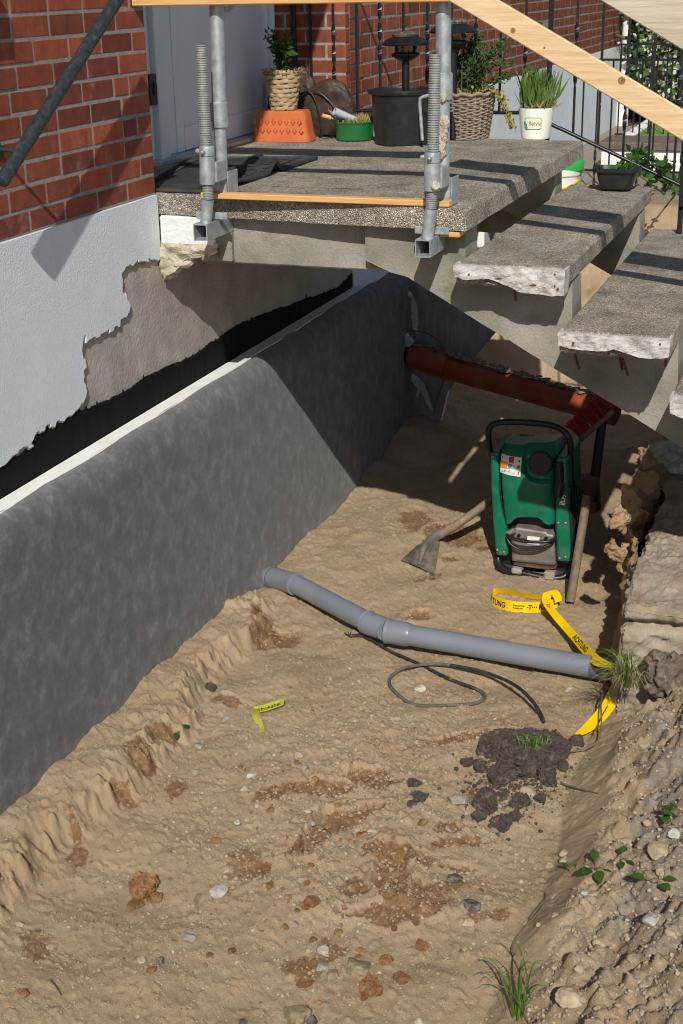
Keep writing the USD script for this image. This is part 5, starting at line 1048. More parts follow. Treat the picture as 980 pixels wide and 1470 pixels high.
ww = [at(585, 475, 'X', 3.02), at(610, 478, 'X', 3.0), at(630, 490, 'X', 2.96), at(637, 505, 'X', 2.92), at(640, 530, 'X', 2.91), at(636, 548, 'X', 2.94), at(628, 570, 'X', 3.0), at(622, 596, 'X', 3.05)]
single('binding_wire', tube(spline(ww, 40), 0.0035, 6), M['rust'], 'rusty loop of wire hanging round the orange pipe socket', 'wire', smooth=True)
fl = thing('plastic_film', 'crumpled clear plastic film and tape round the orange pipe entry', 'plastic film', at(585, 490, 'X', 3.0))
def scrap(pts, X, seed):
    P = Polygon([tuple(at(a, b, 'X', X)[[1, 2]]) for a, b in pts]); m = trimesh.creation.extrude_polygon(P, 0.001, engine='earcut'); v, f = trimesh.remesh.subdivide_to_size(m.vertices, m.faces, 0.02, max_iter=9)
    p = np.column_stack([X + v[:, 2], v[:, 0], v[:, 1]]); p[:, 0] += (fbm(p * 16, 3, seed) - 0.5) * 0.07; p[:, 1] += (fbm(p * 22, 3, seed + 3) - 0.5) * 0.03; return trimesh.Trimesh(p, f, process=False)
part(fl, 'film', scrap([(586, 477), (594, 490), (582, 506), (578, 492)], 3.0, 1), M['film']); part(fl, 'film', scrap([(592, 535), (604, 545), (612, 560), (622, 590), (612, 578), (603, 560), (601, 574), (596, 556), (591, 548)], 3.06, 2), M['film'])
part(fl, 'film', scrap([(584, 415), (592, 420), (600, 450), (599, 480), (592, 470), (589, 440)], 3.05, 4), M['film'])
# grey pipe
g0_, g1_, g2_, g3_, g4_ = G0, G1, G2, G3, G4
gpz = thing('grey_pipe', 'grey plastic drain pipe with an elbow lying across the sand', 'drain pipe', g2_)
R0 = 0.0485
u1 = (g2_ - g1_) / np.linalg.norm(g2_ - g1_); u2 = (g4_ - g3_) / np.linalg.norm(g4_ - g3_); u0 = (g1_ - g0_) / np.linalg.norm(g1_ - g0_)
part(gpz, 'wall_socket', tube([g0_ - u0 * 0.03, g0_, g0_ + u0 * 0.008, g0_ + u0 * 0.016, g1_ - u0 * 0.02, g1_ - u0 * .01, g1_ + u1 * 0.006], [0.0525, 0.0578, 0.0578, 0.0542, 0.0542, 0.0578, 0.0578], 32), M['grey_pipe'], smooth=40)
part(gpz, 'rubber_ring', tube([g0_ + u0 * 0.014, g0_ + u0 * 0.02], 0.0556, 32), M['grey_pipe_dark'], smooth=40)
part(gpz, 'pipe', tube([g1_, g2_ - u1 * 0.02], R0, 32), M['grey_pipe'], smooth=40)
e0 = g2_ - u1 * 0.035
el = spline([e0, g2_ - u1 * 0.01, (g2_ + g3_) / 2 + (0, 0.004, 0), g3_ - u2 * 0.04], 12)
part(gpz, 'elbow', tube(np.vstack([[e0 - u1 * 0.012, e0 - u1 * 0.004], el]), np.concatenate([[0.0508, 0.0586], np.linspace(0.056, 0.0516, 12)]), 32), M['grey_pipe'], smooth=40)
part(gpz, 'socket', tube([g3_ - u2 * 0.05, g3_ - u2 * 0.043, g3_ - u2 * 0.033, g3_ - u2 * 0.026, g3_ + u2 * 0.05, g3_ + u2 * 0.075], [0.0508, 0.0595, 0.0595, 0.0564, 0.0564, 0.0494], 32), M['grey_pipe'], smooth=40)
gd = at(848, 957, 'Z', PZ)
part(gpz, 'pipe', tube([g3_ + u2 * 0.06, gd], R0, 32), M['grey_pipe'], smooth=40)
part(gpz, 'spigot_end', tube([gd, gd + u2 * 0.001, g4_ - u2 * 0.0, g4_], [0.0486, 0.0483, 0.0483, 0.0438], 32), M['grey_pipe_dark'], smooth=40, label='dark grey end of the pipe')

# ================================================================== vibrating compactor
CX = 0.96
cm = lambda u, v, dx_=0.0: at(690 + u * 0.17347, 640 + v * 0.17347, 'X', CX + dx_)
cp0 = cm(430, 1040); cpt = thing('plate_compactor', 'green soil compactor with black tubular handle parked in the trench', 'compactor', (CX + 0.2, cp0[1], cp0[2]))
def cpoly(pts, d0, d1, bev=0.012, sub=None):
    P = np.array([cm(u, v)[[1, 2]] for u, v in pts]); pol = Polygon(P).buffer(0)
    inner = pol.buffer(-bev, join_style=1)
    lay = [(inner.simplify(0.001), d0, d0 + bev)]
    out = [slab_yz(pol.buffer(-bev * .3).buffer(bev * .0), CX + d0 + bev * 0.35, CX + d1), slab_yz(inner, CX + d0, CX + d0 + bev)]
    return cat(out)
def panel_mesh(pts, d0, d1, bev):
    """extruded outline whose front edge is rounded"""
    P0 = Polygon(np.array([cm(u, v)[[1, 2]] for u, v in pts])).buffer(0)
    for r_o in (0.012, 0.005, 0.002, 0.0):
        P = P0.buffer(-r_o).buffer(r_o, quad_segs=4)
        if P.area > 0.93 * P0.area: break
    P = max(getattr(P, 'geoms', [P]), key=lambda g: g.area)
    while P.buffer(-bev).area < 0.25 * P.area: bev *= 0.6
    n = 160; rings = []
    for ins, x in [(0, d1), (0, d0 + bev), (bev * .15, d0 + bev * .5), (bev * .45, d0 + bev * .15), (bev, d0)]:
        Q = P.buffer(-ins) if ins else P
        Q = max(getattr(Q, 'geoms', [Q]), key=lambda g: g.area)
        L = Q.exterior; c0 = P.centroid
        s0 = L.project(P.exterior.interpolate(0)); pts_ = [L.interpolate((s0 + L.length * i / n) % L.length).coords[0] for i in range(n)]
        if not L.is_ccw == P.exterior.is_ccw: pts_ = pts_[::-1]
        rings.append([(CX + x, a, b) for a, b in pts_])
    V = np.array(rings).reshape(-1, 3); F = []
    for i in range(len(rings) - 1):
        for j in range(n): q = (i * n + j, i * n + (j + 1) % n, (i + 1) * n + (j + 1) % n, (i + 1) * n + j); F += [(q[0], q[1], q[2]), (q[0], q[2], q[3])]
    Qp = max(getattr(P.buffer(-bev), 'geoms', [P.buffer(-bev)]), key=lambda g: g.area)
    cap = slab_yz(Qp, CX + d0, CX + d0 + 0.001)
    return cat([trimesh.Trimesh(V, F, process=False), cap])
part(cpt, 'side_panel', panel_mesh([(80, 55), (150, 45), (158, 400), (185, 560), (214, 650), (226, 910), (128, 905), (100, 620), (84, 300)], -0.01, 0.30, 0.014), M['green'], smooth=50, label='left green side panel')
part(cpt, 'side_panel', panel_mesh([(622, 95), (722, 95), (735, 500), (748, 960), (632, 952), (618, 600)], -0.012, 0.30, 0.014), M['green'], smooth=50, label='right green side panel with the throttle lever')
# bulging front cover: rows from the top edge down, lower edge arched over the engine
nu, nv_ = 28, 40; V = []
for j in range(nv_):
    v = j / (nv_ - 1)
    for i in range(nu):
        u = i / (nu - 1); uu = 2 * u - 1
        xl = np.interp(v, [0, .08, .5, 1], [172, 158, 165, 195]); xr = np.interp(v, [0, .08, .5, 1], [600, 612, 618, 622])
        bot = 640 - 70 * np.exp(-(abs(uu + 0.05) / 0.62) ** 6)
        y = -6 + (bot + 6) * v
        d = -0.035 * (1 - abs(uu) ** 3.5) - 0.012
        d += 0.16 * max(0, 0.16 - v) ** 1.4 * 9 * 0.5 + 0.05 * max(0, v - 0.72) ** 1.2
        if abs(uu) > 0.97: d += 0.03
        ud, vd = xl + (xr - xl) * u, y
        lim_ = 285 - 110 * math.exp(-max(ud - 365, 0) / 45.0); rec = float(sstep(355, 378, ud) * (1 - sstep(lim_ - 12, lim_ + 12, vd)))
        d += 0.03 * rec
        V.append(cm(ud, vd) + (d, 0, 0) if True else 0)
V = np.array(V); idx = np.arange(nu * nv_).reshape(nv_, nu); q = np.stack([idx[:-1, :-1], idx[:-1, 1:], idx[1:, 1:], idx[1:, :-1]], -1).reshape(-1, 4)
part(cpt, 'front_cover', trimesh.Trimesh(V, np.vstack([q[:, [0, 1, 2]], q[:, [0, 2, 3]]]), process=False), M['green'], smooth=True, label='bulging green front cover with a recess round the filler cap')
tp_ = V[:nu]; back = tp_ + np.array([0.2, 0, -0.02])
part(cpt, 'top_cover', trimesh.Trimesh(np.vstack([tp_, back]), [f for i in range(nu - 1) for f in ((i, i + 1, nu + i + 1), (i, nu + i + 1, nu + i))], process=False), M['green'], smooth=True)
part(cpt, 'inner_housing', box(CX + 0.05, CX + 0.32, cm(620, 0)[1], cm(180, 0)[1], cm(0, 900)[2], cm(0, 30)[2], 0.02), M['dark'])
fc = cm(500, 140); nrm = np.array([-1, 0.0, 0.25])
part(cpt, 'filler_cap', [lathe([(0.0, -0.03), (0.056, -0.03), (0.058, 0.028), (0.052, 0.034), (0, 0.036)], fc, 40, axis=nrm)] + [tube([fc + np.array([0.002, 0.058 * math.cos(a), 0.058 * math.sin(a)]) + nrm * 0.0, fc + np.array([0.002, 0.058 * math.cos(a), 0.058 * math.sin(a)]) + nrm / np.linalg.norm(nrm) * 0.028], 0.0045, 5) for a in np.linspace(0, 2 * math.pi, 21)[:-1]], M['dark'], smooth=35)
part(cpt, 'throttle_lever', [tube([cm(648, 140, -0.02), cm(650, 300, -0.03)], [0.021, 0.02], 10), tube([cm(650, 290, -0.03), cm(648, 345, -0.045), cm(640, 420, -0.05)], [0.017, 0.024, 0.021], 10)], M['dark'], smooth=50)
def sticker(pts, d, m_, thick=0.0012): return slab_yz(Polygon([tuple(cm(u, v)[[1, 2]]) for u, v in pts]), CX + d - thick, CX + d)
def on_cover(pts, off, m=None):
    """a sticker that follows the curved cover"""
    P = Polygon(pts); e = trimesh.creation.extrude_polygon(P, 1.0, engine='earcut'); v, f = trimesh.remesh.subdivide_to_size(e.vertices, e.faces, 22, max_iter=8)
    out = []
    for a, b, h in v:
        uu = (a - 165) / 450 * 2 - 1; d = -0.035 * (1 - abs(uu) ** 3.5) - 0.012 + 0.16 * max(0, 0.16 - (b + 6) / 600) ** 1.4 * 4.5
        out.append(cm(a, b) + (d - off - 0.001 * h, 0, 0))
    return trimesh.Trimesh(np.array(out), f, process=False)
s1 = part(cpt, 'warning_sticker', on_cover([(178, 58), (356, 76), (346, 230), (164, 208)], 0.002), M['sticker'], label='white sticker with red, orange and blue warning symbols')
part(s1, 'red_field', on_cover([(250, 68), (294, 72), (290, 118), (247, 114)], 0.0035), M['red']); part(s1, 'orange_field', on_cover([(172, 108), (236, 114), (232, 164), (168, 158)], 0.0035), M['orange'])
circ = lambda cx, cy, r, n=20: [(cx + r * math.cos(a), cy + r * math.sin(a)) for a in np.linspace(0, 2 * math.pi, n, endpoint=False)]
part(s1, 'blue_symbol', on_cover(circ(258, 141, 18), 0.0037), M['blue'])
part(s1, 'ring_symbol', on_cover(Polygon(circ(330, 150, 15)).difference(Polygon(circ(330, 150, 10))).exterior.coords[:-1], 0.0035), M['stone_grey'])
part(s1, 'black_print', [on_cover([(a, b), (a + w, b + 1), (a + w, b + h), (a, b + h)], 0.0037) for a, b, w, h in [(184, 74, 8, 12), (323, 90, 10, 5), (335, 94, 9, 14), (328, 104, 12, 5), (290, 135, 5, 10), (292, 149, 4, 4), (248, 180, 6, 9), (204, 190, 8, 5), (238, 192, 30, 2), (272, 200, 26, 2), (205, 186, 20, 2), (172, 164, 176, 1.6), (180, 196, 20, 2)]], M['ink'])
part(s1, 'red_print', [on_cover([(200 + i * 12, 80), (208 + i * 12, 81), (208 + i * 12, 84), (200 + i * 12, 83)], 0.0037) for i in range(4)] + [on_cover([(326, 190), (334, 191), (333, 214), (325, 213)], 0.0037)], M['red'])
s2 = part(cpt, 'lever_sticker', sticker([(674, 145), (704, 145), (702, 295), (676, 293)], -0.0125, 0), M['stone_grey']); part(s2, 'black_slot', sticker([(683, 165), (696, 165), (694, 282), (684, 280)], -0.0140, 0), M['ink'])
s3 = part(cpt, 'round_sticker', sticker([(676, 398), (704, 400), (700, 484), (653, 480), (656, 462), (674, 440)], -0.0125, 0), M['sticker'], label='small white sticker below the lever')
part(s3, 'red_mark', sticker(circ(682, 440, 11), -0.0140, 0), M['red']); part(s3, 'black_mark', [sticker([(690, 408), (700, 408), (700, 430), (694, 430)], -0.0141, 0), sticker([(684, 460), (697, 461), (697, 466), (684, 465)], -0.0141, 0), sticker([(658, 466), (666, 466), (666, 476), (658, 476)], -0.0141, 0)], M['ink'])
eng = lambda pts, d0, d1, b: panel_mesh(pts, d0, d1, b)
part(cpt, 'engine_block', eng([(240, 735), (605, 755), (622, 990), (600, 1003), (250, 965)], 0.0, 0.2, 0.02), M['steel_soft'], smooth=50, label='dusty grey metal engine cover')
part(cpt, 'engine_lip', eng([(285, 668), (330, 672), (545, 705), (560, 722), (600, 728), (622, 770), (560, 790), (300, 765), (262, 748), (270, 700)], -0.012, 0.1, 0.012), M['steel_soft'], smooth=50)
part(cpt, 'engine_base', eng([(248, 968), (600, 1004), (626, 992), (625, 1008), (560, 1018), (300, 985)], -0.014, 0.2, 0.006), M['hammer'], smooth=50)
part(cpt, 'engine_sticker', sticker([(390, 738), (492, 748), (488, 780), (388, 770)], -0.0125, 0), M['sticker'], label='small pale rating plate on the engine'); part(cpt, 'engine_sticker', sticker([(385, 800), (485, 808), (484, 818), (384, 810)], -0.0005, 0), M['sticker'])
for u, v in ((315, 740), (540, 765)): part(cpt, 'bolt', lathe([(0, 0), (0.010, 0), (0.010, 0.007), (0, 0.008)], cm(u, v, -0.013), 8, axis=(-1, 0, 0)), M['black_steel'])
part(cpt, 'hose', tube(spline([cm(225, 720, -0.02), cm(240, 755, -0.06), cm(320, 785, -0.075), cm(450, 796, -0.075), cm(560, 790, -0.06), cm(612, 762, -0.02)], 30), 0.0085, 10), M['black_steel'], smooth=True)
part(cpt, 'hose', tube(spline([cm(225, 715, -0.01), cm(228, 790, -0.04), cm(300, 850, -0.045), cm(400, 862, -0.045), cm(520, 838, -0.045), cm(600, 790, -0.02)], 30), 0.0075, 10), M['dark'], smooth=True)
part(cpt, 'hose_clip', tube([cm(222, 725, -0.03), cm(280, 700, -0.03)], 0.014, 10), M['steel_soft'], smooth=40)
part(cpt, 'handle_frame', tube(spline([cm(88, 130, 0.1), cm(72, 20, 0.07), cm(62, -90, 0.06), cm(80, -160, 0.06), cm(150, -192, 0.06), cm(400, -192, 0.07), cm(560, -175, 0.07), cm(660, -140, 0.06), cm(728, -70, 0.05), cm(742, 60, 0.06), cm(755, 420, 0.05), cm(770, 760, 0.05), cm(765, 900, 0.06)], 90), 0.0155, 14), M['black_steel'], smooth=True)
part(cpt, 'base_frame', tube(spline([cm(140, 905, 0.05), cm(160, 990, 0.02), cm(215, 1030, 0.0), cm(330, 1050, -0.01), cm(460, 1078, -0.01), cm(610, 1095, 0.0), cm(690, 1080, 0.02), cm(745, 980, 0.05)], 40), 0.017, 12), M['black_steel'], smooth=True)
for a, b in (((250, 1010), (335, 1068)), ((520, 1040), (605, 1118))):
    p, q_ = cm(*a, -0.03), cm(*b, -0.03); part(cpt, 'rubber_foot', box(CX - 0.035, CX + 0.03, p[1], q_[1], q_[2], p[2], 0.008), M['stone_grey'])
part(cpt, 'base_plate', box(CX + 0.03, CX + 0.42, cm(745, 0)[1], cm(120, 0)[1], cm(0, 1085)[2], cm(0, 985)[2], 0.015), M['dark'])
for u, v in ((100, 90), (135, 860), (190, 880), (690, 130), (700, 920), (650, 930), (640, 640), (700, 640)): part(cpt, 'bolt', lathe([(0, 0), (0.007, 0), (0.007, 0.004), (0.004, 0.0055), (0, 0.0055)], cm(u, v, -0.0125), 8, axis=(-1, 0, 0)), M['steel_soft'])
for i in range(5): part(cpt, 'vent_slot', slab_yz(Polygon([tuple(cm(a, b)[[1, 2]]) for a, b in ((108, 640 + 26 * i), (176, 646 + 26 * i), (178, 655 + 26 * i), (110, 649 + 26 * i))]), CX - 0.0125, CX - 0.009), M['ink']) if False else None
part(cpt, 'panel_seam', tube([cm(160, 60, -0.006), cm(163, 400, -0.006), cm(190, 560, -0.006), cm(220, 655, -0.006)], 0.003, 6), M['dark'], smooth=True)
part(cpt, 'panel_seam', tube([cm(618, 100, -0.006), cm(616, 400, -0.006), cm(617, 600, -0.006), cm(630, 940, -0.006)], 0.003, 6), M['dark'], smooth=True)
part(cpt, 'side_hose', tube(spline([cm(735, 340, 0.01), cm(742, 560, -0.0), cm(760, 760, 0.0), cm(745, 930, 0.01)], 20), 0.010, 8), M['dark'], smooth=True)
part(cpt, 'side_bracket', [tube(spline([cm(770, 500, 0.08), cm(800, 620, 0.06), cm(790, 720, 0.06), cm(770, 800, 0.08)], 12), 0.009, 8), tube([cm(765, 300, 0.1), cm(800, 330, 0.1), cm(810, 480, 0.1)], 0.011, 8)], M['dark'], smooth=True)

M['blade'] = mat('dusty_steel', [(0.3, (0.06, 0.058, 0.055)), (0.7, (0.12, 0.115, 0.11))], 20, rough=0.55, metal=0.3, dirt=((0.27, 0.21, 0.145), 14, 0.46, 0.62, 0.75))
# ================================================================== hand tools in the trench
s_t = np.array(at(706, 716, 'X', 1.35)); s_n = gp(628, 782, 0.055)
sv = thing('shovel', 'worn shovel with a wooden handle resting on the sand left of the compactor', 'shovel', s_n)
part(sv, 'handle', tube(spline([s_n, s_n + (s_t - s_n) * 0.3 + (0, 0, -0.012), s_t, s_t + (s_t - s_n) * 0.5 + (0, 0, 0.04)], 20), np.linspace(0.026, 0.019, 20), 14), M['handle_wood'], smooth=True)
bl = [(570, 803), (600, 780), (613, 769), (632, 776), (631, 815), (627, 829), (600, 829), (586, 818)]
ctr = gp(605, 812, 0.03)
tl_, tr2, bl_, br_ = gp(593, 796, 0.035), gp(631, 787, 0.04), gp(575, 807, 0.010), gp(623, 828, 0.006)
V, nq = [], 14
for i in range(nq):
    for j in range(nq):
        u, v = i / (nq - 1), j / (nq - 1); p = tl_ * (1 - u) * (1 - v) + tr2 * u * (1 - v) + bl_ * (1 - u) * v + br_ * u * v
        p = p + np.array([-0.01, 0, 0.025]) * (math.sin(math.pi * u) ** 1.0) * (1.0 - 0.5 * v) - np.array([0, 0, 0.03]) * ((2 * u - 1) ** 2) * v * 0; V.append(p)
idx = np.arange(nq * nq).reshape(nq, nq); q = np.stack([idx[:-1, :-1], idx[1:, :-1], idx[1:, 1:], idx[:-1, 1:]], -1).reshape(-1, 4); F = np.vstack([q[:, [0, 1, 2]], q[:, [0, 2, 3]]])
V = np.array(V); V2 = V + (0.004, 0, -0.005)
part(sv, 'blade', cat([trimesh.Trimesh(V, F, process=False), trimesh.Trimesh(V2, F[:, ::-1], process=False)]), M['blade'], smooth=True)
mid = [V[7 * nq + j] + (-.004, 0, 0.004) for j in range(nq)]
part(sv, 'socket', tube(spline([s_n + (s_t - s_n) * 0.06, s_n, mid[3], mid[8], mid[-2]], 16), np.concatenate([np.linspace(0.029, 0.02, 8), np.linspace(0.018, 0.006, 8)]), 12), M['steel_soft'], smooth=True)
w1, w0 = at(838, 742, 'X', 0.86), gp(818, 868, 0.02)
wk_ = thing('wooden_handle', 'weathered round wooden tool handle leaning beside the compactor', 'tool handle', w0)
part(wk_, 'shaft', tube([w0 - (w1 - w0) * 0.01, w0, w0 + (w1 - w0) * 1.25], [0.019, 0.0225, 0.021], 16), M['handle_wood'], smooth=40)
hm = thing('sledge_hammer', 'dark sledge hammer standing on its head against the cut bank', 'hammer', at(847, 730, 'X', 1.5))
h_a, h_b = at(853, 690, 'X', 1.5), at(866, 590, 'X', 1.72)
part(hm, 'handle', tube([h_a - (h_b - h_a) * 0.3, h_b], [0.028, 0.024], 12), M['dark'], smooth=40)
k0, k1 = at(842, 684, 'X', 1.48), at(845, 733, 'X', 1.48)
part(hm, 'head', tube([k0, k0 + (k1 - k0) * .06, k0 + (k1 - k0) * .94, k1], [0.055, 0.064, 0.066, 0.056], 8), M['hammer'], smooth=30)
br = thing('red_broom', 'red bristled broom leaning head up behind the compactor', 'broom', at(845, 600, 'X', 1.7))
b0, b1 = at(880, 590, 'X', 1.72), at(832, 632, 'X', 1.62)
part(br, 'head', beam(b0, b1, 0.06, 0.028, 0.006, up=(0.3, 0.4, 1)), M['handle_wood'])
rg = np.random.default_rng(71); tuft = []
bd, bs, bu_ = frame(b1 - b0, (0.3, 0.4, 1)); LB = np.linalg.norm(b1 - b0)
for i in range(190):
    p = b0 + bd * LB * rg.uniform(0.02, 0.98) + bs * rg.uniform(-0.025, 0.025) + bu_ * 0.014
    tuft.append(tube([p, p + bu_ * 0.05 + rg.normal(0, .004, 3), p + bu_ * rg.uniform(.085, .105) + bs * rg.normal(0, .012) + bd * rg.normal(0, .012)], [0.003, 0.0028, 0.002], 4))
part(br, 'bristles', tuft, M['bristle'], kind='stuff')
hb = (b0 + b1) / 2
part(br, 'handle', tube([at(813, 620, 'X', 1.5), at(806, 652, 'X', 1.35), at(795, 720, 'X', 1.25)], 0.0145, 12), M['handle_wood'], smooth=40)

# ================================================================== cable and tape
cb = [(502, 915, .006), (522, 916, .008), (549, 931, .008), (566, 940, .008), (599, 955, .010), (633, 972, .010), (660, 984, .012), (682, 992, .012), (694, 999, .010), (692, 1008, .008), (676, 1013, .008), (635, 1015, .008), (600, 1015, .008), (574, 1002, .008), (559, 985, .009), (563, 972, .010), (580, 963, .014), (609, 959, .018), (633, 961, .026), (660, 967, .034), (690, 978, .05), (718, 991, .06), (746, 1008, .062), (767, 1025, .045), (780, 1040, .012)]
cpt_ = [gp(a, b, h) for a, b, h in cb]
cpl = spline(cpt_, 150)
cc = thing('black_cable', 'black rubber cable lying in a loop on the sand below the grey pipe', 'cable', cpl[40])
part(cc, 'sheath', tube(cpl[:46], 0.0078, 10), M['cable'], smooth=True); part(cc, 'sheath', tube(cpl[45:112], 0.0074, 10), M['cable_dusty'], smooth=True, label='dusty grey middle of the loop'); part(cc, 'sheath', tube(cpl[111:], 0.0076, 10), M['cable'], smooth=True)
part(cc, 'frayed_end', [tube([cpl[0], cpl[0] + (d[0], d[1], 0.004)], 0.0025, 5) for d in ((0.03, 0.02), (0.02, 0.035), (0.035, 0.008))], M['cable'])

def ribbon(pts, wid, n=60):
    from scipy.interpolate import CubicSpline, PchipInterpolator
    P_ = np.asarray(pts, float); t = np.concatenate([[0], np.cumsum(np.linalg.norm(np.diff(P_, axis=0), axis=1) ** 0.6)]); q = np.linspace(0, t[-1], n)
    return CubicSpline(t, P_)(q), PchipInterpolator(t, np.asarray(wid, float))(q)
def ribbon_mesh(C_, Wd):
    n = len(C_); V = []
    for k in np.linspace(-0.5, 0.5, 5): V.append(C_ + Wd * k)
    V = np.stack(V, 1).reshape(-1, 3); idx = np.arange(n * 5).reshape(n, 5); q = np.stack([idx[:-1, :-1], idx[1:, :-1], idx[1:, 1:], idx[:-1, 1:]], -1).reshape(-1, 4)
    return trimesh.Trimesh(V, np.vstack([q[:, [0, 1, 2]], q[:, [0, 2, 3]]]), process=False)
def ribbon_print(m, C_, Wd, s0, off_side=0.0, lift=0.0015, flip=1):
    """lays flat lettering (x along, y across) on the tape, starting s0 metres along it"""
    cum = np.concatenate([[0], np.cumsum(np.linalg.norm(np.diff(C_, axis=0), axis=1))]); T_ = np.gradient(C_, axis=0); T_ /= np.linalg.norm(T_, axis=1, keepdims=True)
    v, f = trimesh.remesh.subdivide_to_size(m.vertices, m.faces, 0.02, max_iter=8); out = []
    for x, y, z in v:
        s = s0 + x; c_ = np.array([np.interp(s, cum, C_[:, k]) for k in range(3)]); w = np.array([np.interp(s, cum, Wd[:, k]) for k in range(3)]); t = np.array([np.interp(s, cum, T_[:, k]) for k in range(3)])
        wn = w / np.linalg.norm(w); nn = np.cross(t, wn); nn /= np.linalg.norm(nn)
        nn = nn if nn @ (EYE - c_) > 0 else -nn
        out.append(c_ + wn * (y + off_side) * flip + nn * (lift + z))
    return trimesh.Trimesh(np.array(out), f, process=False)
yt = thing('warning_tape', 'yellow warning tape looped on the sand and draped over the grey pipe end', 'warning tape', gp(745, 870))
up3 = np.array([0.012, 0.0, 0.052])
# loop standing on its edge: front run from left to right, then round the left end and back
fr = [gp(706, 867, .026), gp(716, 873, .026), gp(738, 878, .026), gp(762, 879, .026), gp(786, 877, .027), gp(800, 872, .03)]
fC, fW = ribbon(fr, [up3, up3 * 1.0, up3, up3, up3, up3]); part(yt, 'tape_run', ribbon_mesh(fC, fW), M['yellow'], smooth=True)
bk_ = [gp(706, 867, .026), gp(707, 860, .026), gp(714, 855, .024), gp(735, 857, .022), gp(757, 861, .021), gp(778, 863, .022)]
lean = np.array([-0.028, 0.0, 0.042])
bC, bW = ribbon(bk_, [up3, up3, lean, lean, lean, lean]); part(yt, 'tape_run', ribbon_mesh(bC, bW), M['yellow'], smooth=True)
def wdir(px, py, ang, w=0.05, tilt=0.0):
    """tape width vector lying on the ground, seen at this angle in the photograph"""
    a = gp(px - 8 * math.cos(ang), py + 8 * math.sin(ang)); b = gp(px + 8 * math.cos(ang), py - 8 * math.sin(ang)); a[2] = b[2] = 0; d = (b - a) / np.linalg.norm(b - a); return d * w + np.array([0, 0, tilt])
A45 = math.radians(35)
DP = [(801, 864, -1.962, .3, .042, .0), (797, 852, -1.925, .3, .05, .0), (789, 848, -1.905, .25, .052, .0), (784, 858, -1.92, .25, .052, .0), (790, 874, -1.94, .42, .05, .0), (803, 890, -1.96, .55, .049, .01), (818, 907, -1.965, .62, .049, .012), (835, 926, -1.945, .6, .05, .02), (850, 943, -1.91, .55, .05, .02), (866, 953, -1.875, .45, .05, .012), (882, 958, -1.862, .1, .05, .0), (891, 968, -1.88, -.1, .05, -.02), (884, 992, -1.925, -.35, .052, -.03), (871, 1015, -1.955, -.45, .052, -.025), (853, 1036, -1.975, -.5, .046, -.02), (828, 1055, -1.99, -.5, .026, 0)]
def zdir(px, py, z, ang, w, tilt):
    a = at(px - 8 * math.cos(ang), py + 8 * math.sin(ang), 'Z', z); b = at(px + 8 * math.cos(ang), py - 8 * math.sin(ang), 'Z', z); d = b - a; return d / np.linalg.norm(d) * w + np.array([0, 0, tilt])
dr = [at(a, b, 'Z', z) for a, b, z, *_ in DP]; wd = [zdir(*q) for q in DP]
for p in dr: p[2] = max(p[2], float(gz(p[0], p[1])) + 0.012)
dC, dW = ribbon(dr, wd, 140); part(yt, 'tape_run', ribbon_mesh(dC, dW), M['yellow'], smooth=True)
def tx(s, h, bold=True):
    m = meshkit.text_mesh(s, h, 0.0004, bold); m.vertices[:, 1] -= h / 2; return m
ft_ = []
ft_.append(ribbon_print(tx('TUNG', 0.026), fC, fW, 0.005)); ft_.append(ribbon_print(tx('Deutsche', 0.0085), fC, fW, 0.150, 0.007)); ft_.append(ribbon_print(tx('Telekom', 0.0085), fC, fW, 0.150, -0.006))
tm = tx('T', 0.022); ft_.append(ribbon_print(tm, fC, fW, 0.222))
dots = [trimesh.creation.extrude_polygon(Polygon([(a, b), (a + .005, b), (a + .005, b + .005), (a, b + .005)]), 0.0004, engine='earcut') for a, b in ((-.008, -.002), (.016, -.002), (.026, -.002), (.036, -.002))]
ft_ += [ribbon_print(d, fC, fW, 0.222 + 0.004) for d in dots]
ft_.append(ribbon_print(tx('Ka', 0.026), fC, fW, 0.275))
part(yt, 'lettering', ft_[0], M['ink'], label='end of a black printed word at the left of the loop'); part(yt, 'lettering', ft_[1:3], M['ink'], label='two small lines of black print'); part(yt, 'emblem', ft_[3:-1], M['ink'], label='black T mark with square dots'); part(yt, 'lettering', ft_[-1], M['ink'], label='black letters running under the fold')
cumd = np.concatenate([[0], np.cumsum(np.linalg.norm(np.diff(dC, axis=0), axis=1))])
def s_at(px, py):
    k = np.argmin(np.linalg.norm(proj(dC) - np.array([px, py]), axis=1)); return cumd[k]
part(yt, 'black_lettering', ribbon_print(tx('ACHTUNG', 0.031), dC, dW, s_at(827, 909), flip=1), M['ink'], label='black word running down the tape')
tri = Polygon([(0, -.012), (0.028, -0.002), (0.0, .012), (0.004, 0)]); tri = tri.difference(tri.buffer(-0.0022)); tri = max(getattr(tri, 'geoms', [tri]), key=lambda g: g.area)
part(yt, 'arrow_print', [ribbon_print(trimesh.creation.extrude_polygon(tri, 0.0004, engine='earcut'), dC, dW, s_at(787, 868))] + [ribbon_print(d, dC, dW, s_at(787, 868) + .006) for d in (dots[1],)], M['ink'])
ys = thing('tape_scrap', 'torn faded yellow scrap of cable tape with black lettering on the sand', 'tape scrap', gp(385, 1025))
s_a = [gp(363, 1021, .012), gp(372, 1022, .014), gp(390, 1019, .020), gp(408, 1012, .016)]
sW = [wdir(363, 1021, 1.2, .035, .012), wdir(372, 1022, 1.35, .034, .014), wdir(390, 1019, 1.35, .036, .016), wdir(408, 1012, 1.3, .034, .012)]
sC, sWd = ribbon(s_a, sW, 40); sm = ribbon_mesh(sC, sWd); sm.vertices += np.random.default_rng(3).normal(0, .0006, sm.vertices.shape); part(ys, 'tape', sm, M['yellow_old'], smooth=True)
part(ys, 'black_lettering', ribbon_print(tx('lektrokabel', 0.017, True), sC, sWd, 0.003, -0.004), M['ink'])
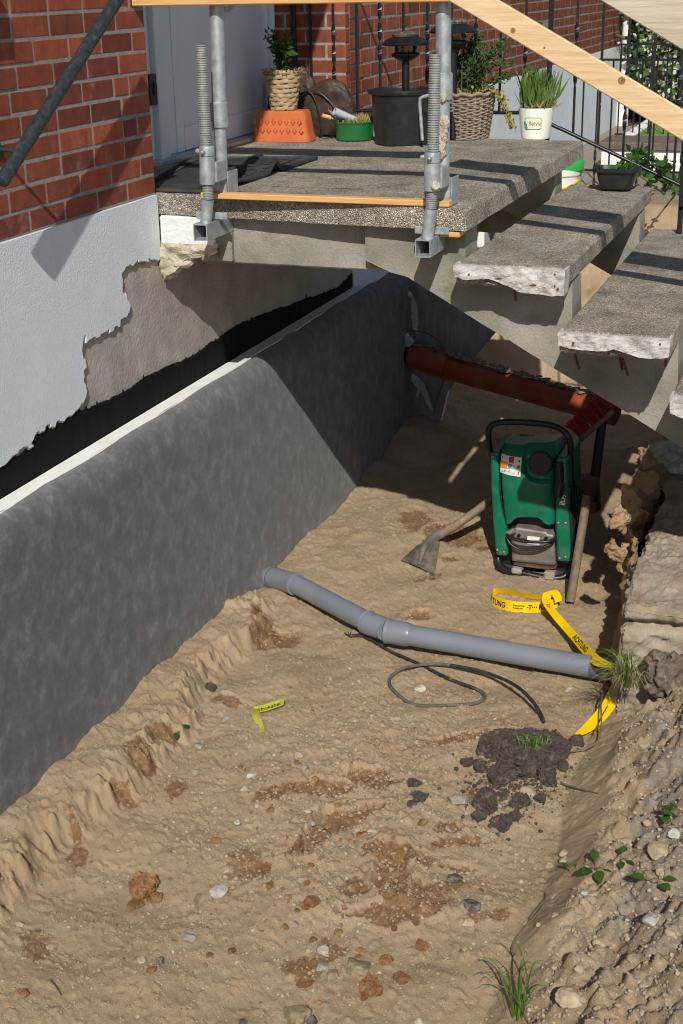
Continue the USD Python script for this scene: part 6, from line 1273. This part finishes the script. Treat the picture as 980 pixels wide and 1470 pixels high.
s_b = [gp(366, 1022, .014), gp(368, 1032, .012), gp(373, 1042, .008), gp(377, 1053, .006)]
sC2, sW2 = ribbon(s_b, [wdir(366, 1022, 0, .034, .0), wdir(368, 1032, -.1, .032), wdir(373, 1042, -.2, .026, .008), wdir(377, 1053, -.3, .014)], 24); part(ys, 'folded_end', ribbon_mesh(sC2, sW2), M['yellow_old'], smooth=True)

# ================================================================== stones, clods and crumbs
def px_m(px, py):                                        # metres per photograph pixel at this spot of the ground
    return float(np.linalg.norm(gp(px, py) - EYE) / FPX)
SEED = [1000]
def stone(px, py, w, h, m_, label, name='stone', cat_='stone', sink=0.4, amp=0.4, sub=4, group=None, flat=0.75):
    SEED[0] += 1; k = px_m(px, py); sx = w * k / 2; g = gp(px, py + h * 0.22)
    sz = np.array([sx * 1.0, sx, max(0.3 * sx, h * k * 0.5 * flat)])
    c = g + (0, 0, sz[2] * (1 - 2 * sink)); rot = random.Random(SEED[0]).uniform(0, 6.28)
    if m_ == 'soil' and w > 30: sub = 5
    mesh = rock(c, sz, SEED[0], sub, amp, rot=rot)
    n = (fbm(mesh.vertices * (0.9 / sx), 3, SEED[0]) - 0.5) * sx * 0.34; mesh.vertices = mesh.vertices + mesh.vertex_normals * n[:, None]
    if m_ in ('soil', 'ochre_clod') and w > 15:
        n = (fbm(mesh.vertices * 95, 3, SEED[0] + 7) - 0.5) * min(0.026, sx * 0.4); mesh.vertices = mesh.vertices + mesh.vertex_normals * n[:, None]
        n = (fbm(mesh.vertices * 260, 2, SEED[0] + 9) - 0.5) * 0.006; mesh.vertices = mesh.vertices + mesh.vertex_normals * n[:, None]
    single(name, mesh, M[m_], label, cat_, smooth=22, group=group)
for s in [(207, 1268, 50, 46, 'ochre_clod', 'large rust-brown clay clod alone on the lower left sand', 'clay_clod', 'clod'), (222, 1285, 22, 22, 'ochre_clod', 'small rusty lump stuck to the right of the large brown clod', 'clay_clod', 'clod'), (195, 1295, 24, 20, 'ochre_clod', 'rusty lump at the foot of the large brown clod', 'clay_clod', 'clod'),
          (292, 1287, 27, 36, 'stone_olive', 'upright olive brown pebble right of the large brown clod', 'stone', 'stone'), (314, 1277, 26, 22, 'stone_white', 'flat chalky white fragment beside the olive pebble', 'stone', 'stone'),
          (533, 1409, 36, 30, 'ochre_clod', 'angular brown stone near the bottom centre', 'stone', 'stone'), (577, 1402, 24, 22, 'ochre_clod', 'smaller brown stone right of the angular one', 'stone', 'stone'), (425, 1450, 36, 34, 'stone_olive', 'greenish grey stone at the bottom edge', 'stone', 'stone'),
          (449, 1462, 16, 26, 'stone_dark', 'dark stone beside the greenish grey one at the bottom edge', 'stone', 'stone'), (350, 1466, 18, 10, 'stone_dark', 'dark stone cut off by the bottom edge', 'stone', 'stone'), (600, 1464, 14, 18, 'stone_white', 'white pointed stone at the bottom edge right of centre', 'stone', 'stone'),
          (602, 1141, 27, 22, 'soil', 'single black soil clod between the gravel and the dark heap', 'soil_clod', 'clod'), (593, 1121, 20, 16, 'soil', 'small dark clod above the single black clod', 'soil_clod', 'clod'), (591, 1152, 16, 12, 'soil', 'small dark clod below the single black clod', 'soil_clod', 'clod'),
          (652, 1259, 26, 14, 'stone_dark', 'flat dark stone on the damp patch', 'stone', 'stone'), (676, 1297, 28, 22, 'stone_dark', 'dark purplish stone near the foot of the bank', 'stone', 'stone'), (655, 1145, 30, 22, 'stone_grey', 'grey cobble left of the dark soil heap', 'stone', 'stone'),
          (360, 1111, 16, 18, 'stone_white', 'whitish stone with a dark spot left of centre', 'stone', 'stone'), (351, 1130, 17, 14, 'stone_beige', 'pale stone below the whitish one left of centre', 'stone', 'stone'), (431, 1082, 18, 14, 'stone_beige', 'round beige pebble above the gravel', 'stone', 'stone'),
          (603, 986, 17, 15, 'stone_white', 'small white stone inside the cable loop', 'stone', 'stone'), (381, 1243, 22, 16, 'ochre_clod', 'orange-brown lump left of the long damp print', 'clay_clod', 'clod'), (446, 1291, 24, 18, 'ochre_clod', 'orange-brown lump below the long damp print', 'clay_clod', 'clod'), (437, 1298, 16, 10, 'ochre_clod', 'low rusty crumb beside the lump under the long print', 'clay_clod', 'clod'),
          (386, 1268, 16, 14, 'ochre_clod', 'yellow-brown pebble among the left gravel', 'stone', 'stone'), (310, 1205, 14, 14, 'ochre_clod', 'round orange pebble by the white snail shell', 'stone', 'stone'), (606, 1178, 14, 16, 'ochre_clod', 'rusty pebble under the black clods', 'stone', 'stone'), (438, 1408, 22, 12, 'ochre_clod', 'flat rusty stone at the lower centre', 'stone', 'stone'),
          (464, 1362, 20, 18, 'stone_white', 'white lump among rusty crumbs at the lower centre', 'stone', 'stone'), (462, 1385, 20, 18, 'stone_grey', 'grey pebble beside the white lump at the lower centre', 'stone', 'stone'), (515, 1385, 40, 26, 'stone_olive', 'olive stone behind the angular brown one', 'stone', 'stone'), (478, 1398, 20, 18, 'stone_olive', 'olive pebble left of the brown stones', 'stone', 'stone'),
          (553, 1375, 22, 22, 'ochre_clod', 'orange clod right behind the angular brown stone', 'clay_clod', 'clod'), (603, 1355, 24, 18, 'ochre_clod', 'brown clod half sunk above the lower right stones', 'clay_clod', 'clod'), (672, 1322, 22, 16, 'stone_beige', 'beige stone at the foot of the bank', 'stone', 'stone'), (281, 1106, 14, 14, 'stone_grey', 'slate grey pebble near the left damp marks', 'stone', 'stone'), (286, 1070, 14, 9, 'stone_grey', 'flat pale grey flake near the green scrap', 'stone', 'stone'),
          (325, 1245, 22, 18, 'stone_beige', 'sandy stone at the left of the gravel', 'stone', 'stone'), (29, 1425, 20, 16, 'ochre_clod', 'yellow-brown stone near the lower left edge', 'stone', 'stone'), (29, 1325, 14, 10, 'stone_beige', 'pale pebble near the left edge', 'stone', 'stone'), (74, 1358, 20, 9, 'stone_beige', 'flat sandy stone in the left damp patch', 'stone', 'stone'),
          (217, 1391, 16, 12, 'ochre_clod', 'rusty pebble in the small cluster at lower left', 'stone', 'stone'), (230, 1378, 12, 16, 'stone_dark', 'dark upright pebble in the small cluster at lower left', 'stone', 'stone'), (203, 1376, 14, 14, 'stone_beige', 'beige pebble in the small cluster at lower left', 'stone', 'stone'), (271, 1343, 22, 14, 'stone_grey', 'grey-brown stone right of the lower left cluster', 'stone', 'stone'),
          (757, 1132, 22, 20, 'stone_beige', 'pale yellow stone set in the dark soil heap', 'stone', 'stone'), (300, 985, 24, 14, 'soil', 'dark crumbled earth patch near the membrane', 'soil_clod', 'clod'), (817, 988, 10, 8, 'stone_white', 'tiny pale pebble below the pipe end', 'stone', 'stone')]:
    stone(*s[:6], name=s[6], cat_=s[7])
# dark soil heap
for s in [(755, 1070, 128, 44, 'broad dark soil slab on top of the heap'), (700, 1076, 40, 40, 'left lobe of the dark soil slab'), (722, 1112, 58, 42, 'rounded dark clod at the front of the heap'), (786, 1112, 34, 60, 'upright wedge of dark soil against the bank'), (760, 1108, 40, 28, 'dark clod between the grass and the wedge'), (803, 1074, 42, 40, 'dark clod under the end of the yellow tape'), (828, 1062, 28, 24, 'small dark clod next to the bank foot'), (700, 1150, 48, 46, 'crumbly brown clod lowest at the left of the heap'), (745, 1150, 34, 26, 'dark clod below the pale yellow stone'), (722, 1180, 40, 24, 'low crumbling clod at the very front of the heap'), (670, 1094, 24, 16, 'small round black clod at the far left of the heap'), (690, 1100, 22, 26, 'dark crumb beside the small round clod'), (775, 1145, 20, 18, 'small clod against the sandy bank foot'), (740, 1172, 22, 16, 'broken clod with a whitish crust at the heap front'), (685, 1172, 26, 18, 'flat crumb at the lower left of the heap'), (808, 1100, 22, 22, 'dark clod right of the upright wedge')]:
    stone(s[0], s[1], s[2] * 0.86, s[3] * 0.86, 'soil', s[4], 'soil_clod', 'clod', 0.3, 0.55, 4, 'dark clods of the soil heap', 1.15)
rg = np.random.default_rng(81)
# bank stones
for s in [(967, 1193, 20, 16, 'stone_white', 'white stone on the dark bank at the right edge'), (935, 1318, 26, 26, 'stone_white', 'bluish white flint flake on the pale bank'), (860, 1351, 20, 20, 'stone_beige', 'smooth oval pebble on the pale bank'), (902, 1347, 12, 9, 'stone_white', 'small white pebble right of the oval one'), (839, 1280, 12, 9, 'stone_white', 'white crumb near the green weed'), (838, 1292, 12, 12, 'stone_beige', 'cream crumb under the white one near the weed'), (944, 1218, 34, 28, 'stone_beige', 'sandy lump right of the small weeds'), (899, 1206, 30, 24, 'stone_beige', 'sandy lump on the dark bank in the middle'), (912, 1400, 12, 10, 'stone_grey', 'bluish pebble at the lower right'), (900, 1303, 22, 18, 'stone_grey', 'pale grey lump left of the flint flake'), (850, 1470, 30, 16, 'stone_beige', 'cream stone at the bottom edge of the bank'), (820, 1425, 44, 26, 'stone_beige', 'large cream clod low on the bank'), (950, 1250, 18, 14, 'stone_beige', 'small sandy stone beside the two-leaved weed'), (925, 1070, 22, 16, 'stone_beige', 'sandy crumb at the crest of the bank'), (917, 1095, 16, 8, 'stone_dark', 'dark splinter at the upper bank')]:
    stone(*s, sink=0.4)
def scatter(n, fn, sizes, mats, name, label, cat_, group, seed):
    r = np.random.default_rng(seed)
    for i in range(n):
        px, py = fn(r); w = r.uniform(*sizes); stone(px, py, w, w * r.uniform(.6, .9), mats[r.integers(len(mats))], label, name, cat_, 0.45, 0.4, 2, group)
scatter(40, lambda r: (np.clip(r.normal(470, 95), 280, 700), np.clip(r.normal(1240, 95), 1030, 1460)), (8, 15), ['stone_beige', 'stone_beige', 'stone_grey'], 'pebble', 'small sandy pebble among the gravel on the trench floor', 'pebble', 'sandy pebbles on the trench floor', 1)
scatter(36, lambda r: (np.clip(r.normal(500, 90), 300, 690), np.clip(r.normal(1250, 100), 1060, 1460)), (8, 16), ['ochre_clod'], 'rusty_crumb', 'small rust-brown crumb of clay on the trench floor', 'clay crumb', 'rusty clay crumbs on the trench floor', 2)
scatter(30, lambda r: (r.uniform(770, 978), r.uniform(1170, 1465)), (9, 18), ['stone_beige', 'stone_beige', 'ledge'], 'bank_crumb', 'crumb of earth or stone on the bank slope', 'earth crumb', 'crumbs on the bank slope', 3)

# gravel and loose crumbs: thousands, one instancer for each tone
protos = UsdGeom.Scope.Define(stage, '/World/Looks/grain_shapes') if False else None
def grains(name, n, region, smin, smax, mats, seed, label, protos_n=4, zoff=0.15):
    r = np.random.default_rng(seed); p = numbered('/World/' + name); pi = UsdGeom.PointInstancer.Define(stage, p); tags(pi.GetPrim(), label, 'gravel', None, 'stuff')
    tg = []
    for i in range(protos_n):
        for j, mm in enumerate(mats):
            q = f'{p}/grain_{i}_{j}'; usdkit.mesh(stage, q, rock((0, 0, 0), (1, 1, 0.75), seed * 50 + i, 1, 0.5, rot=0), M[mm], smooth=False); tg.append(Sdf.Path(q))
    xy = region(r, n); z = gz(xy[:, 0], xy[:, 1]); s = smin * (smax / smin) ** (r.random(len(xy)) ** 2.2)
    pi.CreatePrototypesRel().SetTargets(tg); pi.CreateProtoIndicesAttr(Vt.IntArray.FromNumpy(r.integers(0, len(tg), len(xy)).astype(np.int32)))
    pi.CreatePositionsAttr(Vt.Vec3fArray.FromNumpy(np.column_stack([xy, z + s * zoff]).astype(np.float32))); pi.CreateScalesAttr(Vt.Vec3fArray.FromNumpy(np.column_stack([s, s * r.uniform(.6, 1.1, len(s)), s]).astype(np.float32)))
    a = r.uniform(0, math.pi, len(s)); pi.CreateOrientationsAttr(Vt.QuathArray([Gf.Quath(float(math.cos(t)), 0.0, 0.0, float(math.sin(t))) for t in a]))
def reg_mid(r, n):
    t = r.normal(0, 1, (n * 2, 2)) * (0.62, 0.42) + (-1.25, -1.35); k = (t[:, 1] < -0.5) & (t[:, 1] > -2.05) & (t[:, 0] > -3.0); return t[k][:n]
def reg_all(r, n): return np.column_stack([-2.9 + 4.6 * r.random(n) ** 1.5, r.uniform(-2.08, -0.2, n)])
def reg_bank(r, n): x = -3.0 + 2.6 * r.random(n) ** 1.3; return np.column_stack([x, bank_edge(x) - 0.13 - 0.75 * r.random(n)])
def reg_heap(r, n): c = gp(740, 1120)[:2]; return c + r.normal(0, 1, (n, 2)) * (0.12, 0.085)
M['grain'] = mat('sand_grain', [(0.3, (0.22, 0.165, 0.108)), (0.7, (0.37, 0.29, 0.20))], 60, rough=0.95, fine=(300, 0.2))
M['grain_rust'] = mat('rusty_grain', [(0.3, (0.15, 0.085, 0.04)), (0.7, (0.25, 0.155, 0.08))], 60, rough=0.95)
M['grain_pale'] = mat('pale_grain', [(0.3, (0.29, 0.24, 0.18)), (0.7, (0.40, 0.35, 0.27))], 40, rough=0.97, fine=(300, 0.2))
M['grain_bank'] = mat('bank_grain', [(0.3, (0.15, 0.12, 0.09)), (0.7, (0.29, 0.245, 0.19))], 40, rough=0.97, fine=(300, 0.2))
grains('gravel', 7000, reg_mid, 0.0022, 0.0105, ['grain', 'grain', 'grain', 'grain_pale', 'grain_rust'], 5, 'fine gravel and crumbs trodden into the middle of the trench floor')
grains('sand_crumbs', 15000, reg_all, 0.0018, 0.007, ['grain'], 6, 'loose sand crumbs strewn over the whole trench floor')
grains('bank_crumbs', 15000, reg_bank, 0.0018, 0.010, ['grain_bank', 'grain', 'grain_pale'], 7, 'loose earth crumbs covering the slope of the bank')
grains('soil_crumbs', 1300, reg_heap, 0.0025, 0.013, ['soil'], 8, 'crumbled dark soil round the heap')
# snail shell, rubble on the ledge
c = gp(342, 1184, 0.008); sn = spline([c + (0.012 * (1 - t) * math.cos(9 * t), 0.012 * (1 - t) * math.sin(9 * t), 0.004 * t) for t in np.linspace(0, 1, 20)], 30)
single('snail_shell', tube(sn, np.linspace(0.0075, 0.003, 30), 8), M['stone_white'], 'small white snail shell on the sand left of centre', 'shell', smooth=True)
RUB = [(957, 645, .09), (972, 650, .08), (962, 662, .06), (976, 636, .07), (950, 655, .05), (978, 668, .06), (968, 672, .04), (985, 655, .08)]
RL = ['largest white rubble chunk at the far end of the ledge', 'white rubble chunk at the right picture edge under the steps', 'small white rubble chunk in front of the pile', 'uppermost white rubble chunk touching the stringer', 'leftmost white rubble chunk above the sand lumps', 'white rubble chunk lowest at the right edge', 'smallest white rubble chip below the pile', 'white rubble chunk just cut by the right edge']
for i, (px, py, s) in enumerate(RUB):
    single('rubble', rough(rock(at(px, py, 'Z', -1.42), (s, s * .9, s * .7), 900 + i, 3, 0.55), 0.02, 0.008, 30, i), M['broken'], RL[i], 'rubble', smooth=40)
M['root_earth'] = mat('root_earth', [(0.25, (0.07, 0.052, 0.038)), (0.5, (0.14, 0.108, 0.08)), (0.75, (0.25, 0.20, 0.15))], 40, rough=0.98, bump=0.005, bscale=120, fine=(260, 0.4))
rc = thing('root_clump', 'dark root clod with dry fibres under the crusted ledge at the right edge', 'root clod', gp(965, 985))
kk = at(958, 965, 'X', -0.40); part(rc, 'clod', rough(rock(kk, (0.08, 0.09, 0.09), 931, 4, 0.6), 0.010, 0.035, 26, 3), M['root_earth'], smooth=60); part(rc, 'clod', rough(rock(kk + (0.02, -0.13, 0.0), (0.11, 0.13, 0.11), 932, 4, 0.6), 0.010, 0.035, 26, 4), M['ledge'], smooth=60)
# ================================================================== grass and weeds
def blades(t, base, n, h, spread, seed, m_, w=0.004, lean=(0, 0, 0), nm='blade'):
    r = np.random.default_rng(seed); out = []
    for i in range(n):
        a = r.uniform(0, 6.28); L = h * r.uniform(.5, 1.1); d = np.array([math.cos(a), math.sin(a), 0]) * spread * r.uniform(.2, 1.2) + np.asarray(lean) * L
        b = np.asarray(base) + r.normal(0, .02, 3) * (1, 1, 0)
        c_ = spline([b, b + d * 0.35 + (0, 0, L * 0.6), b + d * 0.8 + (0, 0, L * 0.92), b + d * 1.25 + (0, 0, L * (0.75 + 0.25 * r.random()))], 9); tg_ = np.gradient(c_, axis=0); sd = np.cross(tg_, (0, 0, 1.0)); sd /= np.linalg.norm(sd, axis=1, keepdims=True) + 1e-9
        ww_ = w * np.array([.6, .9, 1, 1, .95, .85, .65, .4, .05])[:, None]; V = np.stack([c_ - sd * ww_, c_ + (0, 0, -w * .5), c_ + sd * ww_], 1).reshape(-1, 3); F = []
        for k in range(8):
            for m in range(2): q = (k * 3 + m, k * 3 + m + 1, k * 3 + 4 + m, k * 3 + 3 + m); F += [(q[0], q[1], q[2]), (q[0], q[2], q[3])]
        out.append(trimesh.Trimesh(V, F, process=False))
    if n <= 26:
        for o in out: part(t, nm, o, M[m_], smooth=True)
    else: part(t, nm + 's', out, M[m_], smooth=True, kind='stuff')
b = gp(748, 1455); t = thing('grass_tuft', 'tuft of broad green grass blades at the lower edge of the bank', 'grass tuft', b); blades(t, b, 17, 0.21, 0.075, 1, 'grass', 0.0042, (-.1, .12, 0))
b = gp(905, 992); b = at(900, 985, 'X', -0.50); t = thing('grass_tuft', 'wispy grass tuft hanging by the dark pipe end', 'grass tuft', b); blades(t, b, 90, 0.17, 0.10, 2, 'grass', 0.0018, (-.15, .25, -.1)); blades(t, b, 40, 0.14, 0.11, 3, 'straw', 0.0016, (-.2, .3, -.3), 'dry_blade')
b = gp(768, 1088, .035); t = thing('grass_tuft', 'short bright grass growing from the dark soil heap', 'grass tuft', b); blades(t, b, 60, 0.06, 0.035, 4, 'grass', 0.0025)
def leaf_shape(p, d, L, r):
    """an ovate leaf folded along its midrib and drooping at the tip"""
    d = d / np.linalg.norm(d); s = np.cross(d, (0, 0, 1.0)); s /= np.linalg.norm(s); s = s + np.array([0, 0, r.uniform(-.3, .3)]); V, F = [], []
    for k, (t, w) in enumerate(zip(np.linspace(0, 1, 8), (0.02, .16, .25, .29, .27, .21, .12, .0))):
        c_ = p + d * L * t - np.array([0, 0, L * 0.28 * t * t]); V += [c_ - s * w * L + (0, 0, .12 * w * L), c_ - (0, 0, .08 * L * w), c_ + s * w * L + (0, 0, .12 * w * L)]
    for k in range(7):
        for m in range(2): q = (k * 3 + m, k * 3 + m + 1, k * 3 + 4 + m, k * 3 + 3 + m); F += [(q[0], q[1], q[2]), (q[0], q[2], q[3])]
    return trimesh.Trimesh(np.array(V), F, process=False)
def weed(px, py, n, L, label, seed):
    b = gp(px, py); t = thing('weed', label, 'weed', b); r = np.random.default_rng(seed)
    for i in range(n):
        a = r.uniform(0, 6.28); d = np.array([math.cos(a), math.sin(a), 0.35]); e = b + d * L * 0.5; part(t, 'leaf_stem', tube([b, b + d * L * .3 + (0, 0, .01), e + (0, 0, .008)], 0.0018, 5), M['stem'])
        part(t, 'leaf', leaf_shape(e + (0, 0, .006), np.array([math.cos(a), math.sin(a), r.uniform(0.0, 0.5)]), L * r.uniform(.7, 1.1), r), M['leaf'], smooth=True)
weed(855, 1248, 7, 0.055, 'low broad-leaved weed on the crest of the bank', 5); weed(890, 1235, 3, 0.045, 'three-leaved seedling right of the low weed', 6); weed(938, 1268, 4, 0.055, 'two-stemmed green seedling on the right bank', 7); weed(976, 1172, 4, 0.05, 'leafy weed at the right edge of the bank', 8); weed(953, 1192, 4, 0.045, 'small weed left of the white bank stone', 9); weed(258, 1052, 2, 0.04, 'green leaf scrap lying on the left sand', 10); weed(820, 1255, 3, 0.04, 'seedling on the edge of the smooth sandy cut', 11)
# dry roots hanging from the bank
for i, (pts, lab) in enumerate([([(880, 1010, .06), (862, 1050, .05), (850, 1080, .03), (820, 1085, .02), (812, 1112, .01)], 'long dry root trailing from the bank beside the tape'), ([(905, 1000, .05), (880, 1020, .06), (862, 1045, .05), (852, 1062, .03)], 'dry root crossing the lower end of the tape'), ([(805, 1128, .012), (830, 1136, .012), (858, 1142, .01)], 'dark root across the smooth sandy cut'), ([(760, 1322, .01), (778, 1300, .012), (795, 1282, .012)], 'thin root on the lower sandy cut'), ([(735, 1375, .01), (742, 1350, .014), (768, 1318, .012), (782, 1285, .01)], 'bent root following the crest of the sandy cut')]):
    single('dry_root', tube(spline([gp(a, b, h) for a, b, h in pts], 26), np.linspace(0.0042, 0.002, 26), 6), M['stem'], lab, 'root', smooth=True)
single('twig', tube(spline([gp(72, 1408, .006), gp(80, 1418, .008), gp(88, 1430, .005)], 8), 0.0028, 5), M['bark'], 'thin dark twig on the sand at lower left', 'twig')
